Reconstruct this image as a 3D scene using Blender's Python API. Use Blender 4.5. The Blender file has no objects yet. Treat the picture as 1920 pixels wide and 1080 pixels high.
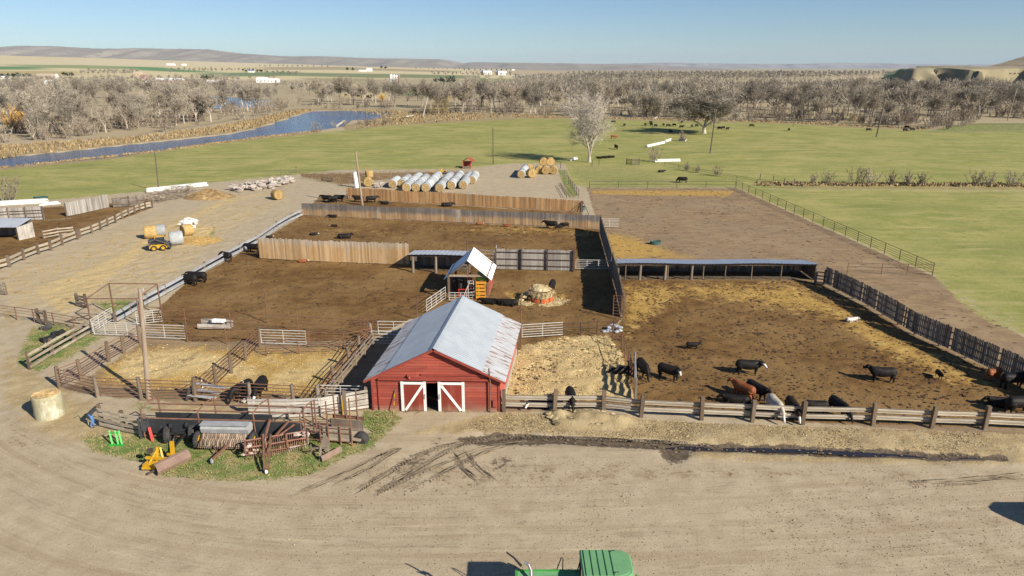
import bpy, math, random
import numpy as np
from mathutils import Vector, Matrix
R = random.Random(7)
sc = bpy.context.scene
COL = sc.collection
# ---------------------------------------------------------------- camera model (24.5 mm drone lens, 22 m up)
F, CH, HOR = 1307.0, 22.0, 127.0
PITCH = math.atan((540 - HOR) / F)
CP, SP = math.cos(PITCH), math.sin(PITCH)
def at(px, py, z=0.0):
    u = (px - 960) / F; v = (540 - py) / F
    dy = CP + v * SP; dz = -SP + v * CP
    t = (z - CH) / dz
    return Vector((u * t, dy * t, z))
def far(px, py, Y):
    """point seen at a photo position, at a known distance"""
    u = (px - 960) / F; v = (540 - py) / F
    dy = CP + v * SP; dz = -SP + v * CP
    t = Y / dy
    return Vector((u * t, Y, CH + dz * t))
def V(*a): return Vector(a)

# ---------------------------------------------------------------- object helpers
class MB:
    """collects shapes, links them as ONE mesh object; every piece carries a random value 'v'"""
    def __init__(s): s.v = []; s.f = []; s.m = []; s.r = []
    def add(s, vs, fs, mi=0, r=None):
        b = len(s.v); s.v += [tuple(p) for p in vs]
        if r is None: r = R.random()
        for f in fs:
            s.f.append(tuple(b + i for i in f)); s.m.append(mi); s.r.append(r)
        return s
    def box(s, c, size, rz=0, mi=0, r=None):
        hx, hy, hz = size[0]/2, size[1]/2, size[2]/2
        ca, sa = math.cos(rz), math.sin(rz)
        vs = []
        for dz in (-hz, hz):
            for dx, dy in ((-hx,-hy),(hx,-hy),(hx,hy),(-hx,hy)):
                vs.append((c[0]+dx*ca-dy*sa, c[1]+dx*sa+dy*ca, c[2]+dz))
        return s.add(vs, [(3,2,1,0),(4,5,6,7),(0,1,5,4),(1,2,6,5),(2,3,7,6),(3,0,4,7)], mi, r)
    def beam(s, p, q, w, h, up=(0,0,1), mi=0, r=None):
        p = Vector(p); q = Vector(q); d = (q - p)
        if d.length < 1e-6: return s
        d.normalize(); up = Vector(up)
        if abs(d.dot(up)) > .98: up = Vector((0,1,0)) if abs(d.y) < .9 else Vector((1,0,0))
        sd = d.cross(up).normalized(); u = sd.cross(d).normalized()
        vs = []
        for e in (p, q):
            for a, b in ((-1,-1),(1,-1),(1,1),(-1,1)):
                vs.append(e + sd*(a*w/2) + u*(b*h/2))
        return s.add(vs, [(3,2,1,0),(4,5,6,7),(0,1,5,4),(1,2,6,5),(2,3,7,6),(3,0,4,7)], mi, r)
    def tube(s, pts, rad, n=6, mi=0, r=None, cap=True):
        pts = [Vector(p) for p in pts]
        if not hasattr(rad, '__len__'): rad = [rad]*len(pts)
        vs = []; fs = []; ref = None
        for i, p in enumerate(pts):
            d = (pts[min(i+1, len(pts)-1)] - pts[max(i-1, 0)])
            d = d.normalized() if d.length > 1e-9 else Vector((0,0,1))
            if ref is None:
                ref = d.orthogonal().normalized()
            ref = (ref - d*ref.dot(d))
            ref = ref.normalized() if ref.length > 1e-6 else d.orthogonal().normalized()
            b = d.cross(ref)
            for k in range(n):
                a = 2*math.pi*k/n
                vs.append(p + (ref*math.cos(a) + b*math.sin(a))*rad[i])
        for i in range(len(pts)-1):
            for k in range(n):
                k2 = (k+1) % n
                fs.append((i*n+k, i*n+k2, (i+1)*n+k2, (i+1)*n+k))
        if cap:
            fs.append(tuple(range(n-1, -1, -1))); fs.append(tuple((len(pts)-1)*n+k for k in range(n)))
        return s.add(vs, fs, mi, r)
    def ring(s, c, axis, rad, w, t, n=24, mi=0):
        """a tyre / hoop: outer radius rad, width w, radial thickness t"""
        c = Vector(c); ax = Vector(axis).normalized(); a0 = ax.orthogonal().normalized(); b0 = ax.cross(a0)
        prof = [(-w/2, rad-t), (-w/2, rad-t*.15), (-w*.35, rad), (w*.35, rad), (w/2, rad-t*.15), (w/2, rad-t)]
        vs = []; m = len(prof)
        for k in range(n):
            a = 2*math.pi*k/n; d = a0*math.cos(a)+b0*math.sin(a)
            for (o, rr) in prof: vs.append(c + ax*o + d*rr)
        fs = []
        for k in range(n):
            k2 = (k+1) % n
            for j in range(m):
                j2 = (j+1) % m
                fs.append((k*m+j, k*m+j2, k2*m+j2, k2*m+j))
        return s.add(vs, fs, mi)
    def lump(s, c, sx, sy, sz, mi=0, n=6, rough=.25, rz=0):
        """small irregular stone / clod"""
        vs = [(0,0,-sz)]; fs = []
        for j, (zz, rr) in enumerate(((-.5,.85),(.35,.9))):
            for k in range(n):
                a = 2*math.pi*k/n + rz; q = rr*(1+R.uniform(-rough, rough))
                vs.append((math.cos(a)*sx*q, math.sin(a)*sy*q, zz*sz*(1+R.uniform(-rough, rough))))
        vs.append((0,0,sz))
        for k in range(n):
            k2 = (k+1) % n
            fs += [(0, 1+k2, 1+k), (1+k, 1+k2, 1+n+k2, 1+n+k), (1+n+k, 1+n+k2, 1+2*n)]
        return s.add([(c[0]+p[0], c[1]+p[1], c[2]+p[2]) for p in vs], fs, mi)
    def build(s, name, mats, parent=None, world=True, smooth=False):
        me = bpy.data.meshes.new(name)
        vs = s.v
        if parent is not None and world:
            M = parent.matrix_basis.inverted()
            pp = parent.parent
            while pp is not None:
                M = M @ pp.matrix_basis.inverted(); pp = pp.parent
            vs = [tuple(M @ Vector(p)) for p in vs]
        me.from_pydata(vs, [], s.f)
        if not isinstance(mats, (list, tuple)): mats = [mats]
        for m in mats: me.materials.append(m)
        if len(mats) > 1: me.polygons.foreach_set('material_index', s.m)
        at_ = me.attributes.new('v', 'FLOAT', 'FACE'); at_.data.foreach_set('value', s.r)
        if smooth: me.polygons.foreach_set('use_smooth', [True]*len(s.f))
        me.update()
        o = bpy.data.objects.new(name, me); COL.objects.link(o)
        if parent is not None: o.parent = parent
        return o
def tag(o, label=None, cat=None, group=None, kind=None):
    if label: o['label'] = label
    if cat: o['category'] = cat
    if group: o['group'] = group
    if kind: o['kind'] = kind
    return o
def thing(name, label, cat, loc=(0,0,0), rz=0, group=None):
    o = bpy.data.objects.new(name, None); COL.objects.link(o)
    o.empty_display_size = .3
    o.location = loc; o.rotation_euler = (0, 0, rz)
    o.matrix_basis = Matrix.Translation(Vector(loc)) @ Matrix.Rotation(rz, 4, 'Z')
    return tag(o, label, cat, group)
def copy_tree(o, parent=None):
    c = o.copy(); COL.objects.link(c); c.parent = parent
    for ch in list(o.children): copy_tree(ch, c)
    return c
def place(o, loc, rz=0, s=1):
    o.location = loc; o.rotation_euler = (0, 0, rz); o.scale = (s, s, s)
    return o

# ---------------------------------------------------------------- material helpers
def nd(nt, typ, ins=None, **props):
    n = nt.nodes.new(typ)
    for k, v in props.items(): setattr(n, k, v)
    for k, v in (ins or {}).items():
        sk = n.inputs[k]
        if isinstance(v, bpy.types.NodeSocket): nt.links.new(v, sk)
        else:
            if sk.type == 'RGBA' and not hasattr(v, '__len__'): v = (v, v, v, 1)
            if sk.type == 'RGBA' and len(v) == 3: v = (*v, 1)
            sk.default_value = v
    return n
def math_(nt, op, a, b=0.0, clamp=False):
    return nd(nt, 'ShaderNodeMath', {0: a, 1: b}, operation=op, use_clamp=clamp).outputs[0]
def mixc(nt, fac, a, b, blend='MIX'):
    return nd(nt, 'ShaderNodeMix', {0: fac, 6: a, 7: b}, data_type='RGBA', blend_type=blend).outputs[2]
def noise(nt, vec, scale, detail=4, rough=.55, out=0):
    return nd(nt, 'ShaderNodeTexNoise', {'Vector': vec, 'Scale': scale, 'Detail': detail, 'Roughness': rough}).outputs[out]
def ramp01(nt, val, lo, hi):
    return nd(nt, 'ShaderNodeMapRange', {0: val, 1: lo, 2: hi, 3: 0.0, 4: 1.0}, interpolation_type='SMOOTHSTEP').outputs[0]
def newmat(name):
    m = bpy.data.materials.new(name); m.use_nodes = True
    nt = m.node_tree; b = nt.nodes['Principled BSDF']
    return m, nt, b
def pmat(name, c1, c2=None, scale=2.0, rough=.85, metal=0.0, bump=.0, stretch=(1,1,1), c3=None, stain=(.55,.7), sscale=None,
         vamt=.0, fine=.25, spec=.3, objrand=0.0, zfade=None, sstretch=None):
    m, nt, b = newmat(name)
    tc = nd(nt, 'ShaderNodeTexCoord').outputs['Object']
    mp = nd(nt, 'ShaderNodeMapping', {'Vector': tc, 'Scale': stretch}).outputs[0]
    c2 = c2 or tuple(x*.75 for x in c1)
    n1 = noise(nt, mp, scale, 5, .6)
    col = mixc(nt, ramp01(nt, n1, .35, .65), c1, c2)
    if zfade:
        sep = nd(nt, 'ShaderNodeSeparateXYZ', {0: tc}).outputs[2]
        zz = math_(nt, 'ADD', sep, math_(nt, 'MULTIPLY', math_(nt, 'SUBTRACT', noise(nt, mp, scale*.7), .5), zfade[3]))
        col = mixc(nt, ramp01(nt, zz, zfade[0], zfade[1]), col, zfade[2])
    if c3:
        smp = nd(nt, 'ShaderNodeMapping', {'Vector': tc, 'Scale': sstretch or stretch}).outputs[0]
        n2 = noise(nt, smp, sscale or scale*.6, 6, .65)
        col = mixc(nt, ramp01(nt, n2, stain[0], stain[1]), col, c3)
    fn = noise(nt, mp, scale*9, 3, .6)
    br = math_(nt, 'ADD', 1.0, math_(nt, 'MULTIPLY', math_(nt, 'SUBTRACT', fn, .5), fine*2))
    if vamt:
        av = nd(nt, 'ShaderNodeAttribute', attribute_name='v').outputs['Fac']
        br = math_(nt, 'MULTIPLY', br, math_(nt, 'ADD', 1.0, math_(nt, 'MULTIPLY', math_(nt, 'SUBTRACT', av, .5), vamt)))
    if objrand:
        orr = nd(nt, 'ShaderNodeObjectInfo').outputs['Random']
        br = math_(nt, 'MULTIPLY', br, math_(nt, 'ADD', 1.0, math_(nt, 'MULTIPLY', math_(nt, 'SUBTRACT', orr, .5), objrand)))
    cb = nd(nt, 'ShaderNodeCombineColor', {0: br, 1: br, 2: br}).outputs[0]
    col = mixc(nt, 1.0, col, cb, 'MULTIPLY')
    nt.links.new(col, b.inputs['Base Color'])
    b.inputs['Roughness'].default_value = rough; b.inputs['Metallic'].default_value = metal
    b.inputs['Specular IOR Level'].default_value = spec
    if bump:
        bn = nd(nt, 'ShaderNodeBump', {'Strength': min(1, bump*4), 'Distance': bump, 'Height': noise(nt, mp, scale*5, 4, .6)})
        nt.links.new(bn.outputs[0], b.inputs['Normal'])
    return m
M = {}
M['board_new'] = pmat('board_new', (.47,.29,.135), (.36,.20,.085), 1.2, stretch=(1,1,.15), vamt=.55, c3=(.33,.27,.21), stain=(.56,.72), bump=.006)
M['board_mix'] = pmat('board_mix', (.40,.27,.15), (.30,.19,.10), 1.1, stretch=(1,1,.2), vamt=.5, bump=.006, zfade=(.7,1.35,(.155,.135,.12),.9), c3=(.34,.29,.23), stain=(.55,.7))
M['board_tan'] = pmat('board_tan', (.48,.33,.18), (.40,.25,.115), 1.2, stretch=(1,1,.15), vamt=.5, bump=.006, zfade=(1.6,2.5,(.40,.33,.25),.8), c3=(.36,.30,.23), stain=(.58,.74))
M['board_grey'] = pmat('board_grey', (.36,.33,.29), (.25,.225,.195), 1.3, stretch=(1,1,.15), vamt=.5, bump=.006, c3=(.17,.15,.13))
M['board_dark'] = pmat('board_dark', (.20,.17,.14), (.13,.105,.085), 1.3, stretch=(1,1,.15), vamt=.6, bump=.006, c3=(.09,.08,.07))
M['plank'] = pmat('plank', (.40,.34,.26), (.29,.235,.17), .9, stretch=(1,1,1), vamt=.45, bump=.006, c3=(.20,.165,.125))
M['plank_pale'] = pmat('plank_pale', (.50,.46,.40), (.40,.36,.31), .9, vamt=.4, bump=.006, c3=(.25,.22,.18))
M['post'] = pmat('post', (.175,.125,.083), (.115,.082,.056), 1.5, stretch=(1,1,.2), vamt=.35, bump=.01, c3=(.22,.18,.14))
M['post_grey'] = pmat('post_grey', (.24,.195,.15), (.155,.12,.09), 1.5, stretch=(1,1,.2), vamt=.35, bump=.01, c3=(.14,.115,.09))
M['pole'] = pmat('pole', (.35,.275,.20), (.26,.195,.14), 1.2, stretch=(1,1,.12), bump=.008, c3=(.20,.15,.11))
M['pole_dark'] = pmat('pole_dark', (.16,.125,.095), (.11,.085,.065), 1.2, stretch=(1,1,.12), c3=(.22,.18,.14))
M['rust'] = pmat('rust', (.20,.10,.062), (.145,.072,.048), 3, rough=.8, vamt=.3, c3=(.28,.15,.085))
M['rust_dark'] = pmat('rust_dark', (.085,.058,.046), (.06,.043,.037), 3, rough=.8, vamt=.3, c3=(.13,.075,.05))
M['guard'] = pmat('guard', (.44,.385,.30), (.35,.295,.22), 1.5, rough=.6, metal=.1, vamt=.25, c3=(.34,.24,.15), stain=(.62,.78), stretch=(.4,.4,2), bump=.003)
M['guard_grey'] = pmat('guard_grey', (.46,.47,.48), (.38,.38,.38), 1.5, rough=.45, metal=.3, vamt=.2, c3=(.30,.22,.16), stain=(.64,.78))
M['galv'] = pmat('galv', (.62,.63,.64), (.52,.53,.55), 2, rough=.4, metal=.45, vamt=.15)
M['white_steel'] = pmat('white_steel', (.56,.54,.50), (.46,.44,.40), 3, rough=.5, c3=(.42,.33,.25), stain=(.66,.78))
M['white'] = pmat('white', (.80,.79,.76), (.72,.71,.68), 2, rough=.6)
M['black_rubber'] = pmat('black_rubber', (.028,.030,.034), (.040,.043,.048), 1.2, rough=.6, c3=(.10,.10,.10), stain=(.62,.8))
M['tyre'] = pmat('tyre', (.035,.034,.033), (.055,.052,.048), 4, rough=.8, c3=(.13,.115,.09), stain=(.6,.75))
M['yellow'] = pmat('yellow', (.60,.35,.02), (.50,.28,.018), 3, rough=.45, c3=(.25,.14,.05), stain=(.64,.76))
M['orange'] = pmat('orange', (.72,.29,.035), (.62,.24,.03), 3, rough=.55, c3=(.36,.15,.05))
M['green_paint'] = pmat('green_paint', (.075,.34,.07), (.06,.28,.055), 2, rough=.42, spec=.5)
M['green_pale'] = pmat('green_pale', (.155,.33,.155), (.135,.30,.135), 1.5, rough=.5, c3=(.19,.40,.16), stain=(.55,.8), spec=.4, fine=.1)  # paler, muted green of the cab roof and grain tank
M['lime'] = pmat('lime', (.22,.62,.06), (.18,.5,.05), 3, rough=.5)
M['brightgreen'] = pmat('brightgreen', (.03,.40,.05), (.03,.32,.045), 3, rough=.5)
M['red_paint'] = pmat('red_paint', (.55,.035,.03), (.45,.03,.025), 3, rough=.5)
M['dark'] = pmat('dark', (.02,.02,.022), (.03,.03,.03), 3, rough=.6)
M['steel_dark'] = pmat('steel_dark', (.10,.10,.105), (.07,.07,.075), 3, rough=.55, metal=.3, c3=(.14,.085,.05))
M['glass'] = pmat('glass', (.02,.03,.035), (.03,.04,.045), 3, rough=.08, spec=.7, fine=0)
M['hay_end'] = pmat('hay_end', (.45,.325,.155), (.33,.22,.095), 6, bump=.03, fine=.5, objrand=.35, c3=(.30,.19,.07))
M['hay_pale'] = pmat('hay_pale', (.52,.42,.235), (.42,.32,.155), 5, bump=.03, fine=.5, c3=(.66,.60,.42))
M['wrap'] = pmat('wrap', (.42,.44,.45), (.33,.345,.345), 2.2, rough=.7, bump=.02, fine=.3, stretch=(.5,1,1), c3=(.42,.38,.27), stain=(.50,.72), objrand=.55)
M['wrap_green'] = pmat('wrap_green', (.39,.36,.235), (.32,.29,.17), 1.5, rough=.8, bump=.02, fine=.3, c3=(.62,.60,.50), stretch=(1,1,.4), stain=(.52,.7))
M['straw_gold'] = pmat('straw_gold', (.50,.34,.12), (.36,.22,.07), 5, bump=.03, fine=.5)
M['stone'] = pmat('stone', (.50,.44,.38), (.36,.30,.25), 2, vamt=.5, bump=.02, c3=(.30,.26,.22))
M['brush'] = pmat('brush', (.33,.27,.21), (.24,.19,.14), 3, vamt=.6)
M['concrete'] = pmat('concrete', (.42,.36,.30), (.38,.35,.30), 2, bump=.01)
M['skin'] = pmat('skin', (.50,.30,.21), (.46,.27,.19), 8, rough=.6, fine=.05)
M['denim'] = pmat('denim', (.11,.21,.42), (.08,.16,.34), 6, fine=.2)
M['jacket'] = pmat('jacket', (.045,.05,.058), (.035,.038,.045), 6, fine=.2)
M['pipe_white'] = pmat('pipe_white', (.66,.65,.62), (.56,.55,.51), 1.5, rough=.5, vamt=.15)
M['teal'] = pmat('teal', (.06,.13,.12), (.05,.10,.09), 3, rough=.6)
# ================================================================ GROUND (one sheet to the horizon)
rng = np.random.default_rng(3)
_perm = rng.random((256, 256)).astype(np.float64)
def vnoise(x, y, s):
    x = x/s; y = y/s
    xi = np.floor(x).astype(int); yi = np.floor(y).astype(int)
    fx = x-xi; fy = y-yi; fx = fx*fx*(3-2*fx); fy = fy*fy*(3-2*fy)
    a = _perm[xi & 255, yi & 255]; b = _perm[(xi+1) & 255, yi & 255]; c = _perm[xi & 255, (yi+1) & 255]; d = _perm[(xi+1) & 255, (yi+1) & 255]
    return (a*(1-fx)+b*fx)*(1-fy)+(c*(1-fx)+d*fx)*fy
def axis_steps(lo, hi, fine_lo, fine_hi, step, g):
    out = list(np.arange(fine_lo, fine_hi+1e-6, step)); x, d = fine_hi, step
    while x < hi: d *= g; x += d; out.append(x)
    x, d = fine_lo, step; pre = []
    while x > lo: d *= g; x -= d; pre.append(x)
    return np.array(pre[::-1]+out)
gx = axis_steps(-26000, 26000, -46, 46, .27, 1.045)
ys = [24.0]
while ys[-1] < 30000:
    y = ys[-1]; ys.append(y + max(.25, .25*(y/75)**1.55 if y < 400 else y*.012))
pre = []; y, d = 24.0, .25
while y > -3000: d *= 1.12; y -= d; pre.append(y)
gy = np.array(pre[::-1]+ys)
GX, GY = np.meshgrid(gx, gy)
shape = GX.shape
X = GX.ravel(); Y = GY.ravel()
def bench(x, y):
    """land rises to the left far behind the river"""
    u = np.clip(x/np.maximum(y, 1.0), -2, 2)*F/1.0 + 960
    yb = np.interp(u, [-400, 0, 200, 480, 700, 900, 1050], [103, 104.5, 110, 118.5, 125, 129.5, 132.7])
    z5 = CH + (HOR-yb)*5000/F
    t = np.clip((y-1150)/3850, 0, 1)
    return np.maximum(z5, 0)*t**1.25
Z = bench(X, Y)
# photo-position of each ground point, used only to lay out the land-use areas
yy = np.maximum(Y*CP - (Z-CH)*SP, 1.0); zz_ = Y*SP + (Z-CH)*CP
PX = 960 + F*X/yy; PY = 540 - F*zz_/yy
PY[Y < 12] = 2500
PX[Y < 12] = 960
def poly(pts, soft=3.0, P=None):
    """soft mask of a polygon: 1 inside, 0 outside"""
    px, py = (PX, PY) if P is None else P
    pts = [(float(a), float(b)) for a, b in pts]
    xs_ = [p[0] for p in pts]; ys_ = [p[1] for p in pts]
    sel = np.where((px > min(xs_)-soft*3) & (px < max(xs_)+soft*3) & (py > min(ys_)-soft*3) & (py < max(ys_)+soft*3))[0]
    out = np.zeros(len(px))
    if not len(sel): return out
    x = px[sel]; y = py[sel]; ins = np.zeros(len(sel), bool); dist = np.full(len(sel), 1e9)
    n = len(pts)
    for i in range(n):
        x1, y1 = pts[i]; x2, y2 = pts[(i+1) % n]
        cond = ((y1 > y) != (y2 > y))
        if y2 != y1: ins ^= cond & (x < (x2-x1)*(y-y1)/(y2-y1)+x1)
        ex, ey = x2-x1, y2-y1
        t = np.clip(((x-x1)*ex+(y-y1)*ey)/(ex*ex+ey*ey+1e-9), 0, 1)
        dist = np.minimum(dist, np.hypot(x-x1-t*ex, y-y1-t*ey))
    sd = np.where(ins, dist, -dist)
    out[sel] = np.clip(sd/(2*soft)+.5, 0, 1)
    return out
def mx(*a):
    r = a[0]
    for b in a[1:]: r = np.maximum(r, b)
    return r
river = [(-300,345),(0,312),(200,294),(300,280),(375,267),(480,256),(555,246),(597,243),(640,236),(655,224),(707,223),(722,217),(735,210),(690,209),(642,208),(592,209),(562,216),(537,225),(480,243),(430,252),(360,260),(250,271),(150,282),(50,292),(0,300),(-300,325)]
slough = [(335,188),(350,182),(400,180),(440,184),(500,187),(508,196),(470,200),(400,203),(350,199)]
m_river = mx(poly(river, 1.2), poly(slough, .8))
# ---- areas (photo pixels)
pasture = [(-500,410),(0,380),(120,373),(280,358),(390,343),(560,327),(640,319),(860,317),(960,306),(1060,308),(1075,345),(1105,352),(1380,351),(1748,516),(1800,570),(1860,610),(2300,760),(2600,500),(2300,247),(1920,244),(1800,247),(1740,243),(1560,232),(1440,228),(1300,226),(1100,222),(960,219),(800,222),(720,233),(660,243),(600,248),(480,260),(400,269),(300,284),(200,298),(0,316),(-500,372)]
m_green = poly(pasture, 4)*(1-.55*poly([(1730,505),(1800,540),(1980,640),(2300,800),(1990,770),(1850,620),(1740,530)], 40))*(1-.5*poly([(1440,344),(2300,344),(2300,364),(1440,358)], 6))
penA = [(566,404),(1123,429),(1143,512),(1165,597),(1145,622),(975,618),(770,598),(690,640),(590,640),(350,640),(265,606),(345,534),(482,456)]
penA2 = [(600,368),(652,373),(1090,399),(1105,424),(566,401)]
penB = [(1150,524),(1528,526),(1548,538),(1625,577),(1712,629),(1807,672),(1930,724),(2200,850),(1930,804),(1700,798),(1500,790),(1190,768),(1160,690),(1140,630),(1168,598)]
penL = [(-200,575),(0,505),(120,452),(230,410),(285,390),(262,384),(130,410),(0,420),(-200,440)]
penL2 = [(-200,440),(0,395),(130,385),(240,378),(300,366),(270,388),(130,410)]
penC = [(1126,440),(1100,352),(1382,352),(1500,406),(1640,469),(1755,519),(1800,562),(1920,632),(2100,730),(2100,800),(1930,726),(1700,640),(1540,545),(1150,545)]
chutepen = [(975,610),(1145,622),(1165,640),(1180,700),(1195,760),(945,748),(960,690)]
m_manure = mx(poly(penA, 3), poly(penA2, 2), poly(penB, 4), poly(penL, 2.5), .9*poly(penL2, 4), poly([(560,322),(860,318),(905,326),(700,342),(640,350),(560,335)], 6)*.6, poly(chutepen, 4)*.8)
m_dry = mx(poly(penC, 4), .40*poly([(690,860),(860,835),(1000,860),(1500,872),(1990,880),(1990,905),(1400,905),(1000,918),(640,935)], 16), .30*poly([(1100,960),(1500,940),(1990,930),(1990,1075),(1400,1085)], 30), .38*poly([(0,620),(110,720),(130,830),(0,900)], 30), .75*poly([(100,735),(190,690),(262,640),(265,600),(690,620),(1140,610),(1190,760),(945,778),(700,772),(600,770),(280,755)], 8), .9*poly([(930,600),(1170,590),(1200,770),(1700,806),(1960,822),(1960,735),(1530,530),(1120,500)], 6), .8*poly([(1440,346),(2200,346),(2200,360),(1440,354)], 2), poly([(1500,520),(1720,522),(1820,580),(1960,660),(2100,800),(1900,715),(1640,580)], 8)*.9)
goldA = [(1168,530),(1500,528),(1560,560),(1712,640),(1830,700),(1900,740),(1780,720),(1640,660),(1560,600),(1400,572),(1290,560),(1215,600),(1172,640)]
goldB = [(1128,435),(1180,440),(1240,462),(1300,484),(1150,488)]
goldC = [(1108,357),(1378,357),(1366,368),(1180,366),(1112,364)]
goldD = [(770,425),(1000,418),(1120,428),(1126,446),(900,440)]
strawL = [(195,684),(262,648),(350,646),(500,655),(660,652),(690,650),(640,700),(598,752),(520,745),(380,740),(280,730),(170,720)]
m_gold = mx(.78*poly(goldA, 22), .95*poly(goldB, 14), poly(goldC, 3), .55*poly(goldD, 10), .9*poly(strawL, 18), .7*poly([(940,545),(1060,548),(1068,572),(960,574)], 8), .45*poly([(600,420),(760,428),(760,450),(600,440)], 12))
strawP = [(975,650),(1060,632),(1140,630),(1165,660),(1180,720),(1192,752),(1000,748),(946,744),(955,700)]
m_straw = mx(poly(strawP, 6), .46*poly([(0,500),(140,455),(290,395),(420,372),(540,362),(560,375),(430,450),(330,525),(215,585),(0,590)], 20), .44*poly(strawL, 18), .9*poly([(240,662),(330,652),(440,668),(500,700),(470,715),(360,700),(250,720),(210,700)], 20), .6*poly([(500,690),(600,660),(668,652),(640,700),(560,740),(480,735)], 20), .62*poly([(0,510),(0,560),(200,480),(320,410),(420,365),(560,350),(420,395),(330,440),(200,540),(120,600)], 14), .85*poly([(340,445),(375,420),(405,425),(385,455),(345,462)], 6))
hay = [(940,772),(1200,786),(1500,800),(1920,815),(2300,830),(2300,870),(1920,868),(1750,850),(1500,842),(1200,825),(1000,812),(860,812),(760,815),(850,790)]
m_hay = mx(poly(hay, 5), .75*poly([(0,640),(110,725),(190,760),(270,830),(100,830),(0,760)], 25), .6*poly([(0,560),(60,605),(0,620)], 12), .75*poly([(1300,846),(1920,858),(1920,874),(1500,868),(1280,862)], 5), .75*poly([(260,755),(480,765),(620,770),(690,800),(560,778),(300,772)], 5))
mud = [(850,822),(930,812),(1060,817),(1200,826),(1330,832),(1500,836),(1700,845),(1890,857),(1890,866),(1700,861),(1500,853),(1300,846),(1230,842),(1050,832),(900,834)]
m_mud_shade = mx(poly(mud, 4), .5*poly([(725,892),(760,845),(820,825),(850,828),(800,862),(745,905)], 16), .42*poly([(905,858),(950,842),(985,870),(930,892)], 14), poly([(1232,838),(1300,846),(1290,862),(1268,872),(1245,864)], 9)*.85, poly([(1150,497),(1527,497),(1527,523),(1150,523)], 1.5), poly([(772,478),(880,480),(880,508),(778,506)], 2))  # the two shed-floor rectangles paint in the shade under the roofs
m_wet = poly([(1240,838),(1330,836),(1500,839),(1750,852),(1880,859),(1880,863),(1740,860),(1500,850),(1320,845)], 2)
grassI = [(140,818),(230,805),(300,800),(560,808),(665,828),(740,775),(755,785),(700,840),(640,862),(590,890),(480,905),(380,900),(300,892),(270,868),(180,850)]
m_rough = mx(.85*poly([(1725,250),(1800,228),(1930,221),(2400,221),(2400,247),(1920,247)], 4), .8*poly(grassI, 9), poly([(682,770),(742,772),(742,798),(700,808),(672,800)], 7), .8*poly([(62,612),(110,604),(180,628),(200,632),(130,672),(70,700),(20,690),(40,650)], 9), .85*poly([(170,565),(250,560),(280,575),(215,592)], 8), .55*poly([(250,750),(290,752),(300,775),(250,770)], 5), .5*poly([(1062,305),(1190,308),(1240,330),(1380,350),(1110,352),(1085,345)], 6), .8*poly([(374,425),(404,425),(404,442),(374,446)], 4), .9*poly([(1045,318),(1062,318),(1085,368),(1065,370)], 3))
m_bank = mx(*[poly(p, 2.5) for p in ([(-300,322),(0,297),(50,290),(150,280),(250,269),(360,257),(430,250),(480,240),(537,222),(560,214),(590,207),(560,206),(470,226),(380,243),(250,258),(120,268),(0,276),(-300,300)], [(590,207),(735,208),(1000,216),(960,221),(735,236),(720,216),(640,206)], [(640,237),(720,218),(1000,217),(960,224),(720,236),(650,246)], [(960,214),(1100,219),(1440,226),(1740,240),(1740,246),(1440,231),(1100,224),(960,222)], [(-300,346),(0,313),(200,295),(375,268),(480,257),(600,245),(600,249),(480,262),(375,273),(200,300),(0,319),(-300,354)])])
# ---- far land: colour straight from the fields that lie there (linear albedo)
FARC = np.zeros((len(X), 4))
def farzone(pts, c, soft=.8):
    m = poly(pts, soft)[:, None]
    FARC[:, :3] = FARC[:, :3]*(1-m) + np.array(c)*m
    FARC[:, 3] = np.maximum(FARC[:, 3], m[:, 0])
farzone([(-9000,222),(-300,262),(0,268),(250,255),(470,220),(560,204),(735,206),(960,214),(1440,224),(1740,238),(1840,232),(11000,240),(11000,60),(-9000,60)], (.30,.245,.15), 2)
farzone([(-3000,152),(560,150),(880,146),(960,150),(960,106),(-3000,90)], (.44,.37,.215), 2)
farzone([(-3000,107),(300,112),(600,122),(700,126),(420,124),(-3000,121)], (.44,.375,.235), 1.5)
farzone([(-3000,125),(80,124.5),(80,130.5),(-3000,133)], (.10,.18,.07), .8)
farzone([(0,121),(160,122),(240,125),(220,130),(60,126)], (.20,.22,.10), 1)
farzone([(220,124.5),(300,126),(350,131),(430,137),(330,135),(250,131)], (.10,.185,.075), .8)
farzone([(-100,133),(90,133),(160,134),(140,142),(-100,142)], (.33,.26,.12), 1)
farzone([(360,138),(560,134),(560,142),(400,144)], (.13,.17,.08), 1)
farzone([(490,126),(640,125),(700,128),(860,133),(860,136),(640,131),(500,131)], (.27,.22,.13), .8)
farzone([(540,136),(760,139),(900,142),(900,147),(700,146),(560,143)], (.16,.175,.085), .8)
farzone([(560,146),(690,147),(690,153),(590,154)], (.25,.215,.12), .8)
farzone([(580,158),(670,158.5),(675,164),(585,163)], (.47,.345,.125), .7)
farzone([(600,163),(680,165),(676,170),(610,168)], (.15,.19,.075), .7)
farzone([(640,172),(730,172),(730,184),(640,182)], (.42,.33,.16), 1)
farzone([(755,166),(790,168),(790,178),(750,180)], (.12,.21,.07), 1)
farzone([(880,146),(1010,150),(1010,158),(900,158)], (.15,.19,.08), 1.5)
farzone([(880,172),(930,170),(930,176),(880,178)], (.12,.2,.07), 1)
farzone([(860,131),(1080,134),(1080,139),(960,138.5)], (.34,.27,.17), .6)
farzone([(1230,152),(1460,152),(1640,142),(1640,152),(1460,164),(1240,163)], (.42,.34,.21), 1.5)
farzone([(960,140.5),(985,140),(985,142.5),(960,142.5)], (.5,.45,.35), .5)
FARC[:, :3] *= 1.2
FARC[:, 3] *= np.clip((Y-215)/40, 0, 1)
far_a = FARC[:, 3].copy()
far_a = far_a*(1-m_bank*np.clip((360-PY*0-Y)/200, 0, 1))
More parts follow.
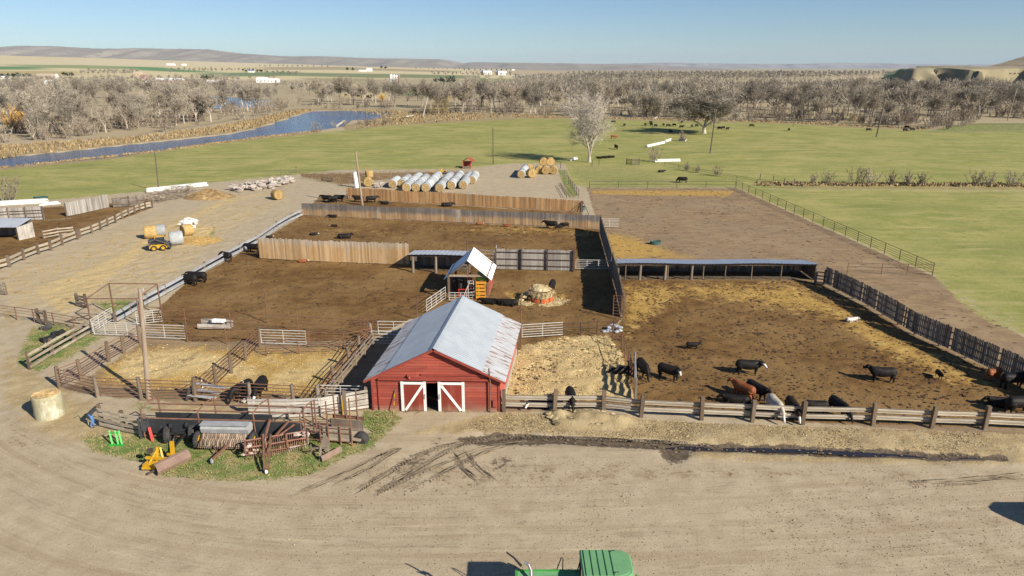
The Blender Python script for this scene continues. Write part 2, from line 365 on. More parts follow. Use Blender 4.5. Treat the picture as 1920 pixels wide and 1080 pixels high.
# ---- heights: hoof-pocked pens, river bed, road, hay ridge along the rails
near = np.clip((190-Y)/60, 0, 1)
Z = Z + near*m_manure*((vnoise(X, Y, .55)-.5)*.075 + (vnoise(X+50, Y, 1.6)-.5)*.06)
Z = Z + near*m_straw*((vnoise(X, Y, .6)-.4)*.22+(vnoise(X, Y+70, 1.5)-.4)*.16)
Z = Z + near*m_hay*((vnoise(X, Y, .6)-.4)*.10 + (vnoise(X, Y+9, 2.5)-.3)*.16)
Z = Z + near*m_rough*(vnoise(X, Y, .45)-.4)*.06
Z = Z - .10*m_mud_shade*near + .04*near*m_mud_shade*(vnoise(X, Y, .5)-.5)
Z = Z + near*(vnoise(X, Y, 5)-.5)*.05
hr = poly([(1030,775),(1110,772),(1180,786),(1150,800),(1050,796)], 12)
Z = Z + hr*(.40*(.3+vnoise(X, Y, .8))+.25*(vnoise(X+5, Y, .4)-.4))
Z = Z - 2.2*m_river
me = bpy.data.meshes.new('ground')
nx, ny = shape[1], shape[0]
me.vertices.add(nx*ny)
me.vertices.foreach_set('co', np.stack([X, Y, Z], 1).ravel())
ii = (np.arange(ny-1)[:, None]*nx + np.arange(nx-1)[None, :]).ravel()
quads = np.stack([ii, ii+1, ii+nx+1, ii+nx], 1)
me.loops.add(len(quads)*4); me.polygons.add(len(quads))
me.loops.foreach_set('vertex_index', quads.ravel())
me.polygons.foreach_set('loop_start', np.arange(len(quads))*4)
me.polygons.foreach_set('loop_total', np.full(len(quads), 4))
me.polygons.foreach_set('use_smooth', np.ones(len(quads), bool))
me.update(calc_edges=True)
def cattr(name, a, b, c, d=None):
    at_ = me.attributes.new(name, 'FLOAT_COLOR', 'POINT')
    at_.data.foreach_set('color', np.stack([a, b, c, d if d is not None else np.ones(len(a))], 1).astype(np.float32).ravel())
cattr('ma', m_manure, m_gold, m_green, np.ones(len(X)))
cattr('mb', m_mud_shade, m_straw, m_dry)
cattr('mc', m_hay, m_rough, m_bank)
cattr('md', far_a, m_wet, m_river)
q_ = Y-np.where(X < -9, .015*(X+9)**2, .0018*(X+9)**2)
ra_ = me.attributes.new('rq', 'FLOAT', 'POINT'); ra_.data.foreach_set('value', q_.astype(np.float32))
cattr('fc', FARC[:, 0], FARC[:, 1], FARC[:, 2])
ground = bpy.data.objects.new('ground', me); COL.objects.link(ground); ground['kind'] = 'structure'

def ground_mat():
    m, nt, b = newmat('ground_mat')
    pos = nd(nt, 'ShaderNodeNewGeometry').outputs['Position']
    flat = nd(nt, 'ShaderNodeMapping', {'Vector': pos, 'Scale': (1, 1, 0)}).outputs[0]
    streak = nd(nt, 'ShaderNodeMapping', {'Vector': pos, 'Scale': (.16, 1, 0), 'Rotation': (0, 0, .05)}).outputs[0]
    def at_(n):
        a = nd(nt, 'ShaderNodeAttribute', attribute_name=n).outputs['Color']
        return nd(nt, 'ShaderNodeSeparateColor', {0: a}).outputs
    A, B, C, D = at_('ma'), at_('mb'), at_('mc'), at_('md')
    fc = nd(nt, 'ShaderNodeAttribute', attribute_name='fc').outputs['Color']
    nL = noise(nt, flat, .11, 5, .6); nM = noise(nt, flat, .8, 5, .62); nF = noise(nt, flat, 3.2, 4, .65); nX = noise(nt, flat, 11, 3, .6)
    nS = noise(nt, streak, 1.6, 5, .6); nG = noise(nt, nd(nt, 'ShaderNodeMapping', {'Vector': pos, 'Scale': (.45, 1, 0)}).outputs[0], .9, 6, .7)
    edge = math_(nt, 'ADD', math_(nt, 'MULTIPLY', nM, .45), math_(nt, 'MULTIPLY', nF, .55))   # 0..1 about .5
    edge = math_(nt, 'SUBTRACT', edge, .5)
    def mask(s, amp=1.6, lo=.36, hi=.64):
        e = math_(nt, 'MULTIPLY', edge, amp)
        inside = math_(nt, 'MULTIPLY', math_(nt, 'MINIMUM', math_(nt, 'MULTIPLY', s, 8), 1.0, True), e)
        return ramp01(nt, math_(nt, 'ADD', s, inside), lo, hi)
    def two(c1, c2, n, lo=.38, hi=.62): return mixc(nt, ramp01(nt, n, lo, hi), c1, c2)
    # yard: pale packed dirt, wheel-streaked
    col = two((.425,.347,.235), (.365,.293,.193), nM, .35, .68)
    col = mixc(nt, math_(nt, 'MULTIPLY', ramp01(nt, noise(nt, nd(nt, 'ShaderNodeMapping', {'Vector': pos, 'Scale': (.05, .8, 0), 'Rotation': (0, 0, -.04)}).outputs[0], 1.0, 6, .7), .52, .72), .3), col, (.33,.26,.17))
    col = mixc(nt, math_(nt, 'MULTIPLY', ramp01(nt, nL, .5, .7), .5), col, (.44,.365,.24))
    col = mixc(nt, math_(nt, 'MULTIPLY', ramp01(nt, nF, .60, .74), .55), col, (.25,.20,.14))
    rq = nd(nt, 'ShaderNodeAttribute', attribute_name='rq').outputs['Fac']
    sx_ = nd(nt, 'ShaderNodeSeparateXYZ', {0: pos}).outputs[0]
    rv_ = nd(nt, 'ShaderNodeCombineXYZ', {0: math_(nt, 'MULTIPLY', sx_, .045), 1: rq}).outputs[0]
    sy_ = nd(nt, 'ShaderNodeSeparateXYZ', {0: pos}).outputs[1]
    rfade = ramp01(nt, sy_, 52, 38)
    r1, r2 = noise(nt, rv_, .9, 5, .6), noise(nt, rv_, 2.6, 4, .6)
    col = mixc(nt, math_(nt, 'MULTIPLY', math_(nt, 'MULTIPLY', ramp01(nt, r1, .48, .68), rfade), .8), col, (.325,.25,.158))
    col = mixc(nt, math_(nt, 'MULTIPLY', math_(nt, 'MULTIPLY', ramp01(nt, r2, .54, .74), rfade), .6), col, (.30,.23,.148))
    col = mixc(nt, math_(nt, 'MULTIPLY', math_(nt, 'MULTIPLY', ramp01(nt, r2, .42, .28), rfade), .5), col, (.52,.425,.28))
    rut = math_(nt, 'ABSOLUTE', math_(nt, 'SUBTRACT', noise(nt, rv_, 1.3, 2, .5), .52))
    col = mixc(nt, math_(nt, 'MULTIPLY', math_(nt, 'MULTIPLY', ramp01(nt, rut, .022, .004), ramp01(nt, nM, .42, .6)), math_(nt, 'MULTIPLY', rfade, .5)), col, (.24,.185,.12))
    col = mixc(nt, math_(nt, 'MULTIPLY', ramp01(nt, noise(nt, flat, 6.0, 3, .7), .56, .70), .5), col, (.22,.17,.11))
    col = mixc(nt, math_(nt, 'MULTIPLY', ramp01(nt, noise(nt, flat, .5, 6, .7), .52, .66), .45), col, (.33,.255,.16))
    nP0 = noise(nt, flat, .16, 6, .75)
    # open dry pen
    c = two((.30,.208,.117), (.222,.152,.086), nG)
    c = mixc(nt, math_(nt, 'MULTIPLY', ramp01(nt, nP0, .50, .66), .6), c, (.33,.25,.15))
    c = mixc(nt, math_(nt, 'MULTIPLY', ramp01(nt, nP0, .46, .34), .5), c, (.135,.098,.066))
    c = mixc(nt, math_(nt, 'MULTIPLY', ramp01(nt, nL, .45, .65), .5), c, (.26,.195,.125))
    c = mixc(nt, ramp01(nt, nF, .58, .70), c, (.105,.072,.046))
    col = mixc(nt, mask(B[2]), col, c)
    # pasture
    nP = noise(nt, flat, .22, 6, .72)
    c = two((.225,.235,.062), (.34,.305,.105), nP, .38, .60)
    c = mixc(nt, math_(nt, 'MULTIPLY', ramp01(nt, nL, .42, .66), .7), c, (.185,.208,.055))
    c = mixc(nt, math_(nt, 'MULTIPLY', ramp01(nt, nF, .52, .72), .6), c, (.40,.345,.155))
    c = mixc(nt, math_(nt, 'MULTIPLY', ramp01(nt, noise(nt, nd(nt, 'ShaderNodeMapping', {'Vector': pos, 'Scale': (.10, .5, 0), 'Rotation': (0,0,.12)}).outputs[0], 1.0, 5, .65), .52, .64), .6), c, (.38,.33,.135))
    c = mixc(nt, math_(nt, 'MULTIPLY', ramp01(nt, noise(nt, flat, .035, 5, .65), .50, .62), .55), c, (.375,.325,.125))
    c = mixc(nt, math_(nt, 'MULTIPLY', ramp01(nt, nP, .60, .70), .6), c, (.14,.16,.05))
    c = mixc(nt, math_(nt, 'MULTIPLY', ramp01(nt, nM, .56, .68), .5), c, (.145,.165,.048))
    c = mixc(nt, math_(nt, 'MULTIPLY', ramp01(nt, noise(nt, streak, .22, 4, .6), .52, .7), .45), c, (.12,.155,.045))
    col = mixc(nt, mask(A[2], 2.2), col, c)
    # rough grass among the machines
    c = two((.135,.19,.048), (.34,.275,.13), nM, .42, .62)
    c = mixc(nt, math_(nt, 'MULTIPLY', ramp01(nt, nF, .5, .7), .6), c, (.085,.115,.035))
    col = mixc(nt, mask(C[1], 2.2), col, c)
    # old hay strewn
    c = two((.42,.33,.185), (.335,.25,.135), nM, .36, .62)
    c = mixc(nt, math_(nt, 'MULTIPLY', ramp01(nt, nF, .54, .7), .8), c, (.47,.36,.17))
    c = mixc(nt, ramp01(nt, nX, .62, .74), c, (.13,.095,.05))
    col = mixc(nt, mask(C[0], 1.8), col, c)
    # pens: trampled manure
    c = two((.126,.066,.022), (.19,.108,.037), nM, .36, .64)
    c = mixc(nt, math_(nt, 'MULTIPLY', ramp01(nt, nL, .42, .62), .7), c, (.25,.155,.062))
    c = mixc(nt, math_(nt, 'MULTIPLY', ramp01(nt, nF, .55, .68), .8), c, (.055,.032,.016))
    c = mixc(nt, math_(nt, 'MULTIPLY', ramp01(nt, nX, .60, .72), .5), c, (.29,.19,.08))
    col = mixc(nt, mask(A[0]), col, c)
    # straw thinly over manure
    c = two((.50,.325,.095), (.31,.185,.048), nF, .4, .62)
    c = mixc(nt, math_(nt, 'MULTIPLY', ramp01(nt, nX, .55, .7), .8), c, (.11,.06,.022))
    c = mixc(nt, math_(nt, 'MULTIPLY', ramp01(nt, nM, .55, .7), .4), c, (.54,.40,.17))
    col = mixc(nt, mask(A[1], 2.4, .42, .72), col, c)
    # deep pale straw
    c = two((.56,.43,.22), (.46,.335,.15), nF, .38, .6)
    c = mixc(nt, ramp01(nt, nM, .56, .70), c, (.27,.185,.085))
    c = mixc(nt, math_(nt, 'MULTIPLY', ramp01(nt, nX, .58, .72), .6), c, (.17,.11,.05))
    col = mixc(nt, mask(B[1], 2.0), col, c)
    # mud, and the painted shade on the shed floors
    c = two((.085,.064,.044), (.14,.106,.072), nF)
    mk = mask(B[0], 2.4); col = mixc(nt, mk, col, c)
    # river banks and far fields
    c = two((.34,.265,.14), (.26,.20,.11), nM)
    col = mixc(nt, mask(C[2], 1.0), col, c)
    fvar = math_(nt, 'ADD', .80, math_(nt, 'MULTIPLY', noise(nt, nd(nt, 'ShaderNodeMapping', {'Vector': pos, 'Scale': (.25, 1, 0)}).outputs[0], .03, 6, .65), .4))
    fcm = mixc(nt, 1.0, fc, nd(nt, 'ShaderNodeCombineColor', {0: fvar, 1: fvar, 2: fvar}).outputs[0], 'MULTIPLY')
    col = mixc(nt, D[0], col, fcm)
    col = mixc(nt, D[2], col, (.09,.07,.045))
    fine = math_(nt, 'ADD', .36, math_(nt, 'MULTIPLY', math_(nt, 'ADD', math_(nt, 'ADD', nX, nF), noise(nt, flat, 28, 2, .6)), .43))
    cc = nd(nt, 'ShaderNodeCombineColor', {0: fine, 1: fine, 2: fine}).outputs[0]
    col = mixc(nt, 1.0, col, cc, 'MULTIPLY')
    nt.links.new(col, b.inputs['Base Color'])
    wet = mask(D[1], 1.2)
    rgh = math_(nt, 'SUBTRACT', .95, math_(nt, 'MULTIPLY', wet, .80))
    nt.links.new(rgh, b.inputs['Roughness'])
    b.inputs['Specular IOR Level'].default_value = .15
    hgt = math_(nt, 'ADD', math_(nt, 'MULTIPLY', nF, .6), math_(nt, 'MULTIPLY', nX, .3))
    loose = math_(nt, 'ADD', math_(nt, 'ADD', A[0], B[1]), math_(nt, 'ADD', C[0], math_(nt, 'ADD', C[1], A[1])))
    st = math_(nt, 'ADD', .22, math_(nt, 'MULTIPLY', math_(nt, 'MINIMUM', loose, 1.0), .6))
    st = math_(nt, 'MULTIPLY', st, math_(nt, 'SUBTRACT', 1.0, wet))
    bn = nd(nt, 'ShaderNodeBump', {'Strength': st, 'Distance': .14, 'Height': hgt})
    nt.links.new(bn.outputs[0], b.inputs['Normal'])
    return m
me.materials.append(ground_mat())

# ---- water
def water_mat():
    m, nt, b = newmat('river_water_mat')
    pos = nd(nt, 'ShaderNodeNewGeometry').outputs['Position']
    b.inputs['Base Color'].default_value = (.018,.045,.10,1); b.inputs['Roughness'].default_value = .12
    n = noise(nt, nd(nt, 'ShaderNodeMapping', {'Vector': pos, 'Scale': (1, .5, 1)}).outputs[0], .8, 5, .6)
    n2 = noise(nt, pos, .05, 3, .6)
    nt.links.new(mixc(nt, ramp01(nt, n2, .4, .62), (.03,.085,.19,1), (.06,.10,.17,1)), b.inputs['Base Color'])
    bn = nd(nt, 'ShaderNodeBump', {'Strength': .9, 'Distance': .6, 'Height': n})
    nt.links.new(bn.outputs[0], b.inputs['Normal'])
    return m
M['water'] = water_mat()
for nm, rows in (('river_water', [(-400,300,365),(0,288,322),(250,262,300),(480,232,268),(560,206,252),(640,200,246),(760,200,232)]), ('slough_water', [(320,174,208),(420,172,210),(525,176,208)])):
    mb = MB(); vs = []
    for px, ya, yb_ in rows: vs += [at(px, ya, -.2), at(px, yb_, -.2)]
    mb.add(vs, [(2*i, 2*i+1, 2*i+3, 2*i+2) for i in range(len(rows)-1)])
    w = mb.build(nm, M['water']); w['kind'] = 'structure'
# puddle water in the wheel ruts
M['puddle'] = pmat('puddle', (.030,.026,.026), (.022,.02,.022), 1, rough=.06, spec=.5, fine=0)
def puddle(pts, z=.0):
    mb = MB(); mb.add([at(x, y, -.035) for x, y in pts], [tuple(range(len(pts)))][::-1]); o = mb.build('puddle_water', M['puddle']); o['kind'] = 'structure'
puddle([(1242,841),(1290,843),(1340,845),(1330,839),(1280,836)])
puddle([(1352,846),(1440,848),(1530,851),(1620,856),(1690,858),(1740,858),(1700,853),(1600,847),(1500,842),(1420,840),(1360,840)])
puddle([(1796,861),(1850,864),(1880,863),(1860,859),(1815,857)])
# ================================================================ BARN
def corr_mat(name, base, base2, rust=None, stain=(.55,.7), rough=.45, metal=.35, sscale=1.0, sstretch=(1,1,1)):
    return pmat(name, base, base2, .8, rough=rough, metal=metal, c3=rust, stain=stain, sscale=sscale, sstretch=sstretch, fine=.08, vamt=.12)
M['roof_metal'] = corr_mat('roof_metal', (.44,.475,.50), (.39,.425,.455), (.40,.40,.39), (.60,.8), .5, .2)
M['roof_old'] = corr_mat('roof_old', (.50,.51,.52), (.44,.44,.44), (.25,.145,.11), (.50,.62), .6, .15, 1.5, (.22,2.4,1))
M['roof_white'] = corr_mat('roof_white', (.80,.81,.80), (.76,.77,.77), None, rough=.5, metal=.05)
M['roof_blue'] = corr_mat('roof_blue', (.40,.45,.53), (.34,.385,.46), None, rough=.4, metal=.3)
M['roof_grey'] = corr_mat('roof_grey', (.52,.54,.56), (.46,.48,.50), (.33,.28,.25), (.6,.74), .45, .3)
M['red_siding'] = pmat('red_siding', (.325,.070,.045), (.265,.055,.037), 1.2, stretch=(.35,.35,2.5), vamt=.28, c3=(.24,.085,.06), stain=(.52,.70), bump=.004, rough=.8, zfade=(.6,.0,(.30,.17,.11),.7))
M['red_faded'] = pmat('red_faded', (.47,.13,.085), (.40,.095,.06), .8, vamt=.3, c3=(.52,.33,.27), stain=(.52,.72), rough=.85, zfade=(.1,1.0,(.44,.10,.06),.7))
M['red_door'] = pmat('red_door', (.265,.042,.026), (.205,.034,.022), 1.6, stretch=(2,2,.3), vamt=.3, c3=(.24,.07,.05), stain=(.54,.68), rough=.8, zfade=(.6,.0,(.27,.14,.09),.7))
M['red_trim'] = pmat('red_trim', (.31,.062,.042), (.26,.05,.035), 2, vamt=.2, rough=.75)
FL = V(-9.36, 42.38, 0); BU = V(8.55, -.22, 0).normalized(); BV = V(.11, 1, 0).normalized()
BW, BL, EH, RH = 8.55, 10.3, 2.40, 4.5
def bw(s, t, z): return FL + BU*s + BV*t + V(0, 0, z)
barn = thing('barn', 'red wooden barn with pale metal roof and white-framed sliding doors', 'barn', bw(BW/2, BL/2, 0))
def gable_w(z):   # how far the gable reaches at height z
    if z <= EH: return 0.0, BW
    k = (z-EH)/(RH-EH)*BW/2
    return k, BW-k
mb = MB(); n = 22; dz = RH/n
D0, D1, DH = 2.12, 6.12, 2.16
for i in range(n):
    z0, z1 = i*dz, (i+1)*dz
    a0, b0 = gable_w(z0); a1, b1 = gable_w(z1)
    segs = [((a0, b0), (a1, b1))]
    if z1 <= DH+.05: segs = [((a0, D0), (a1, D0)), ((D1, b0), (D1, b1))]
    for (l0, r0), (l1, r1) in segs:
        cut = [l0]; 
        while cut[-1] < r0-3.4: cut.append(cut[-1]+R.uniform(2.2, 3.3))
        cut.append(r0)
        for q in range(len(cut)-1):
            ca, cb = cut[q], cut[q+1]
            ta = l1 if q == 0 else ca; tb = r1 if q == len(cut)-2 else cb
            if tb-ta < .02: continue
            g = .004
            vs = [bw(ca+g,-.065,z0), bw(cb-g,-.065,z0), bw(tb-g,-.02,z1), bw(ta+g,-.02,z1), bw(ca+g,.02,z0), bw(cb-g,.02,z0), bw(tb-g,.02,z1), bw(ta+g,.02,z1)]
            mb.add(vs, [(0,1,2,3),(4,7,6,5),(0,4,5,1),(3,2,6,7),(0,3,7,4),(1,5,6,2)])
mb.build('front_wall', M['red_siding'], barn)
mb = MB()   # side and rear walls
for i in range(12):
    z0, z1 = i*EH/12, (i+1)*EH/12
    for s, o in ((0, -1), (BW, 1)):
        q = R.uniform(3, 8)
        for ta, tb in ((.03, q), (q, BL)):
            vs = [bw(s+o*.045,ta,z0), bw(s+o*.045,tb,z0), bw(s+o*.02,tb,z1), bw(s+o*.02,ta,z1), bw(s-o*.02,ta,z0), bw(s-o*.02,tb,z0), bw(s-o*.02,tb,z1), bw(s-o*.02,ta,z1)]
            mb.add(vs, [(0,1,2,3),(4,7,6,5),(0,4,5,1),(3,2,6,7),(0,3,7,4),(1,5,6,2)])
mb.add([bw(.02,BL,0), bw(BW-.02,BL,0), bw(BW-.02,BL,EH), bw(BW/2,BL,RH), bw(.02,BL,EH)], [(4,3,2,1,0)])
mb.build('side_wall', M['red_faded'], barn)['label'] = 'sun-faded pinkish red side walls'
for s in (BW+.07, -.07): mb = MB(); mb.beam(bw(s,.1,.17), bw(s,BL-.1,.17), .10, .34); mb.build('foundation', M['concrete'], barn)
# roof: real corrugation running down each slope; the lowest run of sheets is old and rusty
OV, OF = .42, .38
def slope_pt(side, f, t, h=0):
    """f 0 ridge .. 1 eave edge"""
    run = BW/2+OV; drop = (RH-EH)/(BW/2)*run
    nrm = V(0,0,1)
    s = BW/2 + side*run*f
    return bw(s, t, RH+.10 - drop*f + h)
def roof_sheet(name, mat, side, f0, f1, lift, T0=-OF, T1=BL+.35, amp=.016, pitch=.26):
    mb = MB(); nt_ = int((T1-T0)/pitch*6); vs = []
    for j in range(nt_+1):
        t = T0+(T1-T0)*j/nt_; h = amp*math.sin(2*math.pi*(t-T0)/pitch)+lift
        vs += [slope_pt(side, f0, t, h), slope_pt(side, (f0+f1)/2, t, h+.004*math.sin(t*2.3)), slope_pt(side, f1, t, h)]
    fs = []
    for j in range(nt_):
        for k in (0, 1):
            q = (j*3+k, j*3+k+1, j*3+k+4, j*3+k+3)
            fs.append(q if side < 0 else q[::-1])
    mb.add(vs, fs, r=R.random())
    return mb.build(name, mat, barn)
for side in (-1, 1):
    roof_sheet('roof_sheet', M['roof_metal'], side, 0.01, .68 if side > 0 else .70, .03)
    o = roof_sheet('roof_sheet', M['roof_old'], side, .665 if side > 0 else .685, 1.0, .0); o['label'] = 'older rust-streaked lower roof sheets'
mb = MB()
for side in (-1, 1):
    mb.add([slope_pt(side,0,-OF-.03,.075), slope_pt(side,.055,-OF-.03,.06), slope_pt(side,.055,BL+.37,.06), slope_pt(side,0,BL+.37,.075)], [(0,1,2,3) if side < 0 else (3,2,1,0)])
mb.build('ridge_cap', M['roof_metal'], barn)
for side in (-1, 1):
    mb = MB(); mb.beam(slope_pt(side,.01,-OF+.02,-.09), slope_pt(side,1.0,-OF+.02,-.09), .04, .15); mb.build('barge_board', M['red_trim'], barn)
    mb = MB(); mb.beam(slope_pt(side,.985,-OF+.06,-.07), slope_pt(side,.985,BL+.3,-.07), .04, .10); mb.build('fascia_board', M['plank'], barn)
# two sliding doors
def sdoor(s0, s1, diag):
    d = MB(); nb = 9; w = (s1-s0)/nb
    for i in range(nb): d.beam(bw(s0+(i+.5)*w,-.16,.06), bw(s0+(i+.5)*w,-.16,2.16), w-.008, .035, up=BV)
    d = d.build('sliding_door', M['red_door'], barn)
    fr = MB()
    for a in (s0+.10, s1-.10): fr.beam(bw(a,-.20,.04), bw(a,-.20,2.2), .19, .03, up=BV)
    fr.beam(bw(s0+.20,-.198,2.08), bw(s1-.20,-.198,2.08), .03, .17)
    p, q = ((s0+.27, .10), (s1-.23, 1.93)) if diag > 0 else ((s0+.23, 1.93), (s1-.27, .10))
    fr.beam(bw(p[0],-.203,p[1]), bw(q[0],-.203,q[1]), .03, .17)
    fr.build('door_frame', M['white'], d)
    h = MB(); hs = s1-.10 if diag > 0 else s0+.10
    h.tube([bw(hs,-.21,.95), bw(hs,-.27,1.0), bw(hs,-.27,1.25), bw(hs,-.21,1.3)], .018, 5); h.build('door_handle', M['dark'], d)
sdoor(1.98, 3.68, 1); sdoor(4.46, 6.24, -1)
mb = MB(); mb.beam(bw(.5,-.16,2.34), bw(7.95,-.16,2.34), .12, .13); mb.build('door_track', M['red_trim'], barn)
mb = MB(); mb.beam(bw(3.35,-.10,2.66), bw(7.5,-.10,2.66), .06, .13); mb.build('trim_board', M['red_trim'], barn)
mb = MB(); mb.beam(bw(.46,-.09,.02), bw(.46,-.09,2.26), .07, .06, up=BV); mb.build('trim_board', M['red_trim'], barn)
for s in (.05, BW-.05):
    mb = MB(); mb.beam(bw(s,-.075,.02), bw(s,-.075,EH-.08), .12, .05, up=BV); mb.build('corner_board', M['red_trim'], barn)
mb = MB(); mb.box(bw(2.6,-.13,2.60), (.3,.18,.12)); mb.tube([bw(2.6,-.2,2.58), bw(2.6,-.27,2.42)], [.05,.11], 8); mb.build('yard_lamp', M['red_trim'], barn)
mb = MB(); mb.box(bw(BW-.3,-.11,.62), (.30,.12,.46)); mb.build('meter_box', M['red_trim'], barn)
mb = MB(); mb.tube([bw(7.92,-.2,0), bw(7.94,-.22,2.2), bw(7.9,-.45,3.3)], .05, 7); mb.build('service_mast', M['rust'], barn)
mb = MB(); mb.add([bw(0.1,.1,.012), bw(BW-.1,.1,.012), bw(BW-.1,BL-.1,.012), bw(.1,BL-.1,.012)], [(0,1,2,3)]); mb.build('barn_floor', M['post'], barn)
# leaning stick
st = MB(); a, b = bw(1.50,-.45,0), bw(1.56,-.08,1.55)
for k in range(6): st.beam(a.lerp(b,k/6), a.lerp(b,(k+1)/6), .045, .045, mi=k % 2)
tag(st.build('marker_stick', [M['yellow'], M['post']]), 'yellow and brown stick leaning against the red barn front', 'stick')

# ================================================================ SHELTERS
def gable_roof(parent, o, u, v, hw, L, ez, rz_, over, mat, amp=.02, pitch=.3):
    for side in (-1, 1):
        mb = MB(); vs = []; n = int(L/pitch*4)
        for j in range(n+1):
            t = -L*0+L*j/n; h = amp*(1 if (j % 4) < 1 else 0)
            for f in (0, 1):
                s = side*(hw+over)*f; z = rz_-(rz_-ez)/hw*(hw+over)*f
                vs.append(o+u*s+v*t+V(0,0,z+h))
        fs = [(j*2, j*2+1, j*2+3, j*2+2) if side < 0 else (j*2+2, j*2+3, j*2+1, j*2) for j in range(n)]
        mb.add(vs, fs); mb.build('roof_sheet', mat, parent)
# chute shelter
cs_o = V(-4.35, 66.0, 0); cs_u = V(1, -.03, 0).normalized(); cs_v = V(.07, 1, 0).normalized()
def cw(s, t, z): return cs_o+cs_u*s+cs_v*t+V(0,0,z)
shel = thing('chute_shelter', 'open timber shelter with steep white gable roof behind the red barn', 'shelter', cs_o)
CW, CLn, CE, CR = 1.92, 4.6, 2.45, 4.05
gable_roof(shel, cw(0,-.45,0), cs_u, cs_v, CW, CLn+.9, CE, CR, .45, M['roof_white'])
for s in (-CW, CW):
    for t in (0, CLn/2, CLn):
        mb = MB(); mb.beam(cw(s,t,0), cw(s,t,CE-.02), .22, .22); mb.build('post', M['rust'] if s > 0 and t == 0 else M['post'], shel)
    mb = MB(); mb.beam(cw(s,-.3,CE-.07), cw(s,CLn+.3,CE-.07), .12, .2); mb.build('eave_beam', M['post'], shel)
for t in (0, CLn):
    mb = MB(); mb.beam(cw(-CW,t-.13,CE), cw(CW,t-.13,CE), .1, .2); mb.build('tie_beam', M['pole'], shel)
    mb = MB(); mb.beam(cw(0,t-.12,CE), cw(0,t-.12,CR-.12), .14, .14)
    for s in (-1, 1): mb.beam(cw(s*CW,t-.10,CE), cw(0,t-.10,CR-.07), .1, .14)
    mb.build('gable_truss', M['post'], shel)
mb = MB()
for k in range(3): mb.beam(cw(CW+.1,.1,.5+k*.5), cw(CW+.1,CLn,.5+k*.5), .05, .3)
mb.build('side_board', M['red_faded'], shel)
# squeeze chute standing inside it
ch = thing('cattle_chute', 'cattle squeeze chute with red, lime green and white steel frames under the shelter', 'cattle chute', cw(.2,.6,0))
mb = MB()
for x in (-.1, .75):
    for t in (.5, 1.7, 2.9): mb.beam(cw(x,t,0), cw(x,t,2.0), .08, .08)
    for z in (.4, 1.1, 1.95): mb.beam(cw(x,.5,z), cw(x,2.9,z), .07, .07)
mb.build('chute_frame', M['red_paint'], ch)
mb = MB()
for k in range(5): mb.beam(cw(.78,.48,.25+k*.35), cw(1.6,.48,.25+k*.35), .05, .12)
mb.beam(cw(.78,.48,1.9), cw(1.62,.48,2.0), .07, .22); mb.beam(cw(1.6,.48,1.35), cw(1.6,.48,2.3), .35, .06)
mb.box(cw(1.25,1.4,2.05), (.9,.9,.5)); mb.build('squeeze_side', M['lime'], ch)
mb = MB()
for z in (.3,.6,.9,1.2,1.5,1.8): mb.beam(cw(-.05,.4,z), cw(.5,.4,z), .05, .05)
for x in (-.05, .5): mb.beam(cw(x,.4,0), cw(x,.4,1.9), .06, .06)
mb.beam(cw(-.55,.2,.1), cw(.2,.35,1.9), .06, .06)
mb.build('ladder_frame', M['white_steel'], ch)
mb = MB(); mb.beam(cw(-1.0,.3,.9), cw(-.1,.3,.9), .06, .08); mb.beam(cw(-1.0,.3,.3), cw(-.1,.3,.3), .06, .08); mb.beam(cw(-1.0,.3,0), cw(-1.0,.3,.94), .06, .08); mb.build('head_gate', M['red_paint'], ch)
mb = MB(); mb.box(cw(-1.2,2.2,.8), (1.0,1.6,1.6)); mb.tube([cw(-.9,1,.2), cw(-.9,1,1.7)], .25, 10); mb.build('dark_panel', M['dark'], ch)
og = thing('slatted_gate', 'bright orange slatted gate on the right side of the chute shelter', 'gate', cw(1.25,-.2,0))
for k in range(5):
    mb = MB(); mb.beam(cw(.78,-.2,.28+k*.37), cw(1.74,-.2,.28+k*.37), .04, .24); mb.build('gate_slat', M['orange'], og)
mb = MB()
for x in (.8, 1.72): mb.beam(cw(x,-.16,.05), cw(x,-.16,1.95), .06, .04, up=(0,1,0))
mb.build('gate_frame', M['orange'], og)

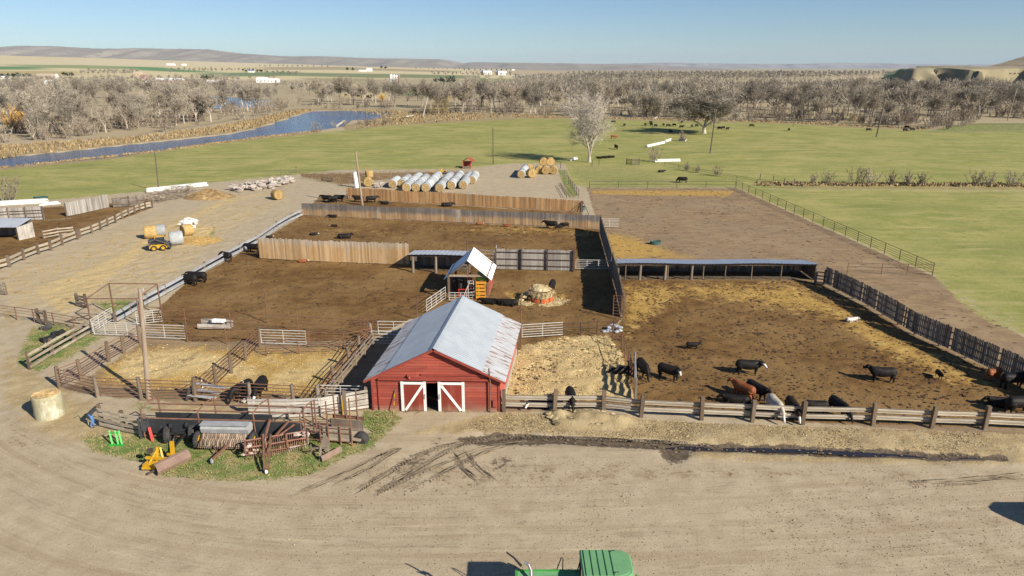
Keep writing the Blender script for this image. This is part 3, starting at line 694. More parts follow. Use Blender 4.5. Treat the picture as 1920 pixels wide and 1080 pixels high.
def lean_shed(name, label, p0, p1, depth, fz, bz, posts, roofm, wallm, thick=.08, pitch=.45, end=True, wall_gap=0.0, logs=()):
    """open-fronted shed; p0..p1 is the front eave line on the ground"""
    p0 = Vector(p0); p1 = Vector(p1); L = (p1-p0).length; u = (p1-p0).normalized(); v = V(-u.y, u.x, 0)
    def w(s, t, z): return p0+u*s+v*t+V(0,0,z)
    t_ = thing(name, label, 'shed', w(L/2, depth/2, 0))
    n = max(4, int(L/pitch*4)); vs = []
    for j in range(n+1):
        s = -.25+(L+.5)*j/n; h = .03 if j % 4 == 0 else 0
        sag = .05*math.sin(s*.5)
        for tt, zz in ((-.4, fz-.4*(bz-fz)/depth), (depth*.5,(fz+bz)/2), (depth+.2, bz)): vs.append(w(s, tt, zz+h+sag+thick))
    fs = []
    for j in range(n):
        for k in (0,1): fs.append((j*3+k, j*3+k+3, j*3+k+4, j*3+k+1))
    mb = MB(); mb.add(vs, fs); mb.build('roof_sheet', roofm, t_)
    mb = MB(); mb.beam(w(-.2,-.05,fz-.05), w(L+.2,-.05,fz-.05), .10, .18); mb.build('eave_beam', M['post'], t_)
    mb = MB(); s = 0
    while s < L-.05:
        bwid = R.uniform(.16,.26); 
        mb.beam(w(s+bwid/2,depth,0), w(s+bwid/2,depth,bz+.02+R.uniform(-.03,.0)), bwid-wall_gap*R.random(), .03, up=v); s += bwid
    mb.build('back_wall', wallm, t_)
    if end:
        for ss in (0, L):
            mb = MB(); t = 0
            while t < depth-.05: mb.beam(w(ss,t+.11,0), w(ss,t+.11,fz+(bz-fz)*t/depth-.06), .21, .03, up=u); t += .22
            mb.build('end_wall', wallm, t_)
    for i, s in enumerate(posts):
        mb = MB()
        if i in logs: mb.tube([w(s,0,0), w(s+.05,0,fz-.1)], [.17,.14], 9)
        else: mb.tube([w(s,0,0), w(s,0,fz-.1)], .075, 7)
        mb.build('post', M['post_grey'] if i in logs else M['post'], t_)
    return t_
a, b = at(1152,524), at(1527,525); L = (b-a).length
lean_shed('long_shed', 'long low open-fronted cattle shed with blue-grey metal roof on the right pen', a, b, 3.6, 1.78, 1.18, [(at(x,524)-a).length for x in (1172,1199,1246,1251,1295,1317,1358,1407,1462,1525)], M['roof_blue'], M['board_dark'], wall_gap=.05, logs=(1,2,4))
a, b = at(772,511), at(884,513); L = (b-a).length
lean_shed('calf_shed', 'small lean-to shed with dull grey metal roof left of the white gable shelter', a, b, 3.2, 2.05, 1.62, [.15, (at(817,512)-a).length, L-.2], M['roof_grey'], M['board_dark'], logs=(0,1), end=False)
a, b = at(-50,452), at(36,450)
ls = lean_shed('field_shed', 'low shed with pale board end and grey tin roof at the left edge', a, b, 3.4, 1.75, 2.15, [.2, 2.6, (b-a).length-.1], M['roof_grey'], M['board_dark'], end=False)
p = [at(36,451), at(66,444)]
mb = MB(); d = (p[1]-p[0]); n = 14
for k in range(n):
    q = p[0]+d*((k+.5)/n); mb.beam(q, q+V(0,0,1.78+.3*(k/n)), d.length/n-.01, .04, up=V(-d.y,d.x,0).normalized())
mb.build('end_wall', M['plank_pale'], ls)
# little red shelter beyond the bales
c = at(876,315.5); rs = thing('hay_hut', 'tiny red-roofed timber hut beyond the wrapped hay bales', 'hut', c)
def rw(x, y, z): return c+V(x,y,z)
for x in (-.9,.9):
    for y in (-.6,.9):
        mb = MB(); mb.beam(rw(x,y,0), rw(x,y,1.75), .14,.14); mb.build('post', M['red_faded'], rs)
mb = MB()
for x in (-.9,.9): mb.beam(rw(x,.15,.45), rw(x,.15,.46), .05, .9); mb.beam(rw(x,-.6,.5), rw(x,.9,.5), .05, .7)
mb.beam(rw(-.9,.9,.8), rw(.9,.9,.8), .05, 1.5); mb.build('wall_board', M['red_faded'], rs)
mb = MB(); mb.beam(rw(-.9,-.6,.3), rw(.9,-.6,.3), .05, .5); mb.build('front_board', M['post'], rs)
gable_roof(rs, rw(0,-.9,0), V(1,0,0), V(.25,1,0).normalized(), 1.0, 2.2, 1.75, 2.45, .3, M['red_trim'])
# ================================================================ FENCES
def line_pts(px): return [at(x, y) for x, y in px]
def along(pts, step):
    """points every ~step metres along a polyline, with direction"""
    out = []
    for i in range(len(pts)-1):
        a, b = pts[i], pts[i+1]; n = max(1, round((b-a).length/step))
        for k in range(n): out.append(a.lerp(b, k/n))
    out.append(pts[-1]); return out
def board_fence(name, label, px, h, mat, step=2.6, bw_=(.14,.22), gap=.008, miss=0.0, jag=.06, lift=.05, front_pipe=False, postm=None, railn=2, cat='fence'):
    pts = line_pts(px); L = sum((pts[i+1]-pts[i]).length for i in range(len(pts)-1))
    t_ = thing(name, label, cat, pts[0].lerp(pts[-1], .5))
    mb = MB()
    for i in range(len(pts)-1):
        a, b = pts[i], pts[i+1]; d = (b-a); Ls = d.length; d.normalize(); nrm = V(-d.y, d.x, 0); s = 0
        while s < Ls-.03:
            w = min(R.uniform(*bw_), Ls-s)
            if R.random() >= miss:
                g = gap if miss == 0 else gap+R.uniform(0,.03)
                q = a+d*(s+w/2)+nrm*R.uniform(-.006,.006)
                mb.beam(q+V(0,0,lift+R.uniform(0,.03)), q+V(R.uniform(-.015,.015),0,h+R.uniform(-jag,jag)+.05*math.sin(s*.35)), max(.03,w-g), .028, up=nrm)
            s += w
    mb.build('board_panel', mat, t_)
    for i in range(len(pts)-1):
        a, b = pts[i], pts[i+1]; d = (b-a).normalized(); nrm = V(-d.y, d.x, 0)
        for k in range(railn):
            z = h*(.25+.55*k/max(1, railn-1))
            mb = MB(); mb.beam(a+nrm*.05+V(0,0,z), b+nrm*.05+V(0,0,z), .05, .12); mb.build('rail', postm or M['post'], t_)
        if front_pipe:
            for z in front_pipe:
                mb = MB(); mb.tube([a-nrm*.10+V(0,0,z), b-nrm*.10+V(0,0,z)], .045, 6); mb.build('pipe_rail', M['rust_dark'], t_)
    for q in along(pts, step):
        d = (pts[-1]-pts[0]).normalized(); nrm = V(-d.y, d.x, 0)
        mb = MB(); o = nrm*.16 if not front_pipe else -nrm*.20
        mb.beam(q+o, q+o+V(0,0,h+(.15 if front_pipe else -.05)), .14, .14); mb.build('post', postm or M['post'], t_)
    return t_
board_fence('windbreak_fence', 'fresh orange-brown board windbreak in front of the wrapped bales', [(650,372.5),(800,381),(950,390),(1090,398.5)], 1.95, M['board_new'])
board_fence('windbreak_fence', 'weathered windbreak with grey tops and tan bottoms, second from the back', [(567,404),(750,412.5),(940,420.5),(1123,428.5)], 1.95, M['board_mix'])
board_fence('windbreak_fence', 'tall tan board windbreak in the left pen, ending at the small lean-to', [(487,485),(580,490),(680,494),(768,497)], 2.55, M['board_tan'], jag=.09)
board_fence('windbreak_fence', 'short grey board fence with dark pipe rails right of the gable shelter', [(930,505),(1075,508.5)], 2.4, M['board_grey'], front_pipe=(.55,1.3,2.1), postm=M['rust_dark'], step=2.9)
board_fence('alley_windbreak', 'solid shade-tinted board wall dividing the middle pens, throwing a black shadow', [(1124,436),(1131,462),(1145,512)], 2.5, M['board_dark'], bw_=(.2,.3), gap=0)  # dark boards colour in the shade on the side facing the camera
board_fence('alley_windbreak', 'solid shade-tinted board wall with rusty top edge at the left end of the long shed', [(1146,514),(1155,545),(1165,596)], 2.5, M['board_dark'], bw_=(.2,.3), gap=0)  # shaded face coloured in with the dark boards here too
board_fence('slatted_windbreak', 'dark slatted windbreak with gaps along the right side of the cattle pen', [(1545,534),(1625,575),(1712,628),(1807,672),(1900,716),(2050,790)], 2.05, M['board_dark'], step=2.4, bw_=(.13,.2), gap=.012, miss=.05, lift=.2, railn=3)
board_fence('old_windbreak', 'grey board windbreak standing slanted in the far left pen', [(127,406),(166,398),(205,389)], 2.15, M['board_grey'])
board_fence('old_windbreak', 'grey board windbreak with rails at the left picture edge', [(-40,419),(20,415),(84,412)], 2.0, M['board_grey'], front_pipe=(.5,1.1,1.5), postm=M['post_grey'])

def pipe_fence(name, label, px, h, zs, step, mat, r=.032, pr=.045, wires=False, cat='fence', top=True):
    pts = line_pts(px); t_ = thing(name, label, cat, pts[0].lerp(pts[-1], .5))
    q = along(pts, step)
    for p in q:
        mb = MB(); mb.tube([p, p+V(0,0,h)], pr, 6); mb.build('post', mat, t_)
    for z in zs:
        mb = MB(); rr = .020 if (wires and z < h-.1) else r
        mb.tube([p+V(0,0,z-(.02 if wires and k % 2 else 0)) for k, p in enumerate(pts)], rr, 5); mb.build('rail', mat, t_)
    return t_
pipe_fence('pipe_fence', 'dark steel pipe fence along the right edge of the dry open pen', [(1380,352),(1748,516.5)], 1.42, (1.4,1.1,.85,.6,.35), 3.1, M['rust_dark'], wires=True)
pipe_fence('pipe_fence', 'dark pipe fence across the back of the dry open pen', [(1105,352.5),(1378,352.5)], 1.3, (1.28,.65), 5.2, M['rust_dark'])
pipe_fence('pipe_fence', 'low rusty pipe fence joining the right corner of the dry pen', [(1588,514),(1652,515.5),(1748,517)], 1.32, (1.3,.9,.5), 3.0, M['rust'])
pipe_fence('pipe_fence', 'dark pipe fence climbing beside the grass strip by the bale yard', [(1066,346),(1085,372)], 1.6, (1.55,1.1,.6), 3.0, M['rust_dark'])
pipe_fence('pipe_fence', 'slanting dark pipe rails left of the grass strip by the bale yard', [(1050,349),(1062,372)], .7, (.68,.4), 3.5, M['rust_dark'])
pipe_fence('corral_fence', 'rusty pipe and wire fence along the front of the left manure pen', [(266,606),(349,612),(434,618),(560,626),(690,634)], 1.65, (1.62,1.3,1.0,.7,.4), 4.4, M['rust'], wires=True)
pipe_fence('corral_fence', 'rusty cable fence behind the straw pen between the white gates', [(352,641),(425,645),(488,648)], 1.45, (1.4,1.1,.85,.6,.35), 2.4, M['rust'], wires=True)
pipe_fence('corral_fence', 'rusty cable fence right of the second white gate', [(580,652),(646,656),(697,645)], 1.45, (1.4,1.1,.85,.6,.35), 2.4, M['rust'], wires=True)
pipe_fence('corral_fence', 'rusty cable fence closing the lane at the left edge', [(-30,592),(0,595),(65,604),(140,618),(172,622)], 1.25, (1.22,.95,.7,.4), 2.2, M['rust'], wires=True)
pipe_fence('corral_fence', 'short rusty pipe fence right of the white gate beside the hay feeder', [(1056,629),(1088,628),(1150,624)], 1.15, (1.1,.7), 1.5, M['rust_dark'])
pipe_fence('wire_fence', 'thin wire fence with dark posts between the straw pens and the alley', [(1148,640),(1165,655),(1178,690),(1184,720)], 1.5, (1.45,1.0,.6), 1.6, M['rust'], wires=True)

def post_wire(name, label, px, h, tops, mat, wm, nw=6, pr=.14):
    """heavy round posts with cables; posts stand at the given photo positions"""
    pts = line_pts(px); t_ = thing(name, label, 'fence', pts[0].lerp(pts[-1], .5))
    for p in pts:
        mb = MB(); lean = V(R.uniform(-.08,.08), R.uniform(-.05,.05), 0)
        hh = h*R.uniform(.95,1.12); mb.tube([p, p+lean*.5+V(0,0,hh*.6), p+lean+V(0,0,hh)], [pr, pr*.95, pr*.85], 8); mb.build('post', mat, t_)
    for k in range(nw):
        z = h*.92*(k+1)/nw
        mb = MB(); mb.tube([p+V(0,0,z) for p in pts],   .028 if k < nw-1 else .032, 5); mb.build('cable', wm, t_)
    return t_
post_wire('cable_fence', 'cable fence with stout wooden posts along the left side of the straw pen', [(112,727),(153,711),(204,678),(233,662),(263,643)], 1.55, None, M['post'], M['rust'])
post_wire('cable_fence', 'cable fence with stout posts along the front of the straw pen', [(112,727),(184,745),(265,748),(367,752),(470,756),(551,760),(598,765)], 1.6, None, M['post_grey'], M['rust'])
post_wire('cable_fence', 'cable fence with stout posts running up the middle of the straw pens', [(367,752),(406,727),(434,699),(461,676),(487,650)], 1.65, None, M['post'], M['rust'])
post_wire('cable_fence', 'cable fence with wooden posts along the shaded lane left of the barn', [(598,765),(627,722),(656,690),(673,665),(697,642)], 1.55, None, M['post_grey'], M['rust'])

pipe_fence('rail_fence', 'heavy dark rail fence beside the shaded lane at the barn wall', [(612,762),(642,722),(668,690),(700,650)], 1.25, (.5,.85,1.2), 2.2, M['post_grey'], r=.055, pr=.09)
pipe_fence('corral_fence', 'rusty pipe rails crossing the straw pens behind the middle cable fence', [(500,668),(560,664),(640,662)], 1.3, (.4,.8,1.25), 2.6, M['rust'])
def gate(label, p, q, h, nb, mat, z0=.25, braces=1, name='steel_gate'):
    p = Vector(p); q = Vector(q); t_ = thing(name, label, 'gate', p.lerp(q, .5))
    mb = MB(); mb.tube([p+V(0,0,z0), p+V(0,0,h), q+V(0,0,h), q+V(0,0,z0), p+V(0,0,z0)], .034, 6); mb.build('gate_frame', mat, t_)
    for k in range(1, nb):
        z = z0+(h-z0)*k/nb; mb = MB(); mb.tube([p+V(0,0,z), q+V(0,0,z)], .024, 5); mb.build('gate_bar', mat, t_)
    for k in range(braces):
        f = (k+1)/(braces+1); c = p.lerp(q, f); mb = MB(); mb.beam(c+V(0,0,z0), c+V(0,0,h), .05, .03); mb.build('gate_brace', mat, t_)
    return t_
gate('white five-bar steel gate between the barn and the hay feeder pen', at(979,636), at(1055,631), 1.3, 5, M['white_steel'], .2)
gate('white steel gate at the back of the straw pen, between two wooden posts', at(491,648), at(575,651), 1.42, 5, M['white_steel'])
gate('white steel gate just right of the near utility pole', at(272,637), at(349,640), 1.4, 5, M['white_steel'])
gate('long white steel gate left of the near utility pole', at(178,631), at(262,634), 1.35, 6, M['white_steel'], braces=3)
gate('white steel gate slanting back beside the left guardrail bunk', at(175,627), at(213,603), 1.35, 5, M['white_steel'], braces=2)
gate('white mesh gate panel under the rusty overhead frame', at(258,612), at(305,607), 1.35, 5, M['white_steel'], braces=2)
gate('white steel gate farther back against the barn side', at(710,631), at(768,632), 1.4, 4, M['white_steel'])
gate('white steel gate in the barn shadow, nearer of the two', at(698,648), at(756,650), 1.3, 4, M['white_steel'])
gate('white steel gate at the left front corner of the barn', at(600,757), at(681,759), 1.4, 5, M['white_steel'])
gate('white steel gate in the dark alley beside the long shed', at(1079,507), at(1143,508), 1.25, 5, M['white_steel'], braces=2)
gate('white steel gate beyond the end of the weathered windbreak', at(1125,428), at(1160,427.5), 1.35, 5, M['white_steel'])
gate('small rusty gate at the left end of the orange windbreak', at(650,374), at(662,374.5), 1.7, 5, M['rust'], braces=1)
gate('bowed rusty alley gate near the corner of the shed wall', at(1149,598), at(1164,600), 2.3, 7, M['rust'], braces=0)
gate('pale grey gate beside the windbreak end in the back pen', at(640,374), at(649,374), 1.7, 3, M['guard_grey'], braces=0)
gate('white low panel gate in front of the chute shelter', cw(-1.75,-1.1,0), cw(.55,-1.1,0), 1.0, 3, M['white_steel'], braces=3)
gate('white curved alley panel leading from the barn to the chute', at(800,588), cw(-2.2,-.4,0), 1.35, 4, M['white_steel'], braces=3)
gate('grey alley panel beside the chute shelter on its right', at(927,505), at(931,488), 1.9, 5, M['guard_grey'], braces=2)

# ---- guardrail fences (highway W-beam on timber posts)
PROF = [(-.02,-.16),(.045,-.15),(.06,-.10),(0,-.05),(0,.05),(.06,.10),(.045,.15),(-.02,.16)]
def wbeam(mb, a, b, z, side):
    d = (b-a).normalized(); nrm = V(-d.y, d.x, 0)*side; vs = []
    for p in (a, b):
        for o, h in PROF: vs.append(p+nrm*o+V(0,0,z+h))
        for o, h in PROF: vs.append(p+nrm*(o-.012)+V(0,0,z+h))
    n = len(PROF); fs = []
    for k in range(n-1):
        fs += [(k, k+1, 2*n+k+1, 2*n+k), (n+k+1, n+k, 3*n+k, 3*n+k+1)]
    mb.add(vs, fs)
def guard_fence(name, label, px, zs, mat, h, postm, side=-1, pw=.24, xtra=0, off=.16):
    pts = line_pts(px); t_ = thing(name, label, 'fence', pts[0].lerp(pts[-1], .5))
    for i, p in enumerate(pts):
        mb = MB(); lean = V(R.uniform(-.07,.07), R.uniform(-.04,.04), 0); hh = h*R.uniform(.96,1.06)
        mb.beam(p, p+lean+V(0,0,hh), pw, pw*.95, up=(0,1,0)); mb.build('post', postm, t_)
    for i in range(len(pts)-1):
        a, b = pts[i], pts[i+1]; d = (b-a).normalized(); nrm = V(-d.y, d.x, 0)*side*off
        for z in zs:
            mb = MB(); wbeam(mb, a+nrm+d*.02, b+nrm-d*.02, z+R.uniform(-.02,.02), side); mb.build('guard_rail', mat, t_)
    return t_
guard_fence('guardrail_fence', 'beige double guardrail feed fence on brown timber posts in front of the pens', [(945,772),(1040,774.5),(1131,770+4),(1202,782),(1315,787),(1410,791),(1504,795.5),(1636,798),(1746,803),(1845,806),(1960,812),(2080,818)], (.52,1.02), M['guard'], 1.62, M['post'], side=1, off=.17)
guard_fence('guardrail_bunk', 'grey guardrail feed bunk fence running diagonally along the left pens', [(566,405),(545,415),(520,430),(482,457),(452,473),(420,490),(385,510),(345,533),(310,553),(275,572),(245,590),(217,606)], (.32,.92), M['guard_grey'], 1.15, M['post'], side=1, off=.13, pw=.18)
guard_fence('lane_fence', 'beige rail fence on timber posts bordering the far left pens', [(-60,527),(-20,512),(19,501),(46,488),(73,477),(96,470),(118,460),(146,449)], (.45,1.0), M['guard'], 1.45, M['post'], side=1, off=.13)
guard_fence('lane_fence', 'beige rail fence continuing up the lane toward the rubble pile', [(150,446),(173,438),(189,431),(203,424),(217,418),(230,411),(242,405),(253,400),(263,396),(274,393),(286,390)], (.45,.95), M['guard'], 1.35, M['post'], side=1, off=.12, pw=.2)
# plank rail fence left of the gates
def plank_fence(name, label, px, h, nb, mat, postm, bh=.2, z0=.25, pw=.2, thick=.05):
    pts = line_pts(px); t_ = thing(name, label, 'fence', pts[0].lerp(pts[-1], .5))
    for p in pts:
        mb = MB(); mb.beam(p, p+V(R.uniform(-.04,.04),0,h*R.uniform(1.0,1.12)), pw, pw, up=(0,1,0)); mb.build('post', postm, t_)
    for i in range(len(pts)-1):
        a, b = pts[i], pts[i+1]; d = (b-a).normalized(); nrm = V(-d.y, d.x, 0)*-.13
        for k in range(nb):
            z = z0+(h-z0-.15)*k/max(1,nb-1)
            mb = MB(); mb.beam(a+nrm-d*.1+V(0,0,z+R.uniform(-.04,.04)), b+nrm+d*.1+V(0,0,z+R.uniform(-.04,.04)), thick, bh); mb.build('plank', mat, t_)
    return t_
plank_fence('plank_fence', 'weathered three-plank fence on the grass at the far left corral corner', [(57,692),(100,666),(140,642),(176,622)], 1.35, 3, M['plank'], M['post'])
plank_fence('plank_fence', 'worn plank fence where the person in jeans stands', [(193,800),(234,810),(276,818)], 1.45, 4, M['plank'], M['post'], bh=.2)
plank_fence('plank_fence', 'white-grey plank fence leading to the barn front', [(472,783),(543,783),(602,780),(646,772),(688,765)], 1.45, 6, M['plank_pale'], M['post_grey'], bh=.17, z0=.2)
plank_fence('plank_fence', 'dark brown plank fence at the head of the far left pens', [(214,389),(228,388),(243,387),(258,386),(271,385)], 1.6, 4, M['board_dark'], M['post'], bh=.3)
plank_fence('plank_fence', 'short broken plank fence at the left picture edge', [(-25,548),(0,552),(12,553)], 1.2, 4, M['plank'], M['post'])
plank_fence('plank_fence', 'stub of dark planks beside the rusty overhead frame', [(147,575),(163,578)], 1.3, 4, M['post_grey'], M['post'])
plank_fence('plank_fence', 'short plank stub on two posts at the lane mouth', [(74,606),(88,610)], 1.3, 2, M['post_grey'], M['post'])
plank_fence('plank_fence', 'broken plank gate with posts beside the far left lane fence', [(83,448),(110,443),(138,440)], 1.2, 3, M['plank'], M['post'], bh=.16)
plank_fence('plank_fence', 'pale plank rails seen between the gable shelter and the short grey fence', [(895,492),(931,494)], 1.7, 4, M['plank'], M['post'], bh=.14)
plank_fence('plank_fence', 'short plank gap fence between the long shed and the slatted windbreak', [(1528,532),(1545,534)], 1.5, 4, M['board_dark'], M['board_dark'], bh=.12)
# overhead pipe frame
of = thing('overhead_frame', 'tall rusty pipe frame standing over the lane gates on the left', 'frame', at(236,600))
C4 = [at(170,602), at(215,592), at(304,592), at(265,612)]; hts = [2.15, 3.15, 3.1, 2.6]
for p, h in zip(C4, hts):
    mb = MB(); mb.tube([p, p+V(0,0,h)], .065, 7); mb.build('upright', M['rust'], of)
for i in range(4):
    mb = MB(); j = (i+1) % 4; mb.tube([C4[i]+V(0,0,hts[i]), C4[j]+V(0,0,hts[j])], .05, 6); mb.build('top_bar', M['rust'], of)
mb = MB(); mb.tube([C4[0]+V(0,0,.6), at(122,604)+V(0,0,.05)], .05, 6); mb.tube([at(122,604)+V(0,0,.05), at(150,608)+V(0,0,.1)], .05, 6); mb.build('brace', M['rust_dark'], of)
# goal-post pipe arch behind the gable shelter, corner poles
ar = thing('pipe_arch', 'thin dark pipe arch rising behind the gable shelter', 'arch', at(903,500))
p, q = at(876,506), at(929,507)
for k in (p, q):
    mb = MB(); mb.tube([k, k+V(0,0,3.35 if k is p else 4.1)], .04, 6); mb.build('upright', M['rust_dark'], ar)
mb = MB(); mb.tube([p+V(0,0,3.33), q+V(0,0,3.3)], .03, 5); mb.build('top_bar', M['rust_dark'], ar)
for (x, y, h, lb) in ((502,606,3.3,'thin rusty pipe pole standing in the left manure pen'), (782,600,2.0,'thin rusty pipe stake near the alley left of the barn roof'), (976,655,4.6,'tall rusty pipe at the back right corner of the barn'), (1076,507,2.9,'slim rusty pole at the end of the short grey fence')):
    mb = MB(); p = at(x,y); mb.tube([p, p+V(.03,0,h)], .05, 6); tag(mb.build('pipe_pole', M['rust']), lb, 'pole')
# field fence posts and low ditch fence far right
def posts_row(label, px, h, group, mat=M['pole_dark'], r=.09):
    for x, y in px:
        mb = MB(); p = at(x, y); mb.tube([p, p+V(R.uniform(-.06,.06),0,h*R.uniform(.9,1.1))], r, 6); tag(mb.build('fence_post', mat), label, 'post', group)
posts_row('dark wooden post at the edge of the big pasture above the stone rubble', [(506,333),(527,329.5),(545,328),(556,324)], 1.4, 'posts above the rubble')
posts_row('dark wooden field post near the large pale bare tree', [(1051,316),(1110,312),(1123,310),(1059,331)], 1.5, 'posts near the pale tree')
posts_row('thin post of the field line in front of the forest', [(1018,218.5),(1487,238),(1616,240)], 1.6, 'field posts before the forest')
posts_row('dark old post of the ditch fence in the right pasture', [(1450,341),(1470,346),(1489,347),(1425,337)], 1.2, 'ditch fence posts')
pipe_fence('field_fence', 'low dark field fence running from the pale tree to the right ditch', [(1246,309),(1300,322),(1345,330),(1420,343),(1500,349)], .8, (.75,.4), 7, M['pole_dark'])
plank_fence('field_gate', 'old dark pole gate at the corner of the pastures', [(1175,308),(1184,309),(1198,309)], 1.4, 4, M['pole_dark'], M['pole_dark'], bh=.12)
plank_fence('field_gate', 'small dark pole gate on the bare ground behind the rubble', [(604,340),(624,341)], 1.1, 4, M['post'], M['post'], bh=.12)
# ================================================================ BALES
def bale_proto(r, L, wrapm, endm, name='round_bale'):
    """lying along +Y, origin on the ground; > net wrap, hay core with two faces"""
    t_ = thing(name, None, None)
    mb = MB(); n = 28; vs = []; ring = [(-L/2,.86),(-L/2+.09,.985),(-L/4,1.0),(-.02,.985),(L/4,1.0),(L/2-.09,.985),(L/2,.86)]
    for y, k in ring:
        for a in range(n):
            an = 2*math.pi*a/n; flat = .05*max(0,-math.sin(an))**3
            q = r*k*(1-flat)*(1+R.uniform(-.008,.008)); vs.append((math.cos(an)*q, y, r*.95+math.sin(an)*q))
    fs = []
    for i in range(len(ring)-1):
        for a in range(n):
            b = (a+1) % n; fs.append((i*n+a, i*n+b, (i+1)*n+b, (i+1)*n+a))
    mb.add(vs, fs); mb.build('net_wrap', wrapm, t_, world=False, smooth=True)
    for sgn in (-1, 1):
        mb = MB(); vs = [(0, sgn*(L/2-.03), r*.95)]; fs = []; rings = 7
        for j in range(1, rings+1):
            for a in range(n):
                an = 2*math.pi*a/n+j*.1; q = r*.88*j/rings
                vs.append((math.cos(an)*q, sgn*(L/2-.03+R.uniform(-.04,.045)), r*.95+math.sin(an)*q))
        for a in range(n):
            b = (a+1) % n; fs.append((0,1+a,1+b))
            for j in range(rings-1):
                fs.append((1+j*n+a, 1+(j+1)*n+a, 1+(j+1)*n+b, 1+j*n+b))
        if sgn > 0: fs = [f[::-1] for f in fs]
        mb.add(vs, fs); mb.build('hay_face', endm, t_, world=False)
    return t_
ORD = ['front', 'second', 'third', 'fourth', 'fifth', 'sixth', 'seventh', 'eighth', 'ninth', 'tenth']
proto = bale_proto(.88, 1.55, M['wrap'], M['hay_end'])
first = True
def put_bale(loc, rz, label, group=None, z=0.0, src=None, s=1.0):
    global first
    if src is None and first: o = proto; first = False
    else: o = copy_tree(src or proto)
    place(o, (loc[0], loc[1], z), rz, s); tag(o, label, 'hay bale', group)
    if group is None and 'group' in o: del o['group']
    return o
rowsB = [(735,353.2,3),(754,352,4),(761,360,8),(779.5,360,7),(798,360.5,9),(823,361,9),(846.5,355.5,8),(867.5,354.8,7),(885,345.5,4)]
names = ['leftmost','second','third','fourth','fifth','sixth','seventh','eighth','rightmost']
for i, (px, py, n) in enumerate(rowsB):
    p = at(px, py); dr = V(.05, 1, 0).normalized()
    for k in range(n):
        q = p+dr*(.8+k*1.80)+V(R.uniform(-.09,.09),0,0)
        put_bale(q, -math.atan2(dr.x, dr.y)+R.uniform(-.07,.07), f'net-wrapped round bale, {"nearest" if k == 0 else ORD[k]} in the {names[i]} row behind the windbreak', 'rows of net-wrapped round bales')
for k, (q, lb) in enumerate(((at(977,334.5), 'nearest silver-wrapped bale of the short row left of the orange bale pile'),)):
    for j in range(6):
        put_bale(q+V(.12,1,0).normalized()*(.8+j*1.78), -.12, f'silver net-wrapped bale, {"nearest" if j == 0 else ORD[j]} in the short row beside the orange bale pile', 'silver bales beside the pile')
M['hay_orange'] = pmat('hay_orange', (.47,.33,.135), (.35,.225,.08), 5, bump=.03, fine=.5, objrand=.45, c3=(.50,.40,.24))
bp2 = bale_proto(.92, 1.5, M['hay_orange'], M['hay_orange']); bp2used = False
def put_raw(loc, rz, label, z=0, group=None, s=1.0):
    global bp2used
    o = bp2 if not bp2used else copy_tree(bp2); bp2used = True
    place(o, (loc[0], loc[1], z), rz, s); return tag(o, label, 'hay bale', group)
P_ = at(996,333)
put_raw(P_, .3, 'broken orange bale slumped at the front of the bale pile', s=1.05)
put_raw(at(1011,326.5)+V(0,.6,0), 0, 'greyish bale in the bottom tier of the orange pile, left of centre')
put_raw(at(1022.5,326.5), .05, 'bale in the middle of the bottom tier of the orange pile')
put_raw(at(1037.5,326.5), -.05, 'orange bale at the right end of the bottom tier of the pile')
put_raw(at(992,323), .1, 'orange bale behind the broken one at the left of the pile')
put_raw(at(1016,324.8)+V(.3,.4,0), 0, 'left one of two bales stacked on top of the orange pile', z=1.6)
put_raw(at(1029,324.8)+V(.3,.4,0), .05, 'right one of two bales stacked on top of the orange pile', z=1.6)
# big upright bale on the left foreground
bl = thing('upright_bale', 'pale green net-wrapped round bale standing upright on the yard at left', 'hay bale', at(95,779))
mb = MB(); n = 36; vs = []; H_ = 1.62; r = .87
for z, k in ((0,1.02),(.1,1.0),(.5,1.01),(1.0,.995),(1.45,1.0),(1.58,.985),(1.62,.95)):
    for a in range(n):
        q = r*k*(1+R.uniform(-.008,.012)); vs.append((math.cos(2*math.pi*a/n)*q, math.sin(2*math.pi*a/n)*q, z))
fs = [(i*n+a, i*n+(a+1) % n, (i+1)*n+(a+1) % n, (i+1)*n+a) for i in range(6) for a in range(n)]
mb.add(vs, fs); mb.build('net_wrap', M['wrap_green'], bl, world=False, smooth=True)
mb = MB(); vs = [(0,0,1.6)]; 
for j in range(1,7):
    for a in range(n): q = r*.96*j/6; vs.append((math.cos(2*math.pi*a/n+j*.2)*q, math.sin(2*math.pi*a/n+j*.2)*q, 1.60+R.uniform(-.05,.03)))
fs = [(0,1+a,1+(a+1) % n) for a in range(n)]+[(1+j*n+a,1+(j+1)*n+a,1+(j+1)*n+(a+1) % n,1+j*n+(a+1) % n) for j in range(5) for a in range(n)]
mb.add(vs, fs); mb.build('hay_face', M['hay_end'], bl, world=False)
mb = MB(); 
for k in range(4): mb.beam((-.93-.03*k,-.2+.05*k,0.02), (-.88,-.15+.06*k,.95-.12*k), .05, .09)
mb.build('loose_wrap', M['galv'], bl, world=False)
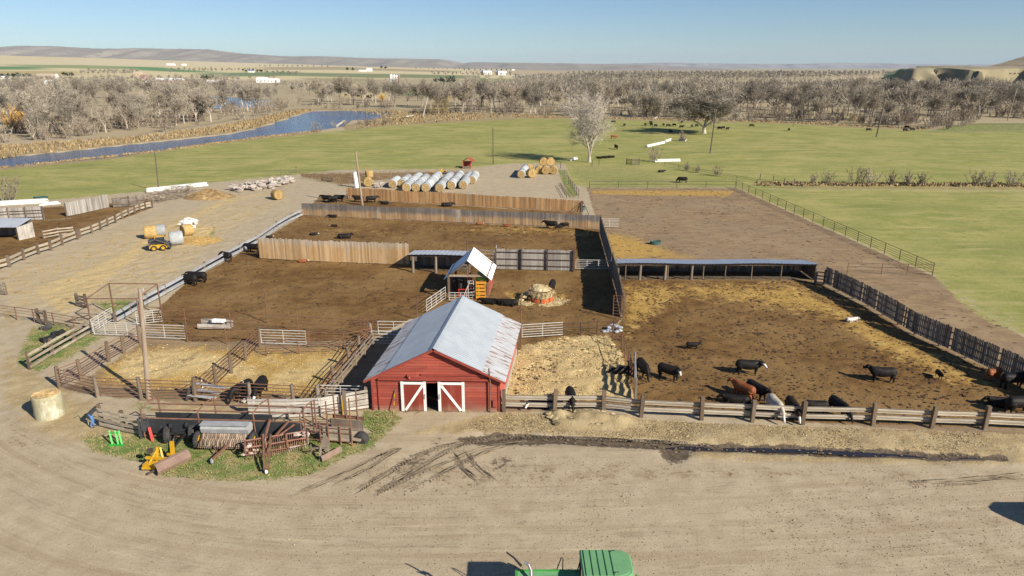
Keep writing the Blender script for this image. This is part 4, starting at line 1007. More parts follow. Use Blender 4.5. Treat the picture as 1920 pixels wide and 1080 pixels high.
# bales by the skid steer
o = put_bale(at(330,460)+V(0,.3,0), math.radians(-62), 'round bale with silver wrap held in front of the yellow skid steer', s=1.05)
o = put_raw(at(284,447), math.radians(-70), 'orange round bale lying beyond the skid steer'); 
o = put_raw(at(352,442), math.radians(-40), 'loosened orange bale among the white stones', s=.9)
put_bale(at(300,443), math.radians(-62), 'silver-wrapped bale half hidden behind the skid steer', s=.95)
put_raw(at(520,374), .8, 'weathered lone round bale standing by itself on the upper lane', s=.95)
put_raw(at(690,349.5), .3, 'tan bale lying at the left of the fenced bale yard')
ub = copy_tree(bp2); place(ub, at(690.5,348)+V(.2,.6,1.55), 0, .85); ub.rotation_euler = (math.pi/2, 0, 0); ub.location.z = 2.2; tag(ub, 'upright bale standing on top of the tan bale in the yard', 'hay bale')
ub.location.y += .7

# loose hay heaps and the round feeder
def heap(name, label, cat, c, sx, sy, h, mat, strands=None, seed=1, n=26, kind=None):
    rr = np.random.default_rng(seed); mb = MB(); vs = []; c = Vector(c)
    for j in range(n+1):
        for i in range(n+1):
            u, v = i/n*2-1, j/n*2-1; d = math.hypot(u, v)
            z = max(0, 1-d**1.7)*h*(.75+.5*float(vnoise(np.array([u*6+seed*9]), np.array([v*6+3.]), 1.6)[0]))*(1+rr.uniform(-.12,.12))
            vs.append((c.x+u*sx+rr.uniform(-.03,.03), c.y+v*sy+rr.uniform(-.03,.03), c.z+z-.05))
    mb.add(vs, [(j*(n+1)+i, j*(n+1)+i+1, (j+1)*(n+1)+i+1, (j+1)*(n+1)+i) for j in range(n) for i in range(n)])
    for k in range(strands or 0):
        a = R.uniform(0, 6.28); d = math.sqrt(R.random())*1.02; x = c.x+math.cos(a)*d*sx; y = c.y+math.sin(a)*d*sy
        z = max(0, 1-d**1.7)*h+c.z; b = R.uniform(0, 6.28); l = R.uniform(.15,.4)
        mb.add([(x,y,z), (x+math.cos(b)*l,y+math.sin(b)*l,z+R.uniform(0,.12)), (x+.05*math.cos(b+1.5),y+.05*math.sin(b+1.5),z+.05)], [(0,1,2)])
    o = mb.build(name, mat); return tag(o, label, cat, None, kind)
fd = thing('hay_feeder', 'round hay feeder ring with orange-red panels full of pale hay', 'hay feeder', at(1014,563))
fc_ = at(1014,563)
mb = MB(); n = 28; vs = []
for z, k in ((0,1.0),(.5,1.02),(.9,.98),(1.15,.88),(1.32,.66),(1.42,.35),(1.44,0.02)):
    for a in range(n):
        q = 1.08*k*(1+R.uniform(-.05,.05)); vs.append(fc_+V(math.cos(6.2832*a/n)*q*1.05, math.sin(6.2832*a/n)*q, z+R.uniform(-.05,.05)+.12*math.cos(6.2832*a/n+2)*(z > 1)))
mb.add(vs, [(i*n+a, i*n+(a+1) % n, (i+1)*n+(a+1) % n, (i+1)*n+a) for i in range(6) for a in range(n)])
for k in range(46):
    a = R.uniform(0,6.28); q = R.uniform(.1,1.15); s = R.uniform(.08,.22); mb.lump(fc_+V(math.cos(a)*q-.1, math.sin(a)*q, R.uniform(.9,1.5) if q < .8 else R.uniform(.35,1.05)), s*1.5, s, s*.6, n=8, rough=.4, rz=a)
for k in range(2200):
    a = R.uniform(0,6.28); q = math.sqrt(R.random())*1.3; z = 1.42-.4*q*q+R.uniform(-.1,.15); l = R.uniform(.1,.35); b = R.uniform(0,6.28); p = fc_+V(math.cos(a)*q, math.sin(a)*q, z)
    mb.add([p, p+V(math.cos(b)*l, math.sin(b)*l, R.uniform(-.2,.1)), p+V(.03,.03,.03)], [(0,1,2)])
for k in range(14):
    s = R.uniform(.12,.26); mb.lump(fc_+V(R.uniform(-2.0,-1.1), R.uniform(-.4,.8), R.uniform(.1,.7)), s*1.3, s, s*.8, n=8, rough=.4)
mb.build('hay_core', M['hay_pale'], fd)
mb = MB()
for z in (.04,.5,1.22): mb.tube([fc_+V(math.cos(6.2832*a/24)*1.22, math.sin(6.2832*a/24)*1.22, z) for a in range(25)], .035, 5, cap=False)
mb.build('feeder_ring', M['rust'], fd)
M['feeder_orange'] = pmat('feeder_orange', (.55,.13,.035), (.45,.10,.03), 3, c3=(.5,.4,.3), rough=.6)
for a0 in range(8):
    mb = MB(); vs = []
    for k in range(4):
        a = 6.2832*(a0+k/3*.86)/8; 
        for rr_ in (1.20,1.225):
            vs += [fc_+V(math.cos(a)*rr_, math.sin(a)*rr_, .06), fc_+V(math.cos(a)*rr_, math.sin(a)*rr_, .48)]
    fs = []
    for k in range(3):
        b = k*4; fs += [(b,b+4,b+5,b+1), (b+2,b+3,b+7,b+6), (b+1,b+5,b+7,b+3), (b,b+2,b+6,b+4)]
    mb.add(vs, fs); mb.build('feeder_panel', M['feeder_orange'], fd)
mb = MB()
for k in range(16):
    a = 6.2832*k/16; mb.tube([fc_+V(math.cos(a)*1.22, math.sin(a)*1.22, .48), fc_+V(math.cos(a+.12)*1.2, math.sin(a+.12)*1.2, 1.22)], .022, 4)
mb.build('feeder_bar', M['rust'], fd)
heap('spilled_hay', 'pale hay spilled on the ground around the round feeder', 'hay', at(1016,566), 2.7, 1.6, .14, M['hay_pale'], 420, 4)
heap('manure_heap', 'golden-brown heap of old bedding beside the upper lane', 'heap', at(393,370), 4.6, 3.2, 1.3, pmat('heap_brown', (.30,.20,.09), (.19,.12,.055), 1.2, bump=.05, c3=(.42,.30,.13), fine=.5), 200, 5)
heap('bedding_pile', 'low mound of loose straw just right of the stones and bales', 'heap', at(372,452), 3.2, 2.6, .45, M['straw_gold'], 200, 8)
# straw bedding: loose clumps and strands over the pen by the barn
def in_poly(x, y, pts):
    ins = False
    for i in range(len(pts)):
        x1, y1 = pts[i]; x2, y2 = pts[(i+1) % len(pts)]
        if (y1 > y) != (y2 > y) and x < (x2-x1)*(y-y1)/(y2-y1)+x1: ins = not ins
    return ins
def scatter(pts, n, rr=None):
    rr = rr or R; wp = [at(x, y) for x, y in pts]; wl = [(p.x, p.y) for p in wp]
    x0, x1 = min(p[0] for p in wl), max(p[0] for p in wl); y0, y1 = min(p[1] for p in wl), max(p[1] for p in wl)
    out = []
    for _ in range(n*40):
        x, y = rr.uniform(x0, x1), rr.uniform(y0, y1)
        if in_poly(x, y, wl):
            out.append((x, y))
            if len(out) >= n: break
    return out
M['straw_pale'] = pmat('straw_pale', (.60,.47,.25), (.50,.37,.17), 4, vamt=.6, fine=.4, c3=(.22,.15,.07), stain=(.54,.66), bump=.02)
mb = MB()
for x, y in scatter(strawP, 60):
    s = R.uniform(.05,.16); mb.lump((x, y, .03), s*R.uniform(1.2,2.2), s, s*.5, n=7, rough=.45, rz=R.uniform(0,6))
for x, y in scatter(strawP, 8000):
    a = R.uniform(0,6.28); l = R.uniform(.05,.16); w = .02
    mb.add([(x,y,R.uniform(.03,.10)), (x+math.cos(a)*l,y+math.sin(a)*l,R.uniform(.03,.12)), (x-math.sin(a)*w,y+math.cos(a)*w,R.uniform(.05,.12))], [(0,1,2)])
tag(mb.build('straw_bedding', M['straw_pale']), kind='stuff')
mb = MB()
for x, y in scatter(strawL, 1500):
    a = R.uniform(0,6.28); l = R.uniform(.06,.2)
    mb.add([(x,y,R.uniform(.02,.08)), (x+math.cos(a)*l,y+math.sin(a)*l,R.uniform(.02,.12)), (x-math.sin(a)*.03,y+math.cos(a)*.03,R.uniform(.03,.12))], [(0,1,2)])
tag(mb.build('loose_straw', M['straw_pale']), kind='stuff')
M['clod'] = pmat('clod', (.085,.052,.028), (.055,.033,.018), 4, vamt=.5)
mb = MB()
for zone, n in ((penB, 3600), (penA[:9]+[(590,640),(350,640),(265,606),(345,534),(482,456)], 3000), (chutepen, 300), (penL, 500)):
    for x, y in scatter(zone, n):
        s = R.uniform(.03,.11)*(1.5 if R.random() < .1 else 1); mb.lump((x,y,.01), s*R.uniform(1,1.7), s, s*.55, n=5, rough=.3, rz=R.uniform(0,6))
tag(mb.build('manure_clods', M['clod']), kind='stuff')
M['clod_dry'] = pmat('clod_dry', (.14,.098,.064), (.10,.07,.045), 4, vamt=.5)
mb = MB()
for x, y in scatter(penC, 1500):
    s = R.uniform(.05,.16); mb.lump((x,y,.0), s*R.uniform(1.2,2.4), s, s*.35, n=5, rough=.3, rz=R.uniform(0,6))
tag(mb.build('dry_clods', M['clod_dry']), kind='stuff')
M['hay_old'] = pmat('hay_old', (.42,.33,.18), (.28,.21,.11), 5, vamt=1.2, c3=(.12,.09,.05), stain=(.54,.66), fine=.4)
mb = MB(); clods = MB()
for x, y in scatter([(940,775),(1200,788),(1500,801),(2000,818),(2000,860),(1750,846),(1500,836),(1200,824),(1000,812),(850,806)], 10000):
    a = R.uniform(0,6.28); l = R.uniform(.06,.18)
    mb.add([(x,y,R.uniform(.03,.08)), (x+math.cos(a)*l,y+math.sin(a)*l,R.uniform(.03,.10)), (x-math.sin(a)*.02,y+math.cos(a)*.02,R.uniform(.04,.10))], [(0,1,2)])
for x, y in scatter([(1030,774),(1115,772),(1185,786),(1150,802),(1040,798)], 420):
    s = R.uniform(.05,.26); mb.lump((x,y,.12), s*1.5, s, s*.6, n=6, rough=.4, rz=R.uniform(0,6))
tag(mb.build('feed_litter', M['hay_old']), kind='stuff')
M['pebble'] = pmat('pebble', (.34,.275,.19), (.24,.19,.125), 6, vamt=.9)
mb = MB()
for x, y in scatter([(-300,700),(120,850),(420,910),(640,890),(850,840),(1240,870),(2300,875),(2600,1080),(-400,1080)], 12000):
    s = R.uniform(.010,.026)*(1.8 if R.random() < .06 else 1); mb.lump((x,y,.012), s*R.uniform(1,1.8), s, s*.7, n=4, rough=.3, rz=R.uniform(0,6))
for x, y in scatter([(0,520),(420,370),(540,360),(560,395),(340,530),(215,590),(0,600)], 2500):
    s = R.uniform(.02,.06); mb.lump((x,y,.012), s*R.uniform(1,2), s, s*.7, n=4, rough=.3, rz=R.uniform(0,6))
tag(mb.build('gravel', M['pebble']), kind='stuff')
mb = MB()
for x, y in scatter(mud, 260):
    s = R.uniform(.02,.07); mb.lump((x+R.gauss(0,.25),y+R.gauss(0,.3),.0), s*R.uniform(1,2), s, s*.6, n=5, rough=.35, rz=R.uniform(0,6))
tag(mb.build('mud_clods', pmat('mud_clod', (.22,.17,.11), (.12,.09,.06), 3, vamt=.8)), kind='stuff')
# grass tufts among the machines
M['tuft'] = pmat('tuft', (.15,.20,.05), (.36,.29,.13), .5, vamt=.7, fine=.3)
mb = MB()
def tufts(zone, n, h=.085, spread=.12):
    for x, y in scatter(zone, n):
        for k in range(5):
            a = R.uniform(0,6.28); b = R.uniform(.02,spread); hh = h*R.uniform(.5,1.3)
            mb.add([(x-.03*math.sin(a),y+.03*math.cos(a),0), (x+.03*math.sin(a),y-.03*math.cos(a),0), (x+math.cos(a)*b,y+math.sin(a)*b,hh)], [(0,1,2)])
tufts(grassI, 2300); tufts([(682,770),(742,772),(742,798),(700,808),(672,800)], 260); tufts([(62,612),(110,604),(180,628),(130,672),(70,700),(40,650)], 500); tufts([(170,565),(250,560),(280,575),(215,592)], 200)
tag(mb.build('grass_tufts', M['tuft']), kind='stuff')
# dry grass / reeds along the river banks and field edges
M['reed'] = pmat('reed', (.34,.25,.125), (.26,.185,.095), .2, vamt=.7)
mb = MB()
for zone, n, h in (([(-200,318),(0,296),(250,268),(430,249),(480,239),(537,221),(560,213),(592,206),(560,205),(470,224),(380,241),(250,256),(0,274),(-200,290)], 1500, .8), ([(590,206),(735,207),(990,215),(960,219),(735,236),(660,243),(720,217),(640,205)], 700, .8), ([(960,215),(1100,219),(1440,227),(1740,240),(1740,243),(1440,229.5),(1100,222),(960,220)], 900, .6), ([(-200,331),(0,313),(300,281),(480,257),(600,244),(600,247),(480,260),(300,284),(0,316),(-200,336)], 500, .3), ([(1420,343),(2100,346),(2100,351),(1420,348)], 700, .45)):
    for x, y in scatter(zone, n):
        for k in range(4):
            a = R.uniform(0,6.28); w = R.uniform(.15,.45); hh = h*R.uniform(.4,1.2); ox, oy = R.uniform(-.8,.8), R.uniform(-.8,.8)
            mb.add([(x+ox-w*math.cos(a),y+oy-w*math.sin(a),-.1), (x+ox+w*math.cos(a),y+oy+w*math.sin(a),-.1), (x+ox+R.uniform(-.3,.3),y+oy,hh)], [(0,1,2)])
tag(mb.build('bank_grass', M['reed']), kind='stuff')
# rubble: white stones
def stones(label, group, zone, n, smin, smax, mat, zmax, name='rubble_stone'):
    for x, y in scatter(zone, n):
        s = R.uniform(smin, smax); mb = MB(); mb.lump((0,0,s*.35), s*R.uniform(1,1.7), s, s*.6, n=7, rough=.3, rz=R.uniform(0,6))
        o = mb.build(name, mat); o.location = (x, y, R.uniform(0, zmax)); tag(o, label, 'stone', group)
stones('pale stone lying in the long rubble bank at the back left', 'stones of the rubble bank', [(428,352),(470,345),(545,337),(549,343),(500,356),(440,362)], 170, .16, .62, M['stone'], .6)
M['stone_white'] = pmat('stone_white', (.74,.70,.64), (.64,.60,.53), 2, bump=.02, c3=(.45,.40,.33))
stones('white broken concrete chunk heaped beside the skid steer bales', 'white chunks by the skid steer', [(336,425),(348,416),(366,418),(374,428),(370,440),(352,442),(350,430)], 26, .2, .6, M['stone_white'], .55)
stones('pale stone scattered by the yard bales behind the windbreak', 'stones by the yard bales', [(700,346),(720,343),(725,350),(705,354)], 12, .25, .55, M['stone'], .2)
bp_ = MB()
for x, y in scatter([(276,370),(310,362),(352,353),(362,360),(350,370),(300,382),(282,380)], 420):
    a = R.uniform(0,6.28); l = R.uniform(.6,2.2); z = R.uniform(0,.9)
    bp_.tube([(x,y,z), (x+math.cos(a)*l,y+math.sin(a)*l*.6,z+R.uniform(-.2,.5))], [.05,.015], 3)
tag(bp_.build('brush_pile', M['brush']), 'grey tangle of cut branches piled at the head of the far left pens', 'brush pile')
# ================================================================ PIPES / POLES / SMALL THINGS
def pipes(label, a, b, n, r=.15, dz=0.0):
    a, b = at(*a), at(*b); d = (b-a).normalized(); nrm = V(-d.y, d.x, 0); t_ = thing('irrigation_pipe_stack', label, 'pipes', a.lerp(b,.5))
    for k in range(n):
        row, c = (0, k) if k < (n+1)//2 else (1, k-(n+1)//2)
        o = nrm*((c+.5*row)*r*2.05)+V(0,0,r*1.02+row*r*1.75); mb = MB(); q0 = a+o-d*R.uniform(0,.8); mb.tube([q0, a.lerp(b,.5)+o+V(0,0,R.uniform(-.02,.02)), b+o+d*R.uniform(0,.8)], r, 8); mb.build('pipe', M['pipe_white'], t_)
pipes('white irrigation pipes stacked along the fence at the head of the lane', (280,361), (384,350), 7, .2)
pipes('white irrigation pipes lying at the far left edge behind the old windbreak', (-40,389), (82,382), 7, .2)
pipes('short white pipe end beside the far left pipe stack', (84,386), (110,383.5), 2)
pipes('white pipes lying on the grass track beyond the pale tree', (1214,276.5), (1245,269.5), 3, .2)
pipes('short white pipe bundle just beyond the longer one on the track', (1248,267), (1259,263.5), 3, .2)
pipes('white pipe lying at the foot of the little roadside bush', (1274,264), (1283,265), 2, .2)
pipes('white pipe lying flat across the track near the pole gate', (1233,304.5), (1271,303.5), 3, .2)
pipes('small white pipe lying under the shadow of the pale tree', (1071,301.5), (1080,299.5), 2, .18)
def pole(label, px, base, top_h, lean=(0,0), r=.14, mat='pole', cross=False):
    p = at(px, base); mb = MB(); t_ = thing('utility_pole', label, 'pole', p)
    mb.tube([p, p+V(lean[0]*.5,lean[1]*.5,top_h*.5), p+V(lean[0],lean[1],top_h)], [r*1.15, r, r*.8], 9); mb.build('pole_shaft', M[mat], t_)
    mb = MB(); q = p+V(lean[0],lean[1],top_h-.25); mb.tube([q+V(.1,0,0), q+V(.22,0,.1), q+V(.22,0,.25)], .04, 5); mb.build('insulator', M['galv'], t_)
    if cross:
        mb = MB(); mb.beam(q+V(-.9,0,0), q+V(.9,0,0), .1, .12); mb.build('cross_arm', M[mat], t_)
    return t_
pole('tall leaning wooden pole in the near left corral', 279, 747, 8.0, (.55,.2), .15)
pole('tan wooden pole standing between the two board windbreaks', 679.5, 385, 8.9, (-.55,0), .17)
pole('thin dark pole at the edge of the pasture behind the bale yard', 925, 308, 8.6, (0,0), .15, 'pole_dark')
pole('dark pole leaning slightly in the right pasture below the spreading bare tree', 1331.5, 287.5, 11.5, (.6,0), .17, 'pole_dark')
pole('thin dark pole at the head of the far left pens', 298, 358, 7.2, (.35,0), .12, 'pole_dark')
pole('dark leaning pole in the far right pasture', 1643, 257, 12, (1.0,0), .2, 'pole_dark')
pole('pale tall pole by the embankment at the far right', 1889, 226, 13.5, (1.2,0), .2, 'pole')
# white box on the yard side of the orange fence and other small items
wb = thing('white_tank', 'tall narrow white standing object beside the windbreak pole', 'tank', at(669,352))
p = at(669,352); mb = MB(); mb.tube([p, p+V(-.1,0,1.6), p+V(-.25,0,3.0)], [.42,.40,.34], 10); mb.build('tank_body', M['white'], wb)
mb = MB(); mb.tube([p+V(-.25,0,3.0), p+V(-.26,0,3.12)], [.36,.2], 10); mb.build('tank_cap', M['galv'], wb)
def tub(label, px, py, rx, ry, h, mat, name='water_trough', rz=0):
    c = at(px, py); t_ = thing(name, label, 'trough', c, rz); mb = MB(); n = 24; vs = []
    for z, k in ((0,.92),(h,1.0),(h,.93),(h*.35,.88)):
        for a in range(n): vs.append((math.cos(6.2832*a/n)*rx*k, math.sin(6.2832*a/n)*ry*k, z))
    mb.add(vs, [(i*n+a, i*n+(a+1) % n, (i+1)*n+(a+1) % n, (i+1)*n+a) for i in range(3) for a in range(n)]+[tuple(range(n-1,-1,-1))])
    mb.build('trough_wall', mat, t_, world=False)
    mb = MB(); mb.add([(math.cos(6.2832*a/n)*rx*.9, math.sin(6.2832*a/n)*ry*.9, h*.6) for a in range(n)], [tuple(range(n))]); mb.build('trough_water', M['puddle'], t_, world=False)
tub('teal round stock tank tipped on the open dry pen', 1229, 458, .75, .5, .45, M['teal'])
tub('green stock tank under the steel braces at the end of the orange windbreak', 1087, 394, .9, .7, .6, M['teal'])
tub('small teal tub on the bare ground at the far left', 77, 372, 1.3, .6, .35, M['teal'])
wt = thing('white_feed_box', 'pale white box feeder standing against the weathered windbreak', 'feeder', at(1071,425)); p = at(1071,425)
mb = MB(); mb.box(p+V(0,.2,.62), (1.0,.7,1.2)); mb.build('box_body', M['galv'], wt); mb = MB(); mb.box(p+V(0,.2,1.26), (1.1,.8,.07)); mb.build('box_lid', M['white'], wt)
br = thing('brace_frame', 'triangular dark steel brace at the right end of the orange windbreak', 'brace', at(1092,400)); p = at(1092,399); 
mb = MB(); mb.tube([p, p+V(0,0,1.9)], .05, 6); mb.build('upright', M['rust_dark'], br)
for q in (at(1073,400), at(1104,402)): mb = MB(); mb.tube([p+V(0,0,1.85), q], .045, 6); mb.build('diagonal', M['rust_dark'], br)
mt = thing('mineral_box', 'low bunk box with white bags on it in the left manure pen', 'feed bunk', at(404,615)); p0, p1 = at(374,616), at(434,618); d = (p1-p0).normalized()
mb = MB(); mb.beam(p0+V(0,.5,.45), p1+V(0,.5,.45), .04, .6); mb.beam(p0+V(0,-.3,.35), p1+V(0,-.3,.35), .04, .4); mb.beam(p0+V(0,.1,.2), p1+V(0,.1,.2), .8, .05)
mb.build('bunk_side', M['plank_pale'], mt)
for k, (fx, s) in enumerate(((.5,.45),(.62,.4),(.72,.42))):
    mb = MB(); q = p0.lerp(p1, fx); mb.lump(q+V(0,.2,.75), s, .35, .22, n=9, rough=.12); tag(mb.build('feed_bag', M['white']), ('white feed bag on the bunk box, left of three','white feed bag on the bunk box, middle of three','white feed bag on the bunk box, right of three')[k], 'bag', 'bags on the bunk box')
tr = thing('wire_tangle', 'tangled rusty wire panel lying in the left manure pen', 'wire panel', at(690,605)); p = at(690,612)
mb = MB()
for k in range(7): mb.tube([p+V(-1.0+.35*k,0,.05), p+V(-1.1+.37*k,.7,.8+.1*math.sin(k))], .018, 4)
for k in range(4): mb.tube([p+V(-1.3,.2*k,.1+.22*k), p+V(0,.2*k+.1,.2+.22*k), p+V(1.5,.2*k,.05+.24*k)], .018, 4)
mb.build('wire_mesh', M['rust'], tr)
sw = MB(); p = at(1150,622)
for k in range(16): sw.lump(p+V(R.uniform(-.8,.7),R.uniform(-.3,.5),R.uniform(.05,.45)), .26,.2,.13, n=6)
tag(sw.build('plastic_heap', M['galv']), 'crumpled heap of pale plastic by the corner posts of the straw pen', 'plastic')
bg = thing('gate_board', 'narrow bluish white gate seen edge-on at the corner of the cow pen', 'gate', at(1190,722)); a, b = at(1189,700), at(1191,752)
for z in (.4,.8,1.2,1.6):
    mb = MB(); mb.beam(a+V(0,0,z), b+V(0,0,z), .05, .22); mb.build('gate_plank', M['galv'] if z > 1.0 else M['plank_pale'], bg)
for q in (a, b): mb = MB(); mb.beam(q, q+V(0,0,1.75), .15,.15); mb.build('post', M['post_grey'], bg)
yb = thing('yellow_implement', 'yellow farm implement lying beyond the wrapped bale rows', 'implement', at(827,326)); p = at(827,326)
mb = MB(); mb.beam(p+V(-1.2,0,.5), p+V(1.2,0,.6), .5,.25); mb.beam(p+V(-.4,0,.2), p+V(.2,.5,1.2), .2,.2); mb.beam(p+V(-1.8,0,.3), p+V(-1,0,.5), .2,.15); mb.build('implement_frame', M['yellow'], yb)
mb = MB(); mb.ring(p+V(.9,-.2,.35), (0,1,0), .35, .2, .2, 14); mb.build('wheel', M['tyre'], yb)
# ================================================================ MACHINES
def wheel(parent, c, axis, r, w, rim, lug=True):
    c = Vector(c); ax = Vector(axis).normalized()
    mb = MB(); mb.ring(c, ax, r, w, r*.42, 24)
    if lug:
        a0 = ax.orthogonal().normalized(); b0 = ax.cross(a0)
        for k in range(18):
            a = 6.2832*k/18; d = a0*math.cos(a)+b0*math.sin(a); d2 = a0*math.cos(a+.13)+b0*math.sin(a+.13)
            mb.beam(c+d*(r+.01)-ax*w*.45, c+d2*(r+.01)+ax*w*.05, r*.09, r*.05, up=d)
    wl = mb.build('wheel', M['tyre'], parent)
    mb = MB(); mb.tube([c-ax*w*.22, c+ax*w*.12], [r*.6, r*.6], 20); mb.tube([c-ax*w*.34, c+ax*w*.34], [r*.2, r*.2], 10); mb.build('rim', rim, wl)
    return wl
# combine in the foreground, only its top in the picture
RZ = 3.72
p00, p10, p01 = at(1087,1030,RZ), at(1178,1030,RZ), at(1087,1070,RZ)
cx0, cx1 = p00.x, p10.x; cy1 = p00.y; cy0 = cy1-1.62
cb = thing('combine_harvester', 'green combine harvester with ribbed cab roof, cut off by the bottom picture edge', 'combine harvester', (cx0, (cy0+cy1)/2, 0))
def roof_outline(x0, x1, y0, y1, rr, n=8):
    pts = [(x0+.04,y0),(x0,y0+.05),(x0,y1-.05),(x0+.04,y1)]
    for k in range(n+1):
        a = math.pi/2-math.pi/2*k/n; pts.append((x1-rr+math.cos(a)*rr, y1-rr*.8+math.sin(a)*rr*.8))
    for k in range(n+1):
        a = -math.pi/2*k/n; pts.append((x1-rr+math.cos(a)*rr, y0+rr*.8+math.sin(a)*rr*.8))
    return pts
def slab(mb, outs, mi=0):
    vs = []; m = len(outs[0][0])
    for o, z in outs: vs += [(x, y, z) for x, y in o]
    fs = []
    for i in range(len(outs)-1):
        for a in range(m):
            b = (a+1) % m; fs.append((i*m+b, i*m+a, (i+1)*m+a, (i+1)*m+b))
    fs.append(tuple(range(m))); fs.append(tuple((len(outs)-1)*m+a for a in range(m-1,-1,-1)))
    mb.add(vs, fs, mi)
mb = MB()
slab(mb, [(roof_outline(cx0, cx1, cy0, cy1, .55), RZ-.24), (roof_outline(cx0-.02, cx1+.03, cy0-.03, cy1+.02, .55), RZ-.15), (roof_outline(cx0-.02, cx1+.03, cy0-.03, cy1+.02, .55), RZ-.05), (roof_outline(cx0+.03, cx1-.03, cy0+.03, cy1-.03, .52), RZ)])
for f in list(range(len(mb.f))): mb.f[f] = mb.f[f][::-1]
rf = mb.build('cab_roof', M['green_pale'], cb)
nr = 5; wx = (cx1-cx0-.62)/nr
for k in range(nr):
    mb = MB(); mb.box((cx0+.09+wx*(k+.5), (cy0+cy1)/2, RZ+.012), (wx-.07, cy1-cy0-.18, .05)); mb.build('roof_rib', M['green_pale'], rf)
mb = MB(); slab(mb, [(roof_outline(cx1-.60, cx1-.12, cy0+.10, cy1-.10, .42), RZ-.005), (roof_outline(cx1-.59, cx1-.13, cy0+.11, cy1-.11, .41), RZ+.028)]); mb.f = [f[::-1] for f in mb.f]; mb.build('roof_panel', M['green_pale'], rf)
mb = MB()
for a, b in ((cx1-.72, cy0+.2),(cx1-.72, cy1-.2)): mb.tube([(a,b,RZ), (a,b,RZ+.09), (a+.15,b,RZ+.10)], .016, 5)
mb.build('roof_bracket', M['dark'], rf)
mb = MB(); mb.box(((cx0+cx1)/2-.03, (cy0+cy1)/2, 2.72), (cx1-cx0-.14, cy1-cy0-.12, 1.6)); mb.build('cab_glass', M['glass'], cb)
for (x, y) in ((cx0+.05,cy0+.05),(cx0+.05,cy1-.05),(cx1-.15,cy0+.1),(cx1-.15,cy1-.1)):
    mb = MB(); mb.beam((x,y,1.9), (x,y,RZ-.2), .09, .09, up=(0,1,0)); mb.build('cab_post', M['dark'], cb)
mb = MB(); mb.box(((cx0+cx1)/2, (cy0+cy1)/2-.1, 1.55), (2.0, 2.2, .8)); mb.build('cab_base', M['green_paint'], cb)
DZ = 3.05; dk = at(1000,1068,DZ); dx0 = at(966,1072,DZ).x
mb = MB(); yd = dk.y
mb.add([(dx0,yd-2.6,DZ-.35),(cx0-.03,yd-2.6,DZ-.3),(cx0-.03,yd-.05,DZ-.02),(dx0+.05,yd-.02,DZ-.02), (dx0+.1,yd-2.5,1.0),(cx0-.03,yd-2.5,1.0),(cx0-.03,yd,1.0),(dx0+.1,yd,1.0)], [(0,1,2,3),(4,7,6,5),(0,4,5,1),(1,5,6,2),(2,6,7,3),(3,7,4,0)])
mb.build('grain_tank', M['green_pale'], cb)
mb = MB(); mb.box(((dx0+cx0)/2, yd-.04, DZ-.02), (cx0-dx0, .10, .05)); mb.box((dx0+.05, yd-1.2, DZ-.06), (.10, 2.4, .10)); mb.build('tank_edge', M['green_paint'], cb)
mb = MB(); mb.box((cx0-1.15, yd-.62, DZ-.06), (.42,.5,.14)); mb.build('deck_hatch', M['dark'], cb)
for px_ in ((1044,1068,1055),(1082,1072,1088)):
    mb = MB(); q = at(px_[0],px_[1],DZ); q2 = at(px_[2],px_[1],DZ); mb.tube([q, V((q.x+q2.x)/2+.05,q.y-.05,DZ+.62), V(q2.x,q2.y-.02,DZ+.55), q2], .022, 6); mb.build('hand_rail', M['dark'], cb)
mb = MB(); q = at(990,1080,DZ); mb.tube([q+V(.12,-.3,-.2), q+V(.12,0,.25), q+V(.02,.15,.42), q+V(-.15,.2,.48)], [.07,.07,.065,.07], 10, cap=True); mb.build('exhaust_pipe', pmat('chrome', (.55,.50,.46), (.45,.38,.34), 3, rough=.25, metal=.8), cb)
mb = MB(); mb.tube([q+V(-.25,.2,.30), q+V(-.55,.45,.5), q+V(-.85,.62,.62)], [.05,.04,.03], 7); mb.tube([q+V(-.25,.2,.1), q+V(-.55,.4,.15), q+V(-.8,.5,.2)], .03, 6); mb.build('tank_auger', M['dark'], cb)
mb = MB(); q = at(1183,1058,3.3); mb.tube([V(cx1,cy1-.45,3.3), q, q+V(.02,-.2,0), V(cx1,cy1-.75,3.2)], .02, 5); mb.box(q+V(.02,-.1,-.1), (.05,.22,.4)); mb.build('mirror', M['dark'], cb)
mb = MB(); mb.box((cx1+.35,(cy0+cy1)/2-.3,2.0), (.9,1.6,.35)); mb.tube([(cx1+.1,cy1-.5,2.1), (cx1+.35,cy1-.3,2.75)], .05, 6); mb.build('front_ladder', M['green_paint'], cb)
mb = MB(); mb.box((cx1+1.4,(cy0+cy1)/2-1.2,.8), (1.4,4.6,1.0)); mb.build('header', M['green_paint'], cb)
for x, y, r in ((cx0+.6,yd+.1,.85),(cx0+.6,yd-2.9,.85),(dx0+.1,yd-.2,.55),(dx0+.1,yd-2.5,.55)): wheel(cb, (x,y,r), (0,1,0), r, .5 if r > .6 else .35, M['yellow'])
